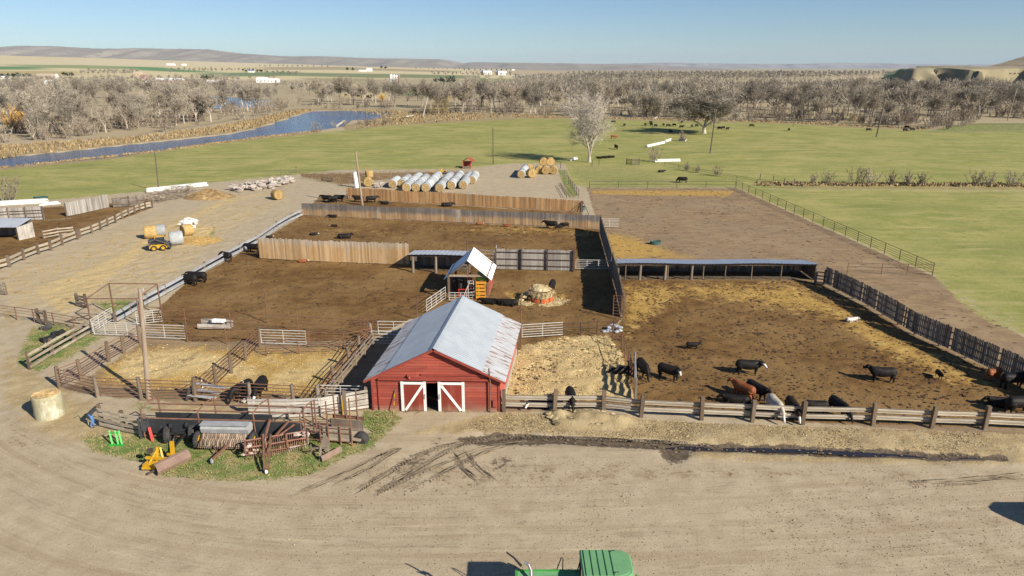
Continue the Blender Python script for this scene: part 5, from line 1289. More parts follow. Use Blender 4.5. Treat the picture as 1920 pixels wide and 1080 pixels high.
# unseen body added outside the frame at right, outlined to throw the blunt shadow
TE = math.tan(math.radians(31)); HT = 3.0; off = V(.775,-.632,0)*(HT/TE)
tp = [at(x,y)+off for x,y in ((1862,941),(1975,941),(2010,1030),(1920,985),(1882,969),(1858,957),(1852,950))]
tw = thing('shadow_caster', 'unseen dark steel body outlined to cast the blunt shadow at the right picture edge', 'shadow caster', tp[3])
mb = MB(); m = len(tp); vs = [(p.x,p.y,1.3) for p in tp]+[(p.x,p.y,HT) for p in tp]
mb.add(vs, [tuple(range(m)), tuple(range(2*m-1,m-1,-1))]+[(a,m+a,m+(a+1)%m,(a+1)%m) for a in range(m)]); mb.build('caster_body', M['steel_dark'], tw)
c = sum((p for p in tp), V(0,0,0))/m
for dx in (.3,1.4): wheel(tw, c+V(dx,-.6,.5), (0,1,0), .5, .3, M['galv']); wheel(tw, c+V(dx,.6,.5), (0,1,0), .5, .3, M['galv'])
mb = MB(); mb.beam(c+V(-1.6,0,.9), c+V(2.6,0,.9), .3, .3); mb.build('chassis', M['steel_dark'], tw)
for dx in (-1.2,2.0): 
    mb = MB(); mb.beam(c+V(dx,0,.9), c+V(dx,0,1.35), .3,.3); mb.build('caster_strut', M['steel_dark'], tw)
mb = MB(); mb.tube([c+V(-1.5,0,.9), c+V(-1.55,0,0)], .06, 6); mb.build('caster_leg', M['steel_dark'], tw)

# skid steer, facing the bale
sk = thing('skid_steer', 'yellow skid steer loader with dark cab carrying a round bale', 'skid steer', at(292,472)+V(0,1.0,0), math.radians(22))
def sb(name, items, mat, parent=None):
    mb = MB()
    for c, s in items: mb.box(c, s)
    return mb.build(name, mat, parent or sk, world=False)
sb('chassis', [((0,0,.62),(2.3,1.0,.55)), ((-1.15,0,.55),(.25,1.25,.35))], M['yellow'])
sb('engine_door', [((-1.2,0,1.15),(.28,1.1,.95))], M['steel_dark'])
sb('engine_cover', [((-.75,0,1.35),(.7,1.0,.45))], M['dark'])
sb('cab_glass', [((.25,0,1.35),(1.05,.86,1.05))], M['glass'])
sb('cab_frame', [((x,y,1.45),(.09,.09,1.2)) for x in (-.3,.78) for y in (-.45,.45)]+[((.25,y,1.0),(1.1,.06,.1)) for y in (-.46,.46)]+[((-.33,0,1.3),(.06,.9,1.0))], M['dark'])
sb('cab_roof', [((.25,0,2.1),(1.25,1.0,.10)), ((-.35,0,1.95),(.2,.9,.25))], M['yellow'])
for y in (-.68,.68):
    mb = MB(); pts = [(-1.2,y,1.5),(-.4,y,1.75),(.9,y,1.2),(1.45,y,.65),(1.5,y,.35)]
    for a, b in zip(pts, pts[1:]): mb.beam(a, b, .13, .2)
    mb.build('loader_arm', M['steel_dark'], sk, world=False)
    for x in (-.65,.6): 
        t_ = wheel(sk, sk.matrix_basis @ V(x,y*1.05,.42), sk.matrix_basis.to_3x3() @ V(0,1,0), .42, .32, M['yellow'])
mb = MB(); mb.box((1.58,0,.5), (.10,1.3,.6)); mb.box((-1.36,0,.5),(.1,1.2,.12)); 
for y in (-.3,.3): mb.tube([(1.6,y,.45), (2.5,y,.4)], [.035,.012], 6)
mb.build('bale_spear', M['dark'], sk, world=False)
sk.scale = (.84,.84,.84)
sb('tail_light', [((-1.36,y,1.45),(.04,.12,.1)) for y in (-.45,.45)], M['red_paint'])

# grain drill
gd = thing('grain_drill', 'old grain drill with grey seed box, rusty disc openers and yellow-rimmed wheels', 'seed drill', at(424,846))
a, b = at(379,840), at(468,842); u = (b-a).normalized(); w_ = V(-u.y,u.x,0); L = (b-a).length
def gw(s, t, z): return a+u*s+w_*t+V(0,0,z)
mb = MB(); P5 = [(-.25,.95),(.35,.95),(.42,1.25),(.30,1.48),(-.18,1.5),(-.33,1.25)]
vs = [gw(0,t+.4,z) for t,z in P5]+[gw(L,t+.4,z) for t,z in P5]; n = 6
mb.add(vs, [tuple(range(n-1,-1,-1)), tuple(range(n,2*n))]+[(k,(k+1)%n,n+(k+1)%n,n+k) for k in range(n)])
M['seedbox'] = pmat('seedbox', (.36,.37,.37), (.29,.29,.29), 2, rough=.65, c3=(.27,.18,.12), stain=(.54,.70))
sbx = mb.build('seed_box', M['seedbox'], gd)
mb = MB(); mb.beam(gw(-.02,.30,1.515), gw(L+.02,.30,1.515), .5, .04); mb.build('box_lid', M['seedbox'], sbx)
M['disc'] = pmat('disc', (.30,.23,.17), (.20,.14,.10), 4, vamt=.7, c3=(.36,.31,.25))
for k in range(22):
    s = .12+(L-.24)*k/21; mb = MB(); c = gw(s,-.05+.10*(k % 2),.36)
    mb.tube([c-u*.015+w_*.0, c+u*.03], [.33,.30], 16); mb.tube([c+V(0,0,.1)-w_*.05, gw(s,.3,.95)], [.05,.07], 6); mb.tube([gw(s,-.05,.55), gw(s,-.42,.24)], .028, 5); mb.build('disc_opener', M['disc'], gd)
mb = MB(); mb.beam(gw(-.1,-.36,.28), gw(L+.1,-.36,.28), .08,.08); mb.beam(gw(-.1,.35,.8), gw(L+.1,.35,.8), .1,.1); 
for s in (.02,L-.02): mb.beam(gw(s,-.5,.3), gw(s,.5,.95), .06,.10)
mb.build('drill_frame', M['rust_dark'], gd)
for s in (-.22, L+.24): wheel(gd, gw(s,.12,.52), u, .52, .22, M['yellow'])
mb = MB(); tq = at(398,871); mb.beam(gw(L*.62,-.3,.45), tq+V(0,0,.3), .12,.12); mb.beam(gw(L*.3,-.35,.4), tq+V(.2,.5,.32), .06,.06); mb.build('tongue', M['rust'], gd)
mb = MB(); mb.lump(tq+V(0,0,.22), .1,.1,.2); mb.build('hitch', M['galv'], gd)
# wheeled hitch cart
hc = thing('hitch_cart', 'black two-wheeled hitch cart with V-shaped tongue on the grass', 'cart', at(345,835))
a1, b1 = at(318,828), at(364,824); u1 = (b1-a1).normalized()
for q in (a1, b1): wheel(hc, q+V(0,0,.52), u1, .52, .34, M['steel_dark'])
mb = MB(); mb.beam(a1+V(0,0,.55), b1+V(0,0,.55), .12,.12); mb.build('axle', M['dark'], hc)
mb = MB(); tq = at(327,851); mb.beam(a1+u1*.45+V(0,0,.55), tq+V(0,0,.4), .09,.09); mb.beam(b1-u1*.35+V(0,0,.55), tq+V(0,0,.4), .09,.09); mb.beam(tq+V(0,0,.4), at(316,862)+V(0,0,.3), .08,.08); mb.build('tongue', M['dark'], hc)
for q in (a1+u1*.25, b1-u1*.25): 
    mb = MB(); mb.tube([q+V(0,0,1.06)-u1*.1, q+V(0,0,1.06)+u1*.1], .2, 10); mb.beam(q+V(0,0,.55), q+V(0,0,1.1), .1,.1); mb.build('hub_frame', M['dark'], hc)
# yellow three-point blade
bldth = thing('rear_blade', 'yellow three-point hitch blade with long brown scraper lying on the yard edge', 'scraper blade', at(300,878)); c = at(297,880)
mb = MB()
mb.beam(c+V(-.75,.1,.35), c+V(.55,-.1,.35), .5,.12); mb.beam(c+V(-.75,.25,.62), c+V(.55,.1,.62), .14,.14); 
for q, t in ((-.55,-.05),(.4,.0)): mb.beam(c+V(q,0,.3), c+V(q*.15,.45,1.15), .1,.08)
mb.beam(c+V(-.1,.2,.4), c+V(-.1,.45,1.2), .12,.10); mb.box(c+V(-.12,0,.22), (1.35,.55,.12))
mb.build('hitch_frame', M['yellow'], bldth)
mb = MB(); mb.beam(c+V(.45,.9,.1), c+V(.5,.95,1.25), .2,.16); mb.beam(c+V(.15,.9,.45), c+V(1.0,.85,.45), .12,.12); mb.build('pivot_post', M['yellow'], bldth)
M['scraper'] = pmat('scraper', (.235,.155,.115), (.19,.12,.09), 2, rough=.6, c3=(.28,.19,.14))
mb = MB(); s0, s1 = at(291,891), at(353,861); d = (s1-s0).normalized(); nn = V(-d.y,d.x,0); prof = [(-.30,.10),(-.36,.30),(-.30,.52),(-.14,.68),(.02,.72)]
vs = [s0+nn*o+V(0,0,z) for o,z in prof]+[s1+nn*o+V(0,0,z) for o,z in prof]+[s0+nn*(o+.05)+V(0,0,z-.02) for o,z in prof]+[s1+nn*(o+.05)+V(0,0,z-.02) for o,z in prof]
mb.add(vs, [(k,5+k,6+k,1+k) for k in range(4)]+[(11+k,16+k,15+k,10+k) for k in range(4)]+[(0,10,15,5),(4,9,19,14)]+[(k,k+1,11+k,10+k) for k in range(4)]+[(5+k,15+k,16+k,6+k) for k in range(4)])
mb.build('scraper_blade', M['scraper'], bldth)
mb = MB(); mb.beam(s0+nn*.1+V(-.3,-.1,.12), s0+nn*.2+V(.5,.2,.4), .1,.1); mb.build('lower_link', M['rust_dark'], bldth)
mb = MB(); mb.box(c+V(-.5,.35,1.0),(.28,.2,.22)); mb.build('link_pin', M['rust_dark'], bldth)
# green pallet fork frame
gf = thing('fork_frame', 'small bright green fork frame standing on the grass by the plank fence', 'fork attachment', at(214,836)); c = at(214,836)
mb = MB()
for x in (-.36,.0,.22): mb.beam(c+V(x+.28,0,.03), c+V(x,.35,.85), .10,.06)
mb.beam(c+V(-.3,.0,.06), c+V(.55,-.06,.06), .12,.10); mb.beam(c+V(-.38,.3,.72), c+V(.25,.28,.72), .05,.07); mb.build('fork_tine', M['brightgreen'], gf)
# red jack & grey stand
rj = thing('jack_stand', 'red hydraulic jack leaning on a grey stand beside the plank fence', 'jack', at(284,826)); c = at(284,826)
mb = MB(); mb.beam(c+V(.12,-.1,0), c+V(-.08,.1,.85), .16,.14); mb.build('jack_body', M['red_paint'], rj)
mb = MB(); mb.beam(c+V(-.1,.1,.8), c+V(-.15,.2,1.5), .05,.05); mb.beam(c+V(-.8,.2,1.35), c+V(.1,.2,1.4), .07,.07); mb.beam(c+V(-.72,.2,0), c+V(-.72,.2,1.4), .12,.1); mb.box(c+V(-.35,.35,.9),(.5,.4,.7)); mb.build('stand_frame', M['steel_dark'], rj)
# hay rake
M['rake'] = pmat('rake', (.27,.135,.095), (.19,.09,.065), 3, vamt=.4, c3=(.55,.42,.36), stain=(.56,.66))
hr_ = thing('hay_rake', 'rusty side-delivery hay rake with a long bar of tines and A-shaped tongue', 'hay rake', at(515,850))
r0, r1 = at(462,858), at(578,838); d = (r1-r0).normalized(); nn = V(-d.y,d.x,0); Lr = (r1-r0).length
for o, z in ((-.3,.35),(-.3,.8),(.3,.45),(.3,.95)):
    mb = MB(); mb.tube([r0+nn*o+V(0,0,z), r1+nn*o+V(0,0,z)], .045, 6); mb.build('reel_bar', M['rake'], hr_)
for o, z in ((-.3,.8),(.3,.95),(-.3,.4)):
    for k in range(30):
        mb = MB(); q = r0+d*Lr*(k+.5)/30; mb.tube([q+nn*o+V(0,0,z), q+nn*(o-.08)+V(0,0,z-.36)], .018, 4); mb.build('tine', M['rake'], hr_)
mb = MB()
for f in (.0,.33,.66,1.0):
    q = r0+d*Lr*f; mb.tube([q+nn*(.45*math.cos(a))+V(0,0,.65+.42*math.sin(a)) for a in [6.2832*k/14 for k in range(15)]], .04, 5, cap=False); mb.beam(q-nn*.42+V(0,0,.65), q+nn*.42+V(0,0,.65), .05,.06)
mb.build('reel_ring', M['rake'], hr_)
tq = at(498,893)
mb = MB(); mb.beam(at(508,850)+V(0,.3,1.1), tq+V(.12,.2,.35), .1,.1); mb.beam(at(494,850)+V(0,.3,1.1), tq+V(-.1,.2,.35), .1,.1); mb.beam(tq+V(-.15,.2,.35), tq+V(.2,.2,.35), .1,.1); mb.build('tongue', M['rust'], hr_)
mb = MB(); mb.beam(at(494,848)+V(0,.3,.6), at(512,832)+V(0,0,1.7), .1,.1); mb.beam(at(505,850)+V(0,.3,.6), at(545,832)+V(0,0,1.55), .11,.11); mb.beam(at(520,848)+V(0,.3,.9), at(556,834)+V(0,0,1.4), .08,.08); mb.build('rake_frame', M['rust'], hr_)
mb = MB(); mb.lump(tq+V(0,.2,.2), .09,.09,.2); mb.build('hitch', M['white'], hr_)
for q in (at(520,832), at(560,828)): wheel(hr_, q+V(0,.2,.42), d, .42, .16, M['yellow'])
M['rake_pale'] = pmat('rake_pale', (.60,.46,.40), (.5,.37,.31), 3, vamt=.4, c3=(.30,.15,.10))
for k in range(9): mb = MB(); mb.lump(r0+d*R.uniform(-.3,.7)+nn*R.uniform(-.35,.35)+V(0,0,R.uniform(.35,.9)), .16,.1,.08, n=5); mb.build('gear_guard', M['rake_pale'], hr_)
for k in range(6): mb = MB(); mb.lump(r1-d*R.uniform(0,.9)+nn*R.uniform(-.3,.3)+V(0,0,R.uniform(.7,1.0)), .25,.12,.10, n=5); mb.build('gear_guard', M['rake_pale'], hr_)
# small rear blade at right
sb2 = thing('grader_blade', 'grey-brown grader blade with a standing steel disc at the edge of the grass', 'scraper blade', at(605,862)); c = at(604,862)
mb = MB(); a, b = at(603,866), at(640,846); d = (b-a).normalized(); nn = V(-d.y,d.x,0)
vs = [a+V(0,0,.05)-nn*.12, a+V(0,0,.36), b+V(0,0,.36), b+V(0,0,.05)-nn*.12, a+V(0,0,.05)-nn*.07, a+V(0,0,.36)+nn*.05, b+V(0,0,.36)+nn*.05, b+V(0,0,.05)-nn*.07]
mb.add(vs, [(0,3,2,1),(4,5,6,7),(1,2,6,5),(0,4,7,3),(0,1,5,4),(3,7,6,2)]); mb.build('scraper_blade', M['scraper'], sb2)
mb = MB(); mb.beam(c+V(-.7,.3,.6), c+V(.35,.3,.6), .07,.07); mb.beam(c+V(-.68,.3,.3), c+V(-.68,.3,.85), .06,.06); mb.beam(c+V(.33,.3,.3), c+V(.33,.3,.85), .06,.06); mb.beam(c+V(-.1,-.1,.0), c+V(-.1,.3,.7), .10,.10); mb.build('hitch_frame', M['post_grey'], sb2)
mb = MB(); q = c+V(.05,.75,.0); vs = [q+V(x,0,z) for x,z in ((-.22,.3),(-.2,.9),(-.08,1.15),(.08,1.15),(.2,.9),(.22,.3))]; vs += [p+V(0,.07,0) for p in vs]
mb.add(vs, [(0,1,2,3,4,5),(11,10,9,8,7,6)]+[(k,6+k,6+(k+1)%6,(k+1)%6) for k in range(6)]); mb.beam(q+V(0,.03,0), q+V(0,.03,.35), .1,.08); mb.build('standing_disc', M['post_grey'], sb2)
# black-sided feed alley with rusty hoops
al = thing('feed_alley', 'cattle alley with black rubber side panels under rusty pipe hoops', 'alley', at(420,824))
a, b = at(274,822), at(571,830); u = (b-a).normalized(); w_ = V(-u.y,u.x,0); L = (b-a).length
def aw(s, t, z): return a+u*s+w_*t+V(0,0,z)
mb = MB(); vs = []; n = 40
for k in range(n+1):
    s = L*k/n; o = .03*math.sin(s*1.3)+.02*math.sin(s*3.1)
    for z in (.38,.85,1.34): vs.append(aw(s,-.02+o*(z < 1.2),z))
mb.add(vs, [(k*3+j,(k+1)*3+j,(k+1)*3+j+1,k*3+j+1) for k in range(n) for j in (0,1)])
mb.add([aw(0,.0,.38),aw(L,.0,.38),aw(L,.0,1.34),aw(0,.0,1.34)], [(3,2,1,0)])
mb.build('rubber_panel', M['black_rubber'], al)
mb = MB(); mb.beam(aw(.2,1.05,.9), aw(L*.77,1.05,.9), .03,.75); mb.build('rubber_panel', M['black_rubber'], al)
for t, zs in ((0,(.2,1.42)),(1.1,(.2,1.42,1.85))):
    for z in zs:
        mb = MB(); mb.tube([aw(-.1,t,z), aw(L+.3,t,z)], .05, 6); mb.build('pipe_rail', M['rust'], al)
for s in (-.05, 3.55, 7.0, 9.9):
    for q in (0,.0):
        pass
    mb = MB(); mb.tube([aw(s,0,0), aw(s,0,1.95), aw(s+.35,.55,2.35), aw(s+.55,1.1,2.35), aw(s+.55,1.1,0)], .05, 6); mb.build('pipe_hoop', M['rust'], al)
mb = MB(); mb.tube([aw(3.9,-.1,1.4), aw(4.4,-.6,.1)], .02, 5); mb.build('guy_cable', M['galv'], al)
# rusty cage & loading platform at its right end
cg = thing('loading_cage', 'rusty pipe loading cage with grey board sides at the end of the alley', 'loading chute', at(620,830))
c0, c1 = at(573,829), at(662,836); u = (c1-c0).normalized(); w_ = V(-u.y,u.x,0); L = (c1-c0).length
def gw2(s, t, z): return c0+u*s+w_*t+V(0,0,z)
for t in (0,1.15):
    for z in ((.25,.8,1.1,1.4) if t == 0 else (.6,1.0,1.4,1.75)):
        mb = MB(); mb.tube([gw2(0,t,z), gw2(L,t,z)], .03, 5); mb.build('pipe_rail', M['rust'], cg)
    for s, h in ((.05,2.2),(L*.33,1.5),(L*.5,2.9),(L*.75,1.5),(L-.05,3.2)):
        mb = MB(); mb.tube([gw2(s,t,0), gw2(s,t,h)], .05, 6); mb.build('upright', M['rust'], cg)
mb = MB()
for k in range(4): mb.beam(gw2(L*.38,.06,.32+.24*k), gw2(L-.1,.06,.32+.24*k), .03,.23)
mb.build('side_board', M['plank'], cg)
mb = MB()
for k in range(3): mb.beam(gw2(L*.4,1.1,.5+.26*k), gw2(L+.3,1.1,.5+.26*k), .03,.25)
mb.build('side_board', M['post_grey'], cg)
mb = MB(); mb.beam(gw2(L*.3,.55,.5), gw2(L+.45,.55,.32), 1.0,.06); mb.build('ramp_floor', M['plank'], cg)
mb = MB(); mb.beam(gw2(L*.45,1.2,1.25), gw2(L+.35,1.2,1.25), .05,.2); mb.build('top_plate', M['rust'], cg)
mb = MB(); mb.tube([gw2(L+.25,.3,.1), gw2(L+.3,.9,.1)], .45, 14); mb.build('bumper_tyre', M['tyre'], cg)
yp = thing('yellow_post', 'post with a bright yellow rod beside the white gate by the barn', 'post', at(648,776)); c = at(648,778)
mb = MB(); mb.beam(c, c+V(0,0,1.75), .2,.2, up=(0,1,0)); mb.build('post_body', M['post_grey'], yp)
mb = MB(); mb.tube([c+V(-.12,-.12,0), c+V(-.16,-.12,1.5)], .035, 6); mb.beam(c+V(-.15,-.15,.04), c+V(.2,-.15,.04), .06,.06); mb.build('yellow_rod', M['yellow'], yp)
# silver bunk & white water pipe in the straw pen
bk = thing('metal_bunk', 'shiny galvanised feed bunk standing across the cable fence', 'feed bunk', at(390,745)); c = at(360,747); e = at(420,752)
for k in range(3):
    mb = MB(); mb.beam(c+V(0,-.35+.35*k,.45+.28*k), e+V(-.4+.2*k,-.35+.35*k,.40+.22*k), .28,.06); mb.build('bunk_panel', M['galv'], bk)
mb = MB(); mb.beam(c+V(-.1,0,.55), c+V(.05,0,.5), .9,.9); mb.build('bunk_end', M['steel_dark'], bk)
wp = thing('water_pipe', 'white plastic water pipe with upright ends over the galvanised bunk', 'pipe', at(430,750))
mb = MB(); a, b = at(404,745)+V(0,0,.75), at(459,745)+V(0,0,.7); mb.tube([a, b, b+V(.02,0,.5)], .035, 6); mb.tube([at(381,733)+V(0,0,0), at(381,733)+V(0,0,.9)], .035, 6); mb.build('pipe_run', M['white'], wp)
lg = MB(); lg.beam(at(455,757)+V(0,0,.12), at(472,748)+V(0,0,.35), .25,.12); tag(lg.build('loose_plank', M['plank_pale']), 'loose grey plank leaning at the foot of the middle cable fence', 'plank')
# odd parts dumped on the grass at the left
for lb, x, y, s in (('black part of scrap machinery on the grass, nearest to the plank fence', 92, 640, .55), ('blue-grey scrap motor on the grass by the lane', 86, 618, .4), ('dark scrap wheel lying on the grass behind the plank fence', 110, 628, .45)):
    o = thing('scrap_machine', lb, 'scrap', at(x,y)); c = at(x,y); mb = MB(); mb.box(c+V(0,0,s*.4),(s*1.8,s*.8,s*.7),R.random()); mb.tube([c+V(-s*1.4,0,s*.4), c+V(s*1.3,.1,s*.5)], s*.18, 8); mb.tube([c+V(.2,-.3,s*.5), c+V(.2,.3,s*.5)], s*.5, 12); mb.build('scrap_body', M['dark'] if 'blue' not in lb else M['steel_dark'], o)
# tyre tracks pressed in the yard: rows of lug marks
M['track'] = pmat('track', (.30,.235,.155), (.235,.18,.12), 3, vamt=.5, rough=.95)
M['track_pale'] = pmat('track_pale', (.275,.23,.165), (.24,.20,.14), 3, vamt=.4, rough=.95)
RB = MB()
def track(pts, w=.34, step=.11, lug=.026, mat='track', skip=.1, fn=None):
    ph = R.uniform(0,50)
    P = line_pts(pts); Q = []
    for i in range(len(P)-1):
        n = max(1, int((P[i+1]-P[i]).length/step)); Q += [P[i].lerp(P[i+1], k/n) for k in range(n)]
    Q = [sum((Q[max(0,min(len(Q)-1,i+j))] for j in range(-9,10)), V(0,0,0))/19 for i in range(len(Q))]
    for i in range(0, len(Q)-8, 7):
        if float(vnoise(np.array([i*1.0+ph*7]), np.array([ph+3]), 40.)[0]) < .35+skip*.4: continue
        a, b = Q[i], Q[i+7]; d = (b-a)
        if d.length < 1e-4: continue
        d.normalize(); nn = V(-d.y,d.x,0)*w*.5; zz = V(0,0,.030)
        for _ in range(5):
            o = nn*R.uniform(-1,1); p = a.lerp(b, R.random())+o+zz; l = R.uniform(.2,1.0); ww = nn.normalized()*R.uniform(.012,.045); RB.add([p-d*l, p+ww+d*l*.1, p+d*l+nn*R.uniform(-.1,.1), p-ww-d*l*.1], [(0,3,2,1)])
    for i in range(len(Q)-1):
        if R.random() < skip or float(vnoise(np.array([i*1.0+ph*9]), np.array([ph]), 26.)[0]) < .30+skip*.5: continue
        d = (Q[i+1]-Q[i]); 
        if d.length < 1e-4: continue
        d.normalize(); nn = V(-d.y,d.x,0); s = 1 if i % 2 else -1
        ww = w*R.uniform(.35,.55); c = Q[i]+nn*s*w*.26+V(0,0,.034); l = lug*R.uniform(.7,1.3)
        TR.add([c-nn*ww/2-d*l+d*.05*s, c+nn*ww/2-d*l-d*.05*s, c+nn*ww/2+d*l-d*.05*s, c-nn*ww/2+d*l+d*.05*s], [(0,1,2,3)])
TR = MB()
for o in (0, 1):
    track([(668+o*34,922+o*6),(740+o*30,880+o*8),(790+o*30,850+o*6),(850+o*20,832),(960,820),(1100,822),(1300,832)], w=.42)
    track([(700+o*50,930),(780+o*40,890+o*4),(850+o*30,862),(905+o*24,838),(1000,828)], w=.42, skip=.3)
    track([(560+o*40,925),(640+o*30,890),(700+o*20,860),(760,835)], w=.36, skip=.35)
    track([(850+o*26,850),(872+o*30,885),(905+o*36,905)], w=.3, skip=.2)
    track([(1700,905+o*8),(1800,900+o*7),(1930,888+o*8)], w=.36, skip=.3)
tag(TR.build('tyre_tracks', M['track']), kind='structure')
tag(RB.build('wheel_ruts', pmat('rut', (.31,.245,.165), (.25,.195,.13), .8, rough=.95, fine=.4, vamt=.8)), kind='structure')
# ================================================================ CATTLE
def loft(mb, pts, n=12):
    """pts: (x,y,z, half width, half height)"""
    P = [Vector(p[:3]) for p in pts]; vs = []
    for i, p in enumerate(P):
        d = (P[min(i+1,len(P)-1)]-P[max(i-1,0)]).normalized()
        up = V(0,0,1) if abs(d.z) < .92 else V(1,0,0)
        sd = d.cross(up).normalized(); u = sd.cross(d).normalized()
        rw, rh = pts[i][3], pts[i][4] if len(pts[i]) > 4 else pts[i][3]
        for k in range(n):
            a = 6.2832*k/n; vs.append(p+sd*math.cos(a)*rw+u*math.sin(a)*rh)
    fs = [(i*n+k, i*n+(k+1)%n, (i+1)*n+(k+1)%n, (i+1)*n+k) for i in range(len(P)-1) for k in range(n)]
    fs += [tuple(range(n-1,-1,-1)), tuple((len(P)-1)*n+k for k in range(n))]
    mb.add(vs, fs)
def fuse(mb, voxel, smooth=3):
    """one continuous surface out of overlapping limbs"""
    me = bpy.data.meshes.new('tmp'); me.from_pydata([tuple(v) for v in mb.v], [], mb.f); me.update()
    o = bpy.data.objects.new('tmp', me); COL.objects.link(o)
    m = o.modifiers.new('r', 'REMESH'); m.mode = 'VOXEL'; m.voxel_size = voxel; m.use_smooth_shade = True
    s = o.modifiers.new('s', 'SMOOTH'); s.factor = .5; s.iterations = smooth
    dg = bpy.context.evaluated_depsgraph_get()
    out = bpy.data.meshes.new_from_object(o.evaluated_get(dg))
    bpy.data.objects.remove(o); bpy.data.meshes.remove(me)
    return out
def seg_d(p, a, b):
    ab = b-a; t = max(0, min(1, (p-a).dot(ab)/ab.length_squared)); return (p-a-ab*t).length, t
def cow_mesh(name, pose='stand', step=0.0, head_yaw=0.0, voxel=.036, calf=False):
    mb = MB(); dz = -.60 if pose == 'lie' else 0
    tr = [(-1.12,0,1.12,.18,.22),(-1.04,0,1.09,.30,.32),(-.84,0,1.05,.37,.40),(-.5,0,1.00,.41,.43),(-.15,0,.95,.44,.46),(.2,0,.95,.43,.46),(.5,0,.99,.38,.45),(.74,0,1.03,.31,.41),(.95,0,1.05,.23,.32)]
    loft(mb, [(x,y,z+dz,a,b) for x,y,z,a,b in tr], 14)
    cy, sy = math.cos(head_yaw), math.sin(head_yaw)
    def H(x, y, z):   # head/neck points turn about the shoulder
        x0 = .75; k = min(1, max(0, (x-x0)/.4)); a = head_yaw*k; return (x0+(x-x0)*math.cos(a)-y*math.sin(a), (x-x0)*math.sin(a)+y*math.cos(a), z+dz)
    if pose == 'graze': nk = [(.72,1.10,.25,.34),(.98,.94,.20,.28),(1.18,.70,.16,.22),(1.28,.52,.14,.17)]; hd = [(1.22,.52,.11,.13),(1.36,.34,.105,.12),(1.47,.16,.075,.085),(1.51,.08,.06,.07)]; ear = (1.26,.56)
    elif pose == 'feed': nk = [(.72,1.08,.25,.34),(1.0,.98,.20,.27),(1.25,.84,.16,.21),(1.38,.72,.14,.17)]; hd = [(1.33,.74,.11,.13),(1.50,.55,.105,.12),(1.64,.34,.075,.085),(1.68,.26,.06,.07)]; ear = (1.34,.80)
    else: nk = [(.68,1.10,.26,.36),(.95,1.16,.21,.30),(1.18,1.24,.165,.22),(1.30,1.27,.14,.16)]; hd = [(1.20,1.30,.125,.14),(1.38,1.25,.135,.15),(1.57,1.08,.10,.11),(1.68,.98,.085,.09)]; ear = (1.22,1.34)
    loft(mb, [(*H(x,0,z),a,b) for x,z,a,b in nk]); loft(mb, [(*H(x,0,z),a,b) for x,z,a,b in hd])
    for s in (-1,1): loft(mb, [(*H(ear[0],s*.07,ear[1]),.045,.05),(*H(ear[0]-.03,s*.2,ear[1]+.02),.05,.07),(*H(ear[0]-.05,s*.30,ear[1]-.02),.022,.03)], 8)
    if pose == 'lie':
        for s in (-1,1):
            loft(mb, [(.62,s*.2,.42,.15,.18),(.80,s*.30,.16,.085,.10),(1.02,s*.30,.08,.055,.06),(.80,s*.24,.06,.05,.05)], 8)
            loft(mb, [(-.72,s*.22,.50,.20,.24),(-.48,s*.40,.24,.13,.15),(-.62,s*.46,.09,.07,.08),(-.30,s*.46,.07,.05,.055)], 8)
        loft(mb, [(-1.05,0,.58,.045),(-1.16,.05,.3,.03),(-1.1,.15,.06,.045)], 8)
    else:
        for s in (-1,1):
            f = step*s
            loft(mb, [(.62,s*.20,.94,.18,.24),(.64,s*.21,.66,.135,.155),(.65+f*.5,s*.2,.40,.085,.095),(.63+f*.8,s*.2,.14,.066,.07),(.66+f*.9,s*.2,.02,.08,.085)], 9)
            loft(mb, [(-.84,s*.2,.98,.24,.32),(-.74,s*.22,.70,.175,.21),(-.92-f*.4,s*.2,.44,.085,.11),(-.89-f*.7,s*.2,.15,.066,.072),(-.85-f*.8,s*.2,.02,.08,.085)], 9)
        loft(mb, [(-1.08,0,1.22,.05),(-1.15,0,.95,.032),(-1.14,0,.62,.03),(-1.13,0,.45,.055),(-1.12,0,.34,.025)], 8)
        if not calf: loft(mb, [(-.62,0,.68,.14,.12),(-.45,0,.60,.13,.09),(-.30,0,.64,.08,.05)], 8)
    me = fuse(mb, voxel)
    hp = [V(*H(x,0,z)) for x,z,_,_ in hd]
    me.materials.clear()
    for k in range(3): me.materials.append(M['coat_black'])
    idx = []
    for p in me.polygons:
        c = p.center; best = min(seg_d(c, hp[i], hp[i+1])[0] for i in range(len(hp)-1)); d0 = (c-hp[0]).dot((hp[-1]-hp[0]).normalized())
        isear = abs((c-V(*H(ear[0],0,ear[1]))).length) < .36 and best > .13
        i = 1 if best < .20 and d0 > .06 and not isear else 0
        if pose != 'lie' and c.z < .05: i = 2
        idx.append(i)
    me.polygons.foreach_set('material_index', idx); me.polygons.foreach_set('use_smooth', [True]*len(idx))
    me.name = name; return me
M['coat_black'] = pmat('coat_black', (.010,.009,.009), (.018,.013,.010), 1.6, rough=.62, spec=.2, c3=(.045,.030,.020), stain=(.60,.74), objrand=.6, bump=.01)
M['coat_brown'] = pmat('coat_brown', (.034,.021,.015), (.022,.015,.011), 3, rough=.75, spec=.1)
M['coat_red'] = pmat('coat_red', (.26,.085,.025), (.19,.055,.018), 3, rough=.6)
M['coat_cream'] = pmat('coat_cream', (.52,.46,.38), (.40,.33,.25), 2.5, rough=.7, c3=(.20,.14,.10), stain=(.6,.68))
M['coat_white'] = pmat('coat_white', (.66,.62,.57), (.56,.50,.44), 4, rough=.7)
M['coat_pied'] = pmat('coat_pied', (.60,.57,.53), (.50,.46,.42), 3, rough=.7, c3=(.04,.035,.035), stain=(.54,.57), sscale=2.2)
M['hoof'] = pmat('hoof', (.05,.04,.03), (.03,.025,.02), 4)
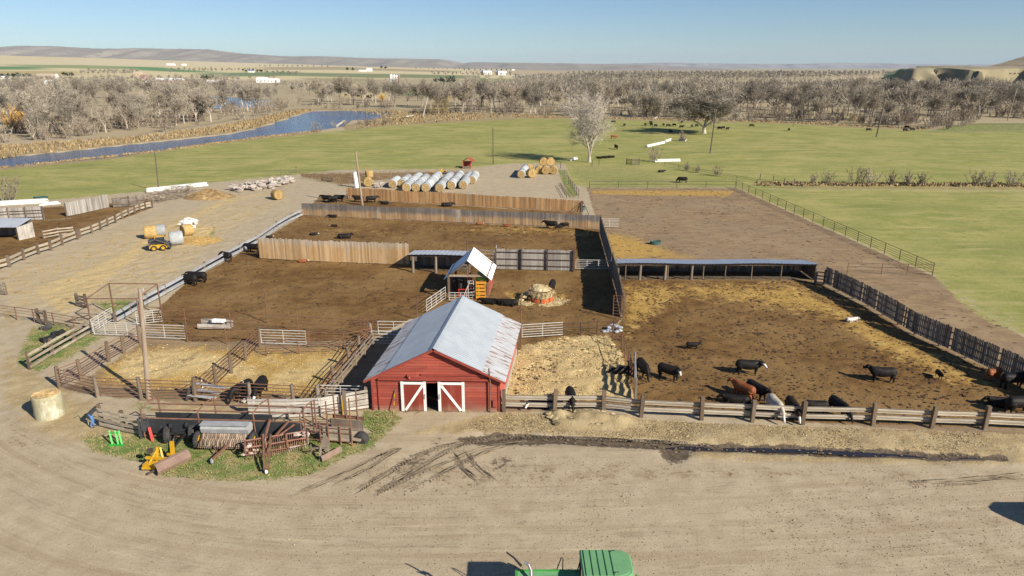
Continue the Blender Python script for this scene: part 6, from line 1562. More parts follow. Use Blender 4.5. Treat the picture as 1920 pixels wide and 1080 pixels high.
COWM = {('stand',0): cow_mesh('cow_standing', 'stand', .10), ('stand',1): cow_mesh('cow_turned', 'stand', .06, -.75), ('stand',2): cow_mesh('cow_looking', 'stand', .08, .7),
        ('graze',0): cow_mesh('cow_grazing', 'graze', .12), ('graze',1): cow_mesh('cow_grazing_turned', 'graze', .08, .4), ('feed',0): cow_mesh('cow_feeding', 'feed', .05), ('lie',0): cow_mesh('cow_lying', 'lie'), ('lie',1): cow_mesh('cow_lying_turned', 'lie', 0, .8)}
COLR = {'black': ('coat_black','coat_black'), 'baldy': ('coat_black','coat_white'), 'brown': ('coat_brown','coat_white'), 'red': ('coat_red','coat_red'), 'redw': ('coat_red','coat_white'), 'cream': ('coat_cream','coat_white'), 'pied': ('coat_pied','coat_pied')}
def cow(px, py, yaw, label, pose='stand', var=0, col='black', s=1.0, cat='cow', group=None, name=None, loc=None, z=0.0):
    me = COWM[(pose, var)]
    o = bpy.data.objects.new(name or ('calf' if cat == 'calf' else 'cow'), me); COL.objects.link(o)
    for k, mm in enumerate((COLR[col][0], COLR[col][1], 'hoof')):
        o.material_slots[k].link = 'OBJECT'; o.material_slots[k].material = M[mm]
    p = loc or at(px, py); o.location = (p[0], p[1], z); o.rotation_euler = (0,0,math.radians(yaw)); s *= .83; o.scale = (s,s,s)
    return tag(o, label, cat, group)
# yaw 0 faces right of the picture, 90 away, 180 left, -90 toward the camera
cow(1205,704,-80,'black cow facing the camera beside the bluish gate edge','graze',0)
cow(1254,711,-40,'black white-faced cow turned toward the camera, near the bluish gate','stand',1,'baldy',.98)
cow(1298,655,-8,'small black calf walking right in the upper middle of the big pen','stand',0,'black',.55,'calf')
cow(1402,702,-6,'black cow with a white face standing sideways, facing right','stand',1,'baldy')
cow(1392,746,125,'reddish brown cow seen from behind among the black cows by the rail','stand',0,'red',.98)
cow(1380,756,170,'black cow lying at the feet of the reddish brown cow','lie',0,'black',.95)
cow(1418,747,-65,'black cow facing down toward the feed rail beside the red one','stand',0)
cow(1452,779,-86,'cream-white cow reaching its head through the guardrail','feed',0,'cream',1.05)
cow(1485,781,-92,'dark brown cow with white nose eating under the guardrail','feed',0,'brown')
cow(1526,778,175,'black cow bent low behind the guardrail post','graze',1,'black',.9)
cow(1572,780,-78,'black cow standing head down at the guardrail between two posts','feed',0)
cow(1652,716,172,'black cow standing sideways in the open, facing left','stand',1)
cow(1760,709,-100,'tiny black calf facing the camera near the shadow of the slatted fence','stand',0,'black',.5,'calf')
cow(1862,712,20,'bright orange-red calf at the foot of the slatted fence','graze',1,'red',.78,'calf')
cow(1897,727,8,'black cow walking right behind the red calf at the picture edge','stand',0)
cow(1908,775,12,'large black cow cut by the right picture edge, nearest the corner','stand',2,'black',1.08)
cow(1880,762,170,'black cow lying low at the right picture edge','lie',0)
cow(1596,603,10,'white and black spotted calf lying at the shadow edge of the slatted fence','lie',0,'pied',.62,'calf')
cow(455,746,-115,'black cow in the left straw pen beside the galvanised bunk','graze',0,'black',1.0)
cow(489,744,-88,'black white-faced cow in the left straw pen with its head at the cable fence','feed',0,'baldy',1.1)
cow(1070,762,-88,'black cow standing in the straw with its head at the guardrail','feed',0)
cow(1012,764,-170,'black white-faced cow lying behind the guardrail in the straw','lie',1,'baldy',.95)
cow(1098,766,-10,'black calf with white face lying beside the standing cow at the guardrail','lie',0,'baldy',.62,'calf')
cow(1165,700,200,'dark cow lying in the shadow left of the bluish gate','lie',0,'black',.8)
cow(1035,546,-100,'black cow eating at the back of the round hay feeder','stand',0,'black',.95)
cow(953,573,175,'black cow lying left of the round hay feeder','lie',0)
cow(918,570,170,'black cow partly hidden behind the barn roof','lie',0,'black',.9)
cow(357,534,160,'black cow at the guardrail bunk, left one of the near pair','feed',0)
cow(372,530,175,'black cow at the guardrail bunk, right one of the near pair','stand',0,'black',1.05)
cow(424,490,150,'black cow feeding at the guardrail bunk farther up the lane','feed',0)
cow(475,474,165,'black cow in the corner behind the tall tan windbreak','stand',0)
cow(493,482,20,'black calf by the end post of the tall tan windbreak','stand',0,'black',.6,'calf')
cow(504,446,15,'small white-faced calf lying near the bunk in the middle pen','lie',0,'baldy',.5,'calf')
cow(646,447,10,'black cow lying in the middle of the second pen','lie',1)
cow(588,441,5,'small black and white calf lying left of the resting cow','lie',0,'baldy',.55,'calf')
cow(627,425,175,'dark calf lying on the manure left of centre in the second pen','lie',0,'brown',.5,'calf')
cow(624,408,175,'black calf lying at the foot of the weathered windbreak','lie',0,'black',.7,'calf')
cow(1033,429,160,'black cow standing before the weathered windbreak near the box feeder','stand',0)
cow(1060,426,-170,'black calf standing next to the box feeder','stand',0,'black',.6,'calf')
cow(1048,427,0,'tiny dark calf lying between the cow and the box feeder','lie',0,'black',.5,'calf')
cow(899,421,5,'red white-faced calf lying by the weathered windbreak','lie',0,'redw',.5,'calf')
cow(951,425,175,'red calf lying farther right along the weathered windbreak','lie',0,'red',.5,'calf')
cow(567,492,10,'red and white calf lying under the tall tan windbreak','lie',0,'redw',.55,'calf')
cow(613,379,165,'black cow at the far left end of the back pen','stand',0,'black',1.05)
cow(625,380,20,'black cow beside the leftmost cow in the back pen','stand',2)
cow(636,378,-10,'black cow by the small gate in the back pen','stand',0)
cow(672,379,170,'dark cow standing right behind the tan wooden pole','stand',0,'brown')
cow(697,380,15,'black cow walking right in front of the orange windbreak','stand',0)
cow(721,383,170,'black calf lying in front of the orange windbreak','lie',0,'black',.8,'calf')
cow(838,387,5,'black cow lying alone in front of the orange windbreak','lie',0)
cow(1279,343,170,'single black cow standing behind the pipe fence at the back','graze',0,'black',1.05)
far_cows = [(1150,231),(1170.5,237),(1210,236),(1220,232),(1221,236),(1229,238),(1244,236.5),(1253,238),(1264,237),(1278,231.5),(1297,239),(1306,238),(1257,249.5),(1278,240.5),(1349,243),(1356,242),(1364,244),(1409,238),(1479,245.5),(1628,246),(1700,241),(1697,247),(1710,245.5)]
for k, (x, y) in enumerate(far_cows):
    lb = 'black cow grazing far out on the green pasture before the bare forest'
    if x in (1349,1356,1364): lb = 'black cow in the cluster right of the spreading bare tree'
    elif x >= 1697: lb = 'black cow of the group of three by the brushy bank at right'
    elif x == 1628: lb = 'black cow standing alone left of the dark leaning pole far right'
    elif x == 1479: lb = 'black cow grazing alone in the far right pasture'
    elif x == 1409: lb = 'black cow grazing just right of the cluster by the spreading tree'
    elif x == 1257: lb = 'black cow standing nearest in the shadow of the spreading tree'
    cow(x, y, R.choice((0,180,40,130,60,240,290)), lb, R.choice(('graze','stand','graze')), 0, 'black', .95, group='cattle grazing on the far pasture')
cow(1151,260,5,'reddish cow grazing right of the pale bare tree','graze',0,'red',1.05)
cow(1155,280,100,'dark grey cow standing at the right of the pale tree crown','stand',0,'brown',1.1)
for k, x in enumerate((1124,1134,1140,1147)): cow(x, 297.5-k*.6, 170, 'small dark calf resting in the row right of the pale tree trunk', 'lie', 0, 'black', .8, 'calf', 'calves by the pale tree')
cow(1240,323,10,'dark calf lying on the grass before the low field fence','lie',0,'black',.8,'calf')
for k in range(18):
    x = 645+R.random()**.8*58; y = 185-R.random()*9
    cow(x, y, R.choice((0,180,10,170,30)), 'tiny black cow of the distant herd beyond the river', 'stand', 0, 'black', 1.15, group='distant herd beyond the river')
for k in range(4): cow(0, 0, R.choice((0,180)), 'tiny dark cow grazing on the bench above the right forest', 'graze', 0, 'black', 1.2, group='cattle on the right bench', loc=far(1894+k*8, 139, 760), z=far(1899,139.2,760).z)

# ================================================================ PERSON bending by the plank fence
pc = at(177, 801); pt = thing('person', 'person in blue jeans and dark jacket bending over beside the plank fence', 'person', pc, math.radians(25))
mb = MB()
# faces +X of the body frame; bent forward from the hips
for s in (-1,1):
    loft(mb, [(-.10,s*.095,.95,.10,.11),(-.04,s*.11,.72,.085,.09),(-.02+.02*s,s*.115,.48,.062,.068),(-.08+.05*s,s*.115,.28,.055,.06),(-.09+.06*s,s*.115,.09,.042,.045)], 10)
    loft(mb, [(-.12+.06*s,s*.115,.05,.045,.045),(-.02+.06*s,s*.12,.045,.048,.04),(.10+.06*s,s*.125,.035,.042,.03)], 8)
loft(mb, [(-.14,0,.92,.16,.13),(-.08,0,1.02,.165,.13),(.10,0,1.17,.17,.13),(.28,0,1.30,.20,.125),(.40,0,1.37,.15,.10)], 14)
loft(mb, [(.38,0,1.36,.065),(.48,0,1.43,.06)], 9)
loft(mb, [(.44,0,1.40,.05,.06),(.50,0,1.455,.075,.09),(.56,0,1.49,.078,.10),(.63,0,1.52,.06,.08)], 12)
hands = []
for s in (-1,1):
    pts = [(.33,s*.19,1.32,.065),(.40,s*.24,1.18,.052),(.46,s*.25,1.05,.045),(.56,s*.22,.93,.038),(.66,s*.18,.84,.028)]
    loft(mb, [(*p[:3],p[3],p[3]) for p in pts], 9); loft(mb, [(.65,s*.18,.85,.022,.036),(.70,s*.175,.805,.020,.042),(.735,s*.17,.775,.016,.04)], 8); hands.append((s, V(.735,s*.17,.775)))
loft(mb, [(.60,.02,1.46,.018),(.655,.0,1.45,.022),(.66,0,1.44,.012)], 7)
me = fuse(mb, .017, 3)
me.materials.clear()
for k in ('denim','jacket','skin','dark'): me.materials.append(M[k])
idx = []
for p in me.polygons:
    c = p.center
    along_ = (c.x+.14)*.75+(c.z-.92)*.66
    i = 0
    if c.z > .9 and along_ > .06: i = 1
    if c.x > .33 and c.z < 1.22 and abs(c.y) > .1: i = 1
    if c.x > .60 and c.z < .88: i = 2
    if c.x > .45 and c.z > 1.375 and abs(c.y) < .13: i = 2
    if c.z < .085: i = 3
    idx.append(i)
me.polygons.foreach_set('material_index', idx)
bo = bpy.data.objects.new('body', me); COL.objects.link(bo); bo.parent = pt
mb = MB()
for s, h in hands:
    for k, (o, l) in enumerate(((-.03,.065),(-.01,.078),(.01,.074),(.03,.058))): mb.tube([h+V(-.01,o,0), h+V(l*.5,o*1.1,-.035), h+V(l*.6,o*1.1,-.075)], [.0095,.009,.007], 6)
    mb.tube([h+V(-.05,-s*.035,.03), h+V(-.015,-s*.065,.005), h+V(.015,-s*.06,-.03)], [.012,.010,.008], 6)
mb.build('fingers', M['skin'], bo, world=False)
mb = MB(); n = 14; vs = []
for k, (f, r) in enumerate(((0,.088),(.35,.090),(.7,.075),(1.0,.02))):
    for a in range(n):
        an = 6.2832*a/n; vs.append(V(.525-.10*f*.6, 0, 1.52+.085*f*.9)+V(.45*0,math.cos(an)*r,0)+V(.62,0,.35).normalized()*math.sin(an)*r*1.15)
mb.add(vs, [(i*n+a, i*n+(a+1)%n, (i+1)*n+(a+1)%n, (i+1)*n+a) for i in range(3) for a in range(n)]); mb.beam((.60,0,1.545), (.70,0,1.55), .13,.012); mb.build('cap', M['jacket'], pt, world=False, smooth=True)
mb = MB()
for s in (-1,1): mb.tube([(.578,s*.034,1.465),(.588,s*.034,1.462)], .011, 6)
mb.build('eyes', M['dark'], bo, world=False)
tl = MB(); c = at(167,800)
tl.tube([c, c+V(-.06,.1,.75)], .025, 6); tl.tube([c+V(-.06,.1,.75), c+V(-.35,.5,.95), c+V(-.9,.5,.6)], .02, 6)
tag(tl.build('hand_tool', M['wrap_green']), 'pale green tool handle standing left of the bending person', 'tool')
# ================================================================ TREES
def bz(x, y): return float(bench(np.array([x]), np.array([y]))[0])
def hit(px, py):
    """where the line of sight meets the land, also on the rising left bench"""
    p = at(px, max(py, 129.0)) if py > 127.5 else far(px, py, 9000)
    if p.y < 1150 and py > 128: return p
    lo, hi = 200.0, 9000.0
    for _ in range(50):
        m = (lo+hi)/2; q = far(px, py, m)
        if q.z > bz(q.x, m): lo = m
        else: hi = m
    q = far(px, py, lo); q.z = bz(q.x, q.y); return q
TR_ = random.Random(11)
def tree_geo(seed, h, spread=.45, low=.28, nl=(7,7,8,6), tw=.05, droop=.0, twl=1.0):
    rr = random.Random(seed); trunk = MB(); crown = MB()
    def rv(s): return V(rr.gauss(0,s), rr.gauss(0,s), rr.gauss(0,s))
    def limb(p, d, L, r, lev):
        n = 4; pts = [p]; rad = [r]
        for k in range(n):
            d = (d+rv(.13)+V(0,0,.10 if lev < 2 else .02)-V(0,0,droop*(lev > 1))).normalized(); p = p+d*L/n; pts.append(p); rad.append(max(.018, r*(1-.78*(k+1)/n)))
        if lev < 2: trunk.tube(pts, rad, 6 if lev == 0 else 5, cap=False)
        elif lev == 2: trunk.tube(pts, rad, 3, cap=False)
        nk = nl[lev]
        for k in range(nk):
            f = (.22+.78*(k+rr.random())/nk); i = min(n-1, int(f*n)); q = pts[i].lerp(pts[i+1], f*n-i)
            ax = d.orthogonal().normalized(); ang = rr.uniform(0,6.28); side = (ax*math.cos(ang)+d.cross(ax)*math.sin(ang))
            dd = (d*.75+side*rr.uniform(.55,1.0)+V(0,0,.18-droop)).normalized()
            if lev == 0: limb(q, dd, L*rr.uniform(.42,.62), r*.5, 1)
            elif lev == 1: limb(q, dd, L*rr.uniform(.42,.6), r*.4, 2)
            elif lev == 2: twig(q, dd, L*rr.uniform(.45,.7), 0)
    def twig(p, d, L, lev):
        q = p+d*L; s = d.orthogonal().normalized()*tw*.6
        crown.add([p-s, p+s, q], [(0,1,2)])
        for k in range(nl[3]):
            f = .15+.85*(k+rr.random())/nl[3]; o = p.lerp(q, f)
            dd = (d*.8+V(rr.gauss(0,.55),rr.gauss(0,.55),rr.gauss(.1,.45)-droop)).normalized(); l = L*rr.uniform(.5,1.0)*twl
            s = dd.cross(V(rr.gauss(0,1),rr.gauss(0,1),rr.gauss(0,1))).normalized()*tw*.5
            crown.add([o-s, o+s, o+dd*l], [(0,1,2)])
    r0 = h*.024; fork = h*low
    lean = V(rr.gauss(0,.05), rr.gauss(0,.05), 1).normalized()
    pts = [V(0,0,-.3), V(0,0,fork*.4), lean*fork]; trunk.tube(pts, [r0*1.35, r0*1.05, r0*.9], 8, cap=False)
    nm = 4
    for k in range(nm):
        a = 6.28*(k+rr.uniform(-.25,.25))/nm; sp = spread*rr.uniform(.7,1.3)*(0.25 if k == 0 else 1)
        limb(lean*fork, V(math.cos(a)*sp, math.sin(a)*sp, 1).normalized(), h*.60*rr.uniform(.8,1.08), r0*.62, 0)
    return trunk, crown
def shrub_geo(seed, h, n=16, tw=.06):
    rr = random.Random(seed); stem = MB(); crown = MB()
    for k in range(n):
        a = rr.uniform(0,6.28); t = rr.uniform(.05,.75); d = V(math.cos(a)*t, math.sin(a)*t, 1).normalized(); b = V(rr.gauss(0,h*.14), rr.gauss(0,h*.14), -.1); L = h*rr.uniform(.6,1.05)
        stem.tube([b, b+d*L*.5, b+d*L], [.05,.035,.012], 3, cap=False)
        for j in range(26):
            f = .12+.88*rr.random(); o = b+d*L*f; dd = (d*.7+V(rr.gauss(0,.6),rr.gauss(0,.6),rr.gauss(.2,.4))).normalized(); l = L*rr.uniform(.12,.32)
            s = dd.cross(V(rr.gauss(0,1),rr.gauss(0,1),rr.gauss(0,1))).normalized()*tw*.5
            crown.add([o-s, o+s, o+dd*l], [(0,1,2)])
    return stem, crown
def twigmat(name, c1, c2, rnd=.45): return pmat(name, c1, c2, .6, vamt=.6, objrand=rnd, rough=.9, spec=.1)
M['bark'] = pmat('bark', (.46,.40,.33), (.36,.31,.25), 2, stretch=(1,1,.3), objrand=.4)
M['bark_dark'] = pmat('bark_dark', (.34,.29,.235), (.26,.22,.175), 2, stretch=(1,1,.3), objrand=.4)
M['twig_grey'] = twigmat('twig_grey', (.36,.315,.25), (.285,.245,.19), .7)
M['twig_tan'] = twigmat('twig_tan', (.38,.325,.245), (.305,.255,.19), .7)
M['twig_brown'] = twigmat('twig_brown', (.30,.24,.18), (.23,.18,.135), .6)
M['twig_pale'] = twigmat('twig_pale', (.50,.45,.37), (.41,.365,.30), .2)
M['leaf_gold'] = twigmat('leaf_gold', (.62,.36,.07), (.52,.28,.05), .3)
M['leaf_olive'] = twigmat('leaf_olive', (.40,.31,.13), (.34,.25,.10), .3)
def proto_tree(name, geo, barkm, twigm):
    t_ = thing(name, None, None); tr, cr = geo
    tr.build('trunk', barkm, t_, world=False); cr.build('crown', twigm, t_, world=False); return t_
class Kind:
    def __init__(s, protos): s.p = protos; s.used = [False]*len(protos)
    def put(s, p, label, cat, group, sc_=1.0, i=None):
        i = TR_.randrange(len(s.p)) if i is None else i
        o = s.p[i] if not s.used[i] else copy_tree(s.p[i]); s.used[i] = True
        place(o, p, TR_.uniform(0,6.28), sc_); return tag(o, label, cat, group)
    def clean(s):
        for k, u in enumerate(s.used):
            if not u:
                for c in list(s.p[k].children): bpy.data.objects.remove(c)
                bpy.data.objects.remove(s.p[k])
GREY = Kind([proto_tree('bare_tree', tree_geo(20+i, 12+(i % 3), .5+.12*(i % 3), .22+.03*(i % 2), (7,7,7,5), .075), M['bark'] if i % 2 else M['bark_dark'], M['twig_grey'] if i % 3 else M['twig_tan']) for i in range(7)])
SLIM = Kind([proto_tree('bare_tree', tree_geo(50+i, 11+i, .28, .20, (7,6,6,5), .07), M['bark'], M['twig_tan'] if i % 2 else M['twig_grey']) for i in range(4)])
BUSH = Kind([proto_tree('bare_shrub', shrub_geo(80+i, 4.2+.8*i, 18, .11), M['bark_dark'], M['twig_brown'] if i != 1 else M['twig_tan']) for i in range(4)])
GOLD = Kind([proto_tree('golden_tree', shrub_geo(90+i, 8.0, 20, .26), M['bark_dark'], M['leaf_gold']) for i in range(2)])
OLIVE = Kind([proto_tree('olive_tree', shrub_geo(95+i, 9.0, 22, .14), M['bark_dark'], M['leaf_olive']) for i in range(2)])
def inpoly_px(pts, n):
    xs = [p[0] for p in pts]; ys_ = [p[1] for p in pts]; out = []; g = 0
    while len(out) < n and g < n*60:
        g += 1; x, y = TR_.uniform(min(xs), max(xs)), TR_.uniform(min(ys_), max(ys_))
        if in_poly(x, y, pts) and all((x-a)**2/64+(y-b)**2/4 > 1 for a, b in out): out.append((x, y))
    return out
WOODS = [
 ('across the river at left', [(-60,268),(0,264),(130,256),(250,250),(330,240),(400,228),(480,218),(560,201),(560,190),(430,176),(300,174),(0,176),(-60,180)], 108, (.5,1.12), 'trees of the left river wood'),
 ('beyond the river bend in the middle', [(590,198),(740,206),(780,213),(960,214),(960,200),(860,190),(700,186),(600,186)], 36, (.8,1.2), 'trees around the river bend'),
 ('behind the right pasture', [(960,214),(1100,219),(1300,223),(1440,226),(1560,229),(1700,234),(1800,226),(1930,215),(1930,190),(1760,178),(1560,180),(1300,183),(1100,184),(960,186)], 140, (.6,1.12), 'trees of the right wood')]
WOODS.append(('on the slope at the far right edge', [(1735,236),(1800,225),(1930,222),(2010,222),(2010,196),(1800,200)], 16, (.5,.95), 'trees on the right slope'))
for where, pts, n, (s0, s1), grp in WOODS:
    for x, y in sorted(inpoly_px(pts, n)):
        k = GREY if TR_.random() < .72 else SLIM
        k.put(hit(x, y), f'bare grey-brown tree in the wood {where}', 'tree', grp, TR_.uniform(s0, s1))
SH = [
 ('low brown shrub at the edge of the wood across the river', 'shrubs of the left river wood', [(-60,272),(0,268),(130,260),(250,254),(330,245),(400,233),(480,222),(560,205),(540,192),(400,210),(250,236),(0,250),(-60,255)], 62, (.7,1.35)),
 ('brown shrub at the foot of the bare wood behind the pasture', 'shrubs before the right wood', [(740,212),(960,216),(1100,220),(1300,224),(1440,228),(1700,237),(1730,228),(1400,220),(960,209)], 105, (.6,1.2)),
 ('brown shrub on the bank of the river bend', 'shrubs at the river bend', [(480,210),(560,203),(720,207),(740,212),(740,202),(560,192),(490,200)], 26, (.6,1.0)),
 ('brown bush on the low point between river and pasture', 'bushes on the river point', [(612,241),(640,238),(700,236),(735,233),(735,229),(660,232),(625,235)], 9, (.35,.6)),
 ('brushy bush on the embankment at the right end of the pasture', 'bushes on the embankment', [(1735,246),(1770,244),(1830,234),(1850,228),(1800,224),(1745,236)], 15, (.7,1.2))]
SH.append(('brown shrub on the slope at the far right edge', 'shrubs on the right slope', [(1740,238),(1800,228),(1930,224),(2000,224),(2000,205),(1800,212)], 26, (.6,1.2)))
for lb, grp, pts, n, (s0, s1) in SH:
    for x, y in sorted(inpoly_px(pts, n)): BUSH.put(hit(x, y), lb, 'shrub', grp, TR_.uniform(s0, s1))
for x, y, s, lb in ((30,247,1.0,'golden-leaved tree at the left edge of the river wood, larger of the two'), (52,243,1.1,'golden-leaved tree in the river wood, right of the larger one'), (1613,184,.9,'single orange-gold tree standing in the right wood'), (716,190,.6,'small golden tree at the bend of the river'), (881,171,.9,'small orange tree by the far farmyard in the middle')):
    GOLD.put(hit(x, y), lb, 'tree', None, s)
for x, y, s, lb in ((1215,217,1.15,'yellowish willow-like tree in the right wood behind the far cows'), (1228,215,1.0,'tan-yellow bushy tree beside the willow behind the far cows'), (830,216,1.0,'yellowish loose tree at the river bend by the leaning pale trunks'), (812,213,.7,'small yellow-tinged tree among the pale trunks at the bend'), (1722,196,.6,'olive evergreen-like bush in the right wood'), (1600,232,.5,'tan bush at the front of the right wood')):
    OLIVE.put(hit(x, y), lb, 'tree', None, s)
# the pale cottonwood and the spreading tree in the pasture
M['bark_pale'] = pmat('bark_pale', (.50,.44,.36), (.40,.35,.28), 1.5, stretch=(1,1,.3))
big = proto_tree('cottonwood', tree_geo(141, 16.8, .27, .08, (10,8,7,6), .036, droop=.05, twl=.85), M['bark_pale'], M['twig_pale'])
place(big, at(1105,304), .6, .97); tag(big, 'large pale bare cottonwood standing alone beyond the bale yard', 'tree')
sp = proto_tree('spreading_tree', tree_geo(152, 15.5, 1.15, .14, (9,9,8,7), .085, droop=.02), M['bark'], M['twig_grey'])
place(sp, at(1320,250), 2.2, 1.0); sp.scale = (1.75,1.75,.92); tag(sp, 'spreading bare tree with forked trunk in the pasture behind the dark pole', 'tree')
for x, y, s, lb in ((1280,265,.75,'brown roadside bush at the end of the white pipes'), (1227,303,.62,'dry bush beside the flat white pipe on the track'), (1523,344,.5,'bare bush by the ditch, leftmost'), (1553,345,.5,'bare bush by the ditch, second from left'), (1607,345,.6,'bare bush by the ditch, left of the middle gap'), (1634,346,.62,'bare bush by the ditch, right beside the middle one'), (1672,347,.68,'dense bare bush by the ditch, right of the middle'), (1702,347,.66,'bare bush by the ditch with wide spread'), (1725,347,.62,'bare bush by the ditch, last of the dense run'), (1828,347,.55,'thin bare bush by the ditch near the right edge'), (1852,347,.55,'thin bare bush by the ditch, next to the right edge one'), (1898,347,.6,'bare bush by the ditch at the right picture edge'), (1287,320,.45,'small dry bush on the low field fence, left'), (1308,324,.42,'small dry bush on the low field fence, right'), (1345,330,.4,'small dry bush below the dark leaning pole'), (12,380,.8,'bare sapling at the far left beside the white pipes'), (593,247,.6,'small bare bush on the river bank left of the point')):
    BUSH.put(at(x, y), lb, 'bush', None, s)
for k in (GREY, SLIM, BUSH, GOLD, OLIVE): k.clean()
# fallen trunks at the river bend
def logp(label, a, b, r, za=.2, zb=.2):
    p, q = at(*a), at(*b); mb = MB(); mb.tube([p+V(0,0,za), q+V(0,0,zb)], [r, r*.6], 7); tag(mb.build('fallen_trunk', M['bark_pale']), label, 'log')
logp('pale trunk leaning in the trees at the river bend', (793,219), (803,213), .28, 0, 8)
logp('pale fallen trunk lying before the wood at the river bend', (760,220), (775,217), .4)
logp('pale driftwood lying on the river point', (632,237), (646,232), .5, .2, 1.2)
logp('pale fallen trunk behind the grazing cows', (1226,224), (1232,220.5), .5)
# far woods: too many and too far to count
def wood(name, mat, zones, tw=.32):
    mb = MB(); rr = random.Random(hash(name) % 1000 if False else len(name))
    for pts, n, (h0, h1) in zones:
        for x, y in inpoly_px(pts, n):
            p = hit(x, y); h = rr.uniform(h0, h1); r = h*rr.uniform(.35,.5); k2 = rr.random(); f = max(1, p.y/900)
            mb.tube([p, p+V(0,0,h*.5)], [.25*f,.15*f], 3, cap=False, r=k2*.3)
            for j in range(46):
                a = rr.uniform(0,6.28); el = rr.uniform(-.3,1.4); d = V(math.cos(a)*math.cos(el), math.sin(a)*math.cos(el), math.sin(el))
                o = p+V(0,0,h*.45)+V(d.x*r*rr.random(), d.y*r*rr.random(), d.z*h*.5*rr.random()); e = o+V(d.x*r*.7, d.y*r*.7, h*rr.uniform(.1,.3)); s = d.cross(V(rr.gauss(0,1),rr.gauss(0,1),rr.gauss(0,1))).normalized()*tw*f
                mb.add([o-s, o+s, e], [(0,1,2)], r=k2*.7+rr.random()*.3)
    return tag(mb.build(name, mat), kind='stuff')
M['wood_far'] = twigmat('wood_far', (.29,.255,.205), (.225,.195,.155), 0)
wood('distant_woodland', M['wood_far'], [
 ([(960,180),(1300,178),(1560,176),(1700,174),(1640,166),(1460,167),(1240,168),(1060,160),(960,160)], 260, (9,14)), ([(960,206),(1300,212),(1560,218),(1740,222),(1930,212),(1930,182),(1700,174),(1300,178),(960,182)], 230, (7,13)), ([(1640,182),(1930,182),(1930,168),(1800,165),(1660,170)], 110, (8,13)),
 ([(1000,158),(1240,152),(1460,151),(1640,142),(1700,138),(1500,137),(1240,139),(1050,143),(960,148)], 420, (8,13)),
 ([(1240,148),(1500,140),(1700,136),(1500,135.2),(1240,135.6),(1080,136.5),(1060,141)], 260, (8,13)),
 ([(0,174),(300,172),(440,172),(480,168),(300,160),(200,158),(60,161),(0,162)], 90, (8,12)),
 ([(480,166),(600,186),(700,184),(640,172),(520,160),(440,158)], 22, (8,12)),
 ([(780,190),(960,186),(960,166),(900,172),(800,172)], 34, (8,13)),
 ([(810,141),(960,143),(960,137),(810,138)], 40, (6,9))])
wood('distant_town_trees', M['wood_far'], [
 ([(0,157),(200,157),(420,155),(520,150),(430,146),(300,147),(160,149),(0,150)], 90, (7,11)), ([(150,140),(260,142),(260,136),(160,136)], 40, (8,12)), ([(320,136),(480,132),(480,129.5),(320,131)], 50, (6,9)), ([(480,137),(560,143),(560,139),(480,133)], 20, (6,9)), ([(780,129.7),(880,130.6),(880,129.6),(780,128.8)], 26, (6,9)), ([(480,125.6),(620,126),(620,125.2),(480,124.8)], 22, (8,11))])
M['evergreen'] = pmat('evergreen', (.035,.050,.030), (.022,.034,.020), 1, vamt=.7)
wood('distant_conifers', M['evergreen'], [([(648,133.4),(662,133.6),(662,132.6),(648,132.4)], 12, (11,15)), ([(714,129.8),(728,130.2),(728,129.4),(714,129)], 14, (13,17)), ([(842,165),(850,165),(850,163),(842,163)], 5, (11,14)), ([(816,158),(832,159),(832,157),(816,156)], 7, (7,10)), ([(0,148),(60,149),(60,146),(0,145)], 14, (7,10)), ([(120,146),(135,147),(135,145),(120,144)], 6, (9,12)), ([(375,152),(410,153),(410,151),(375,150)], 9, (8,11)), ([(455,136),(490,137),(490,135),(455,134)], 8, (7,10)), ([(1220,171),(1228,171),(1228,170),(1220,170)], 3, (8,11)), ([(870,131.6),(960,132.6),(960,132.1),(870,131.2)], 16, (7,9))], tw=.6)
# ================================================================ FAR BUILDINGS
M['far_white'] = pmat('far_white', (.80,.79,.77), (.74,.73,.71), .3)
M['far_tan'] = pmat('far_tan', (.50,.40,.30), (.44,.35,.26), .3)
M['far_pink'] = pmat('far_pink', (.58,.42,.38), (.52,.37,.33), .3)
M['far_roof'] = pmat('far_roof', (.30,.28,.28), (.24,.23,.23), .3)
M['far_blue'] = pmat('far_blue', (.14,.25,.48), (.12,.22,.42), .3)
M['far_rust'] = pmat('far_rust', (.33,.19,.14), (.26,.15,.11), .3)
def house(label, px, base, wpx, hpx, wall='far_white', roof='far_roof', cat='house', depth=None, rfrac=.35, rot=.0, name='far_house'):
    p = hit(px, base); sc_ = (p.y)/F*1.03; w = wpx*sc_; h = hpx*sc_; d = depth or min(w, 14)
    t_ = thing(name, label, cat, p, rot); wh = h*(1-rfrac)
    mb = MB(); mb.box((0,d/2,wh/2-.2),(w,d,wh+.4)); mb.build('wall', M[wall], t_, world=False)
    mb = MB(); e = .3
    mb.add([(-w/2-e,-e,wh),(w/2+e,-e,wh),(w/2+e,d+e,wh),(-w/2-e,d+e,wh),(-w/2-e,d/2,h),(w/2+e,d/2,h)], [(0,1,5,4),(2,3,4,5),(0,4,3),(1,2,5),(3,2,1,0)]); mb.build('roof', M[roof], t_, world=False)
    mb = MB(); n = max(1, int(w/5))
    for k in range(n): mb.box((-w/2+w*(k+.5)/n, -.03, wh*.5), (min(1.2,w/n*.4), .1, wh*.35))
    mb.build('window', M['glass'], t_, world=False)
house('white tall-roofed building beside the grain tower at the far left', 92, 158, 17, 7, 'far_white', 'far_white')
house('low white shed at the left picture edge of the distant town', 6, 148, 12, 5, 'far_white', 'far_white')
house('white house of the distant town second from the left edge', 42, 146.5, 16, 4.5, 'far_white', 'far_roof')
house('large tan building in the distant town left of the grain tower', 82, 147, 26, 8, 'far_tan', 'far_tan')
house('tan house with peaked roof in the distant town', 256, 143, 12, 8, 'far_tan', 'far_tan')
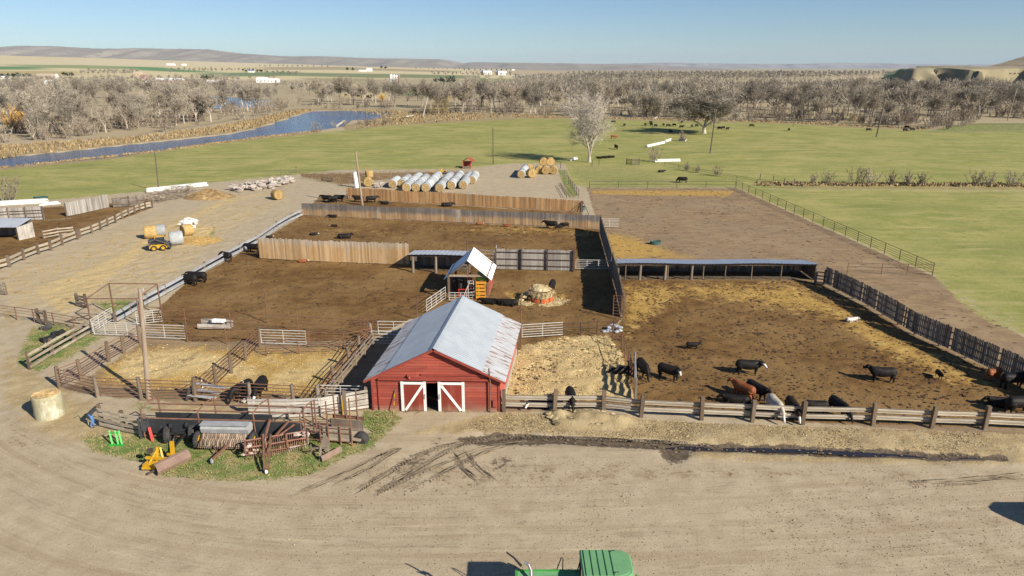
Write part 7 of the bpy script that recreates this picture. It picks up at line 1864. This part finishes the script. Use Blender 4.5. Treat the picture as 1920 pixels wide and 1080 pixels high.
house('reddish house behind the long pink building', 268, 150, 10, 9, 'far_pink', 'far_rust')
house('long low pink and white building across the river', 314, 155.5, 46, 8, 'far_pink', 'far_white')
house('small white shed left of the long pink building', 277, 155, 10, 3.5, 'far_white', 'far_white')
house('tiny white house left of the sheds in the river wood gap', 217, 155, 5, 4, 'far_white', 'far_white')
house('white house with dark conifers at its back across the river', 393, 156, 12, 5, 'far_white', 'far_white')
house('white garage right of the house with conifers across the river', 411, 155.5, 9, 6, 'far_white', 'far_white')
house('small white farm building high on the bench, left one', 319, 122.6, 14, 3.2, 'far_white', 'far_white')
house('small white farm building high on the bench, right one', 344, 123, 7, 3, 'far_white', 'far_white')
house('big white farmhouse at the right end of the distant town', 490, 155, 18, 9, 'far_white', 'far_white')
house('white farm shed right of the big white farmhouse', 510, 155, 18, 7, 'far_white', 'far_white')
house('blue-roofed house above the left river wood', 470, 136, 8, 4, 'far_white', 'far_blue')
house('white farmhouse on the open fields between the conifers', 692, 133.8, 9, 5.5, 'far_white', 'far_white')
house('low white barn on the open fields beside the farmhouse', 679, 134.2, 12, 3, 'far_white', 'far_white')
house('long white warehouse on the plain, left of two', 914, 140.8, 15, 7.6, 'far_white', 'far_white', 'warehouse', 40, .12)
house('long white warehouse on the plain, right of two', 942, 141, 15, 7, 'far_white', 'far_white', 'warehouse', 40, .12)
house('blue end tower at the left warehouse', 904.5, 140.5, 3.5, 8.3, 'far_blue', 'far_blue', 'tower', 20, .1)
house('blue end tower at the right warehouse', 932.5, 140.7, 3, 8, 'far_blue', 'far_blue', 'tower', 20, .1)
house('white house among trees behind the middle wood', 868, 160, 9, 5, 'far_white', 'far_roof')
house('house with blue-grey roof by the small orange tree', 925, 175, 14, 7, 'far_tan', 'far_blue')
house('pale house in the trees beyond the right wood, left one', 1200, 168, 10, 5, 'far_tan', 'far_tan')
house('pale house in the trees beyond the right wood, right one', 1246, 168, 16, 6, 'far_tan', 'far_tan')
house('white farm speck on the far plain at centre', 990, 127.8, 6, 2, 'far_white', 'far_white')
house('low white sheds on the far plain at left centre', 962, 132.4, 6, 2.4, 'far_white', 'far_white')
def silo(label, px, base, rpx, hpx, mat, grp=None):
    p = hit(px, base); s = p.y/F*1.03; r, h = rpx*s, hpx*s; t_ = thing('grain_silo', label, 'silo', p, 0, grp)
    mb = MB(); mb.tube([(0,0,-.3),(0,0,h*.92)], r, 20); mb.build('silo_wall', M[mat], t_, world=False)
    mb = MB(); mb.tube([(0,0,h*.92),(0,0,h)], [r*1.03, r*.15], 20); mb.build('silo_roof', M['galv'], t_, world=False)
silo('white grain silo at the farm beyond the middle wood, leftmost', 733.5, 154, 2.6, 14, 'far_white')
silo('white grain silo at the farm, second from the left', 739.2, 154, 2.4, 13.4, 'far_white')
silo('white grain silo at the farm, third from the left', 744, 154, 2.2, 13, 'far_white')
silo('rust-stained silo at the right end of the row', 748.6, 154, 2.0, 13, 'far_rust')
silo('tall white grain tower of the distant town', 108.5, 157, 3.0, 17.5, 'far_white')
# ================================================================ HILLS
def hill_mat(name, c1, c2, dark, top=None, sc_=.004):
    m, nt, b = newmat(name)
    pos = nd(nt, 'ShaderNodeNewGeometry').outputs['Position']
    n1 = noise(nt, pos, sc_, 6, .65); n2 = noise(nt, pos, sc_*5, 5, .7)
    col = mixc(nt, ramp01(nt, n1, .38, .62), c1, c2)
    col = mixc(nt, math_(nt, 'MULTIPLY', ramp01(nt, n2, .56, .66), .75), col, dark)
    nt.links.new(col, b.inputs['Base Color']); b.inputs['Roughness'].default_value = .95; b.inputs['Specular IOR Level'].default_value = .05
    return m
def ridge(name, prof, Y0, Y1, mat, rough=.12, z0=None, seed=0, nx=420, nd_=22, back=4000):
    xs = [p[0] for p in prof]; pys = [p[1] for p in prof]; cols = np.linspace(xs[0], xs[-1], nx); vs = []
    for j in range(nd_+1):
        t = j/nd_; Yr = Y0+(Y1-Y0)*t
        for x in cols:
            py = np.interp(x, xs, pys); ztop = CH+(HOR-py)*Y1/F; u = (x-960)/F; yy_ = Yr; xx = u*Y1*(.92+.08*t)/1.0
            base = (bench(np.array([u*Y0]), np.array([Y0]))[0] if z0 is None else z0)-3
            g = float(vnoise(np.array([x*.9+seed*37]), np.array([t*5.+seed]), 22.)[0])*.65+float(vnoise(np.array([x*.9+seed*11]), np.array([t*9.]), 7.)[0])*.35
            e = min(1.0, max(0.0, t*(1+rough*4*(g-.5)*(1-t)))); s = e*e*(3-2*e)*.6+e*.4
            jag = float(vnoise(np.array([x*3.1+seed]), np.array([2.5]), 9.)[0]-.5)*rough*.10
            vs.append((xx, yy_+ (g-.5)*(Y1-Y0)*.25*(1-t), base+(ztop-base)*s*(1+jag*t)))
    for x in cols:   # plateau behind
        u = (x-960)/F; py = np.interp(x, xs, pys); vs.append((u*(Y1+back), Y1+back, CH+(HOR-py)*Y1/F*.9-20))
    fs = [(j*nx+i, j*nx+i+1, (j+1)*nx+i+1, (j+1)*nx+i) for j in range(nd_+1) for i in range(nx-1)]
    mb = MB(); mb.add(vs, fs); o = mb.build(name, mat, smooth=True); o['kind'] = 'structure'; return o
HM1 = hill_mat('hill_tan', (.31,.275,.23), (.25,.225,.195), (.13,.13,.115), sc_=.0028)
HM2 = hill_mat('hill_blue', (.24,.21,.18), (.34,.31,.28), (.13,.13,.12), sc_=.0016)
HM3 = hill_mat('hill_gold', (.40,.31,.19), (.32,.25,.15), (.17,.14,.09), sc_=.02)
ridge('hills', [(-1500,80),(-600,84),(-200,86),(0,87),(25,87),(40,90.5),(55,92.5),(110,90),(160,91),(175,92.5),(225,94.5),(330,94.5),(420,96),(450,99.5),(480,103),(555,107.5),(625,107.5),(700,110.5),(830,112.5),(860,116),(873,119.5),(893,117.5),(960,118.5),(1060,119.5),(1140,121),(1220,123),(1300,127)], 6200, 8600, HM1, .5, seed=1)
ridge('far_hills', [(1000,130),(1060,125),(1120,121),(1190,119.3),(1240,118.3),(1330,119.8),(1440,121),(1490,120),(1545,118.5),(1620,119.3),(1680,121),(1800,121.5),(2000,121),(2500,119)], 18500, 21000, HM2, .5, z0=0, seed=2)
ridge('right_hill', [(1795,128),(1815,124),(1835,118.5),(1850,114),(1866,109),(1882,104.5),(1900,103),(1920,101.5),(2100,96),(2600,95)], 2300, 3100, HM3, .6, z0=15, seed=3, back=1500)
# eroded bluff with a green field on top, right of the wood
def bluff():
    gx_ = np.linspace(380, 1900, 300); gy_ = np.concatenate([np.linspace(720, 1150, 110), np.linspace(1160, 2400, 60)])
    A, B = np.meshgrid(gx_, gy_); a, b = A.ravel(), B.ravel()
    nse = vnoise(a+300, b, 58)*.6+vnoise(a, b+200, 21)*.4
    dx = (a-(468+.50*(b-900)*(b > 900)+.30*(900-b)*(b < 900)))/24; saw = ((a-455)/92) % 1.0; dy = (b-(868-.06*(a-520)+85*saw-40))/30
    d = np.minimum(dx, dy)+(nse-.55)*2.6
    d2 = np.minimum(dx, dy)
    s = np.clip(d, 0, 1); s = s*s*(3-2*s)
    top = 20.5+5.0*np.exp(-((a-575)/70)**2-((b-985)/60)**2)-.5*np.clip((a-700)/300, 0, 1)+(nse-.5)*2.5*np.clip(1-(b-1000)/300, 0, 1)
    ramp = np.clip((b-780+.25*(a-700))/420, 0, 1)      # gentler slope farther right
    k = np.clip((a-680)/140, 0, 1)
    sx2 = np.clip(dx/2.5, 0, 1); z = (s*(1-k)+np.minimum(ramp*ramp*(3-2*ramp), sx2)*k)*top-1.5*(d2 < 0)-.6
    mb = MB(); n = len(gx_); vs = np.stack([a, b, z], 1).tolist()
    mb.add(vs, [(j*n+i, j*n+i+1, (j+1)*n+i+1, (j+1)*n+i) for j in range(len(gy_)-1) for i in range(n-1)])
    m, nt, bs = newmat('bluff_mat'); pos = nd(nt, 'ShaderNodeNewGeometry').outputs['Position']; nrm = nd(nt, 'ShaderNodeNewGeometry').outputs['Normal']
    sep = nd(nt, 'ShaderNodeSeparateXYZ', {0: pos}).outputs; nz = nd(nt, 'ShaderNodeSeparateXYZ', {0: nrm}).outputs[2]
    n1 = noise(nt, pos, .03, 6, .65)
    col = mixc(nt, ramp01(nt, n1, .4, .62), (.27,.225,.13), (.185,.16,.095))
    col = mixc(nt, ramp01(nt, math_(nt, 'ADD', sep[1], math_(nt, 'MULTIPLY', n1, 160)), 1090, 1110), col, (.20,.215,.075))
    nt.links.new(col, bs.inputs['Base Color']); bs.inputs['Roughness'].default_value = .95
    o = mb.build('bluff', m, smooth=True); o['kind'] = 'structure'; return o
bluff()
for x, y, Yd, s, lb in ((1714,125.5,985,.9,'dark bush on the crest of the eroded bluff, left one'),(1771,130,1010,1.0,'dark bush on the crest of the eroded bluff, right one'),(1780,129,1030,.9,'brown bush beside the right one on the bluff crest')):
    pass
# ================================================================ HAZE, SKY, SUN, CAMERA
hz_ = MB(); hz_.box((0, 12500, 215), (53000, 37000, 440))
HD = 2.0e-5
hm = bpy.data.materials.new('haze_mat'); hm.use_nodes = True; nt = hm.node_tree; nt.nodes.clear()
pv = nt.nodes.new('ShaderNodeVolumePrincipled'); pv.inputs['Color'].default_value = (.60,.78,1.0,1); pv.inputs['Density'].default_value = HD; pv.inputs['Anisotropy'].default_value = 0.0
ou = nt.nodes.new('ShaderNodeOutputMaterial'); nt.links.new(pv.outputs[0], ou.inputs['Volume'])
ho = hz_.build('haze', hm); ho['kind'] = 'stuff'
SUN_AZ = math.atan2(.775, -.632); SUN_EL = math.radians(31)
w = bpy.data.worlds.new('World'); sc.world = w; w.use_nodes = True
wn = w.node_tree; bg_ = wn.nodes['Background']
sky = wn.nodes.new('ShaderNodeTexSky'); sky.sky_type = 'NISHITA'; sky.sun_disc = False
sky.sun_elevation = SUN_EL; sky.sun_rotation = SUN_AZ; sky.altitude = 900; sky.air_density = 1.0; sky.dust_density = .25; sky.ozone_density = 2.2
wn.links.new(mixc(wn, 1.0, sky.outputs[0], (.84,.97,1.16,1), 'MULTIPLY'), bg_.inputs['Color']); bg_.inputs['Strength'].default_value = .057
sl = bpy.data.lights.new('sun', 'SUN'); sl.energy = 4.9; sl.angle = math.radians(.53); sl.color = (1.0,.925,.80)
so = bpy.data.objects.new('sun', sl); COL.objects.link(so)
sd = V(-.775*math.cos(SUN_EL), .632*math.cos(SUN_EL), -math.sin(SUN_EL)); so.rotation_euler = sd.to_track_quat('-Z','Y').to_euler(); so.location = (60,-50,60)
cd = bpy.data.cameras.new('camera'); cd.sensor_width = 36; cd.lens = F/1920*36; cd.clip_start = .5; cd.clip_end = 80000
co = bpy.data.objects.new('camera', cd); COL.objects.link(co); co.location = (0,0,CH); co.rotation_euler = (math.pi/2-PITCH, 0, 0); sc.camera = co
sc.view_settings.view_transform = 'Standard'; sc.view_settings.look = 'None'; sc.view_settings.exposure = .62; sc.view_settings.gamma = 1
cy = sc.cycles; cy.use_denoising = True; cy.denoising_prefilter = 'NONE'; cy.denoising_input_passes = 'RGB_ALBEDO_NORMAL'; cy.max_bounces = 5; cy.diffuse_bounces = 2; cy.glossy_bounces = 2; cy.transmission_bounces = 2; cy.volume_bounces = 0; cy.transparent_max_bounces = 4
cy.use_adaptive_sampling = True; cy.adaptive_threshold = .01; cy.sample_clamp_indirect = 4
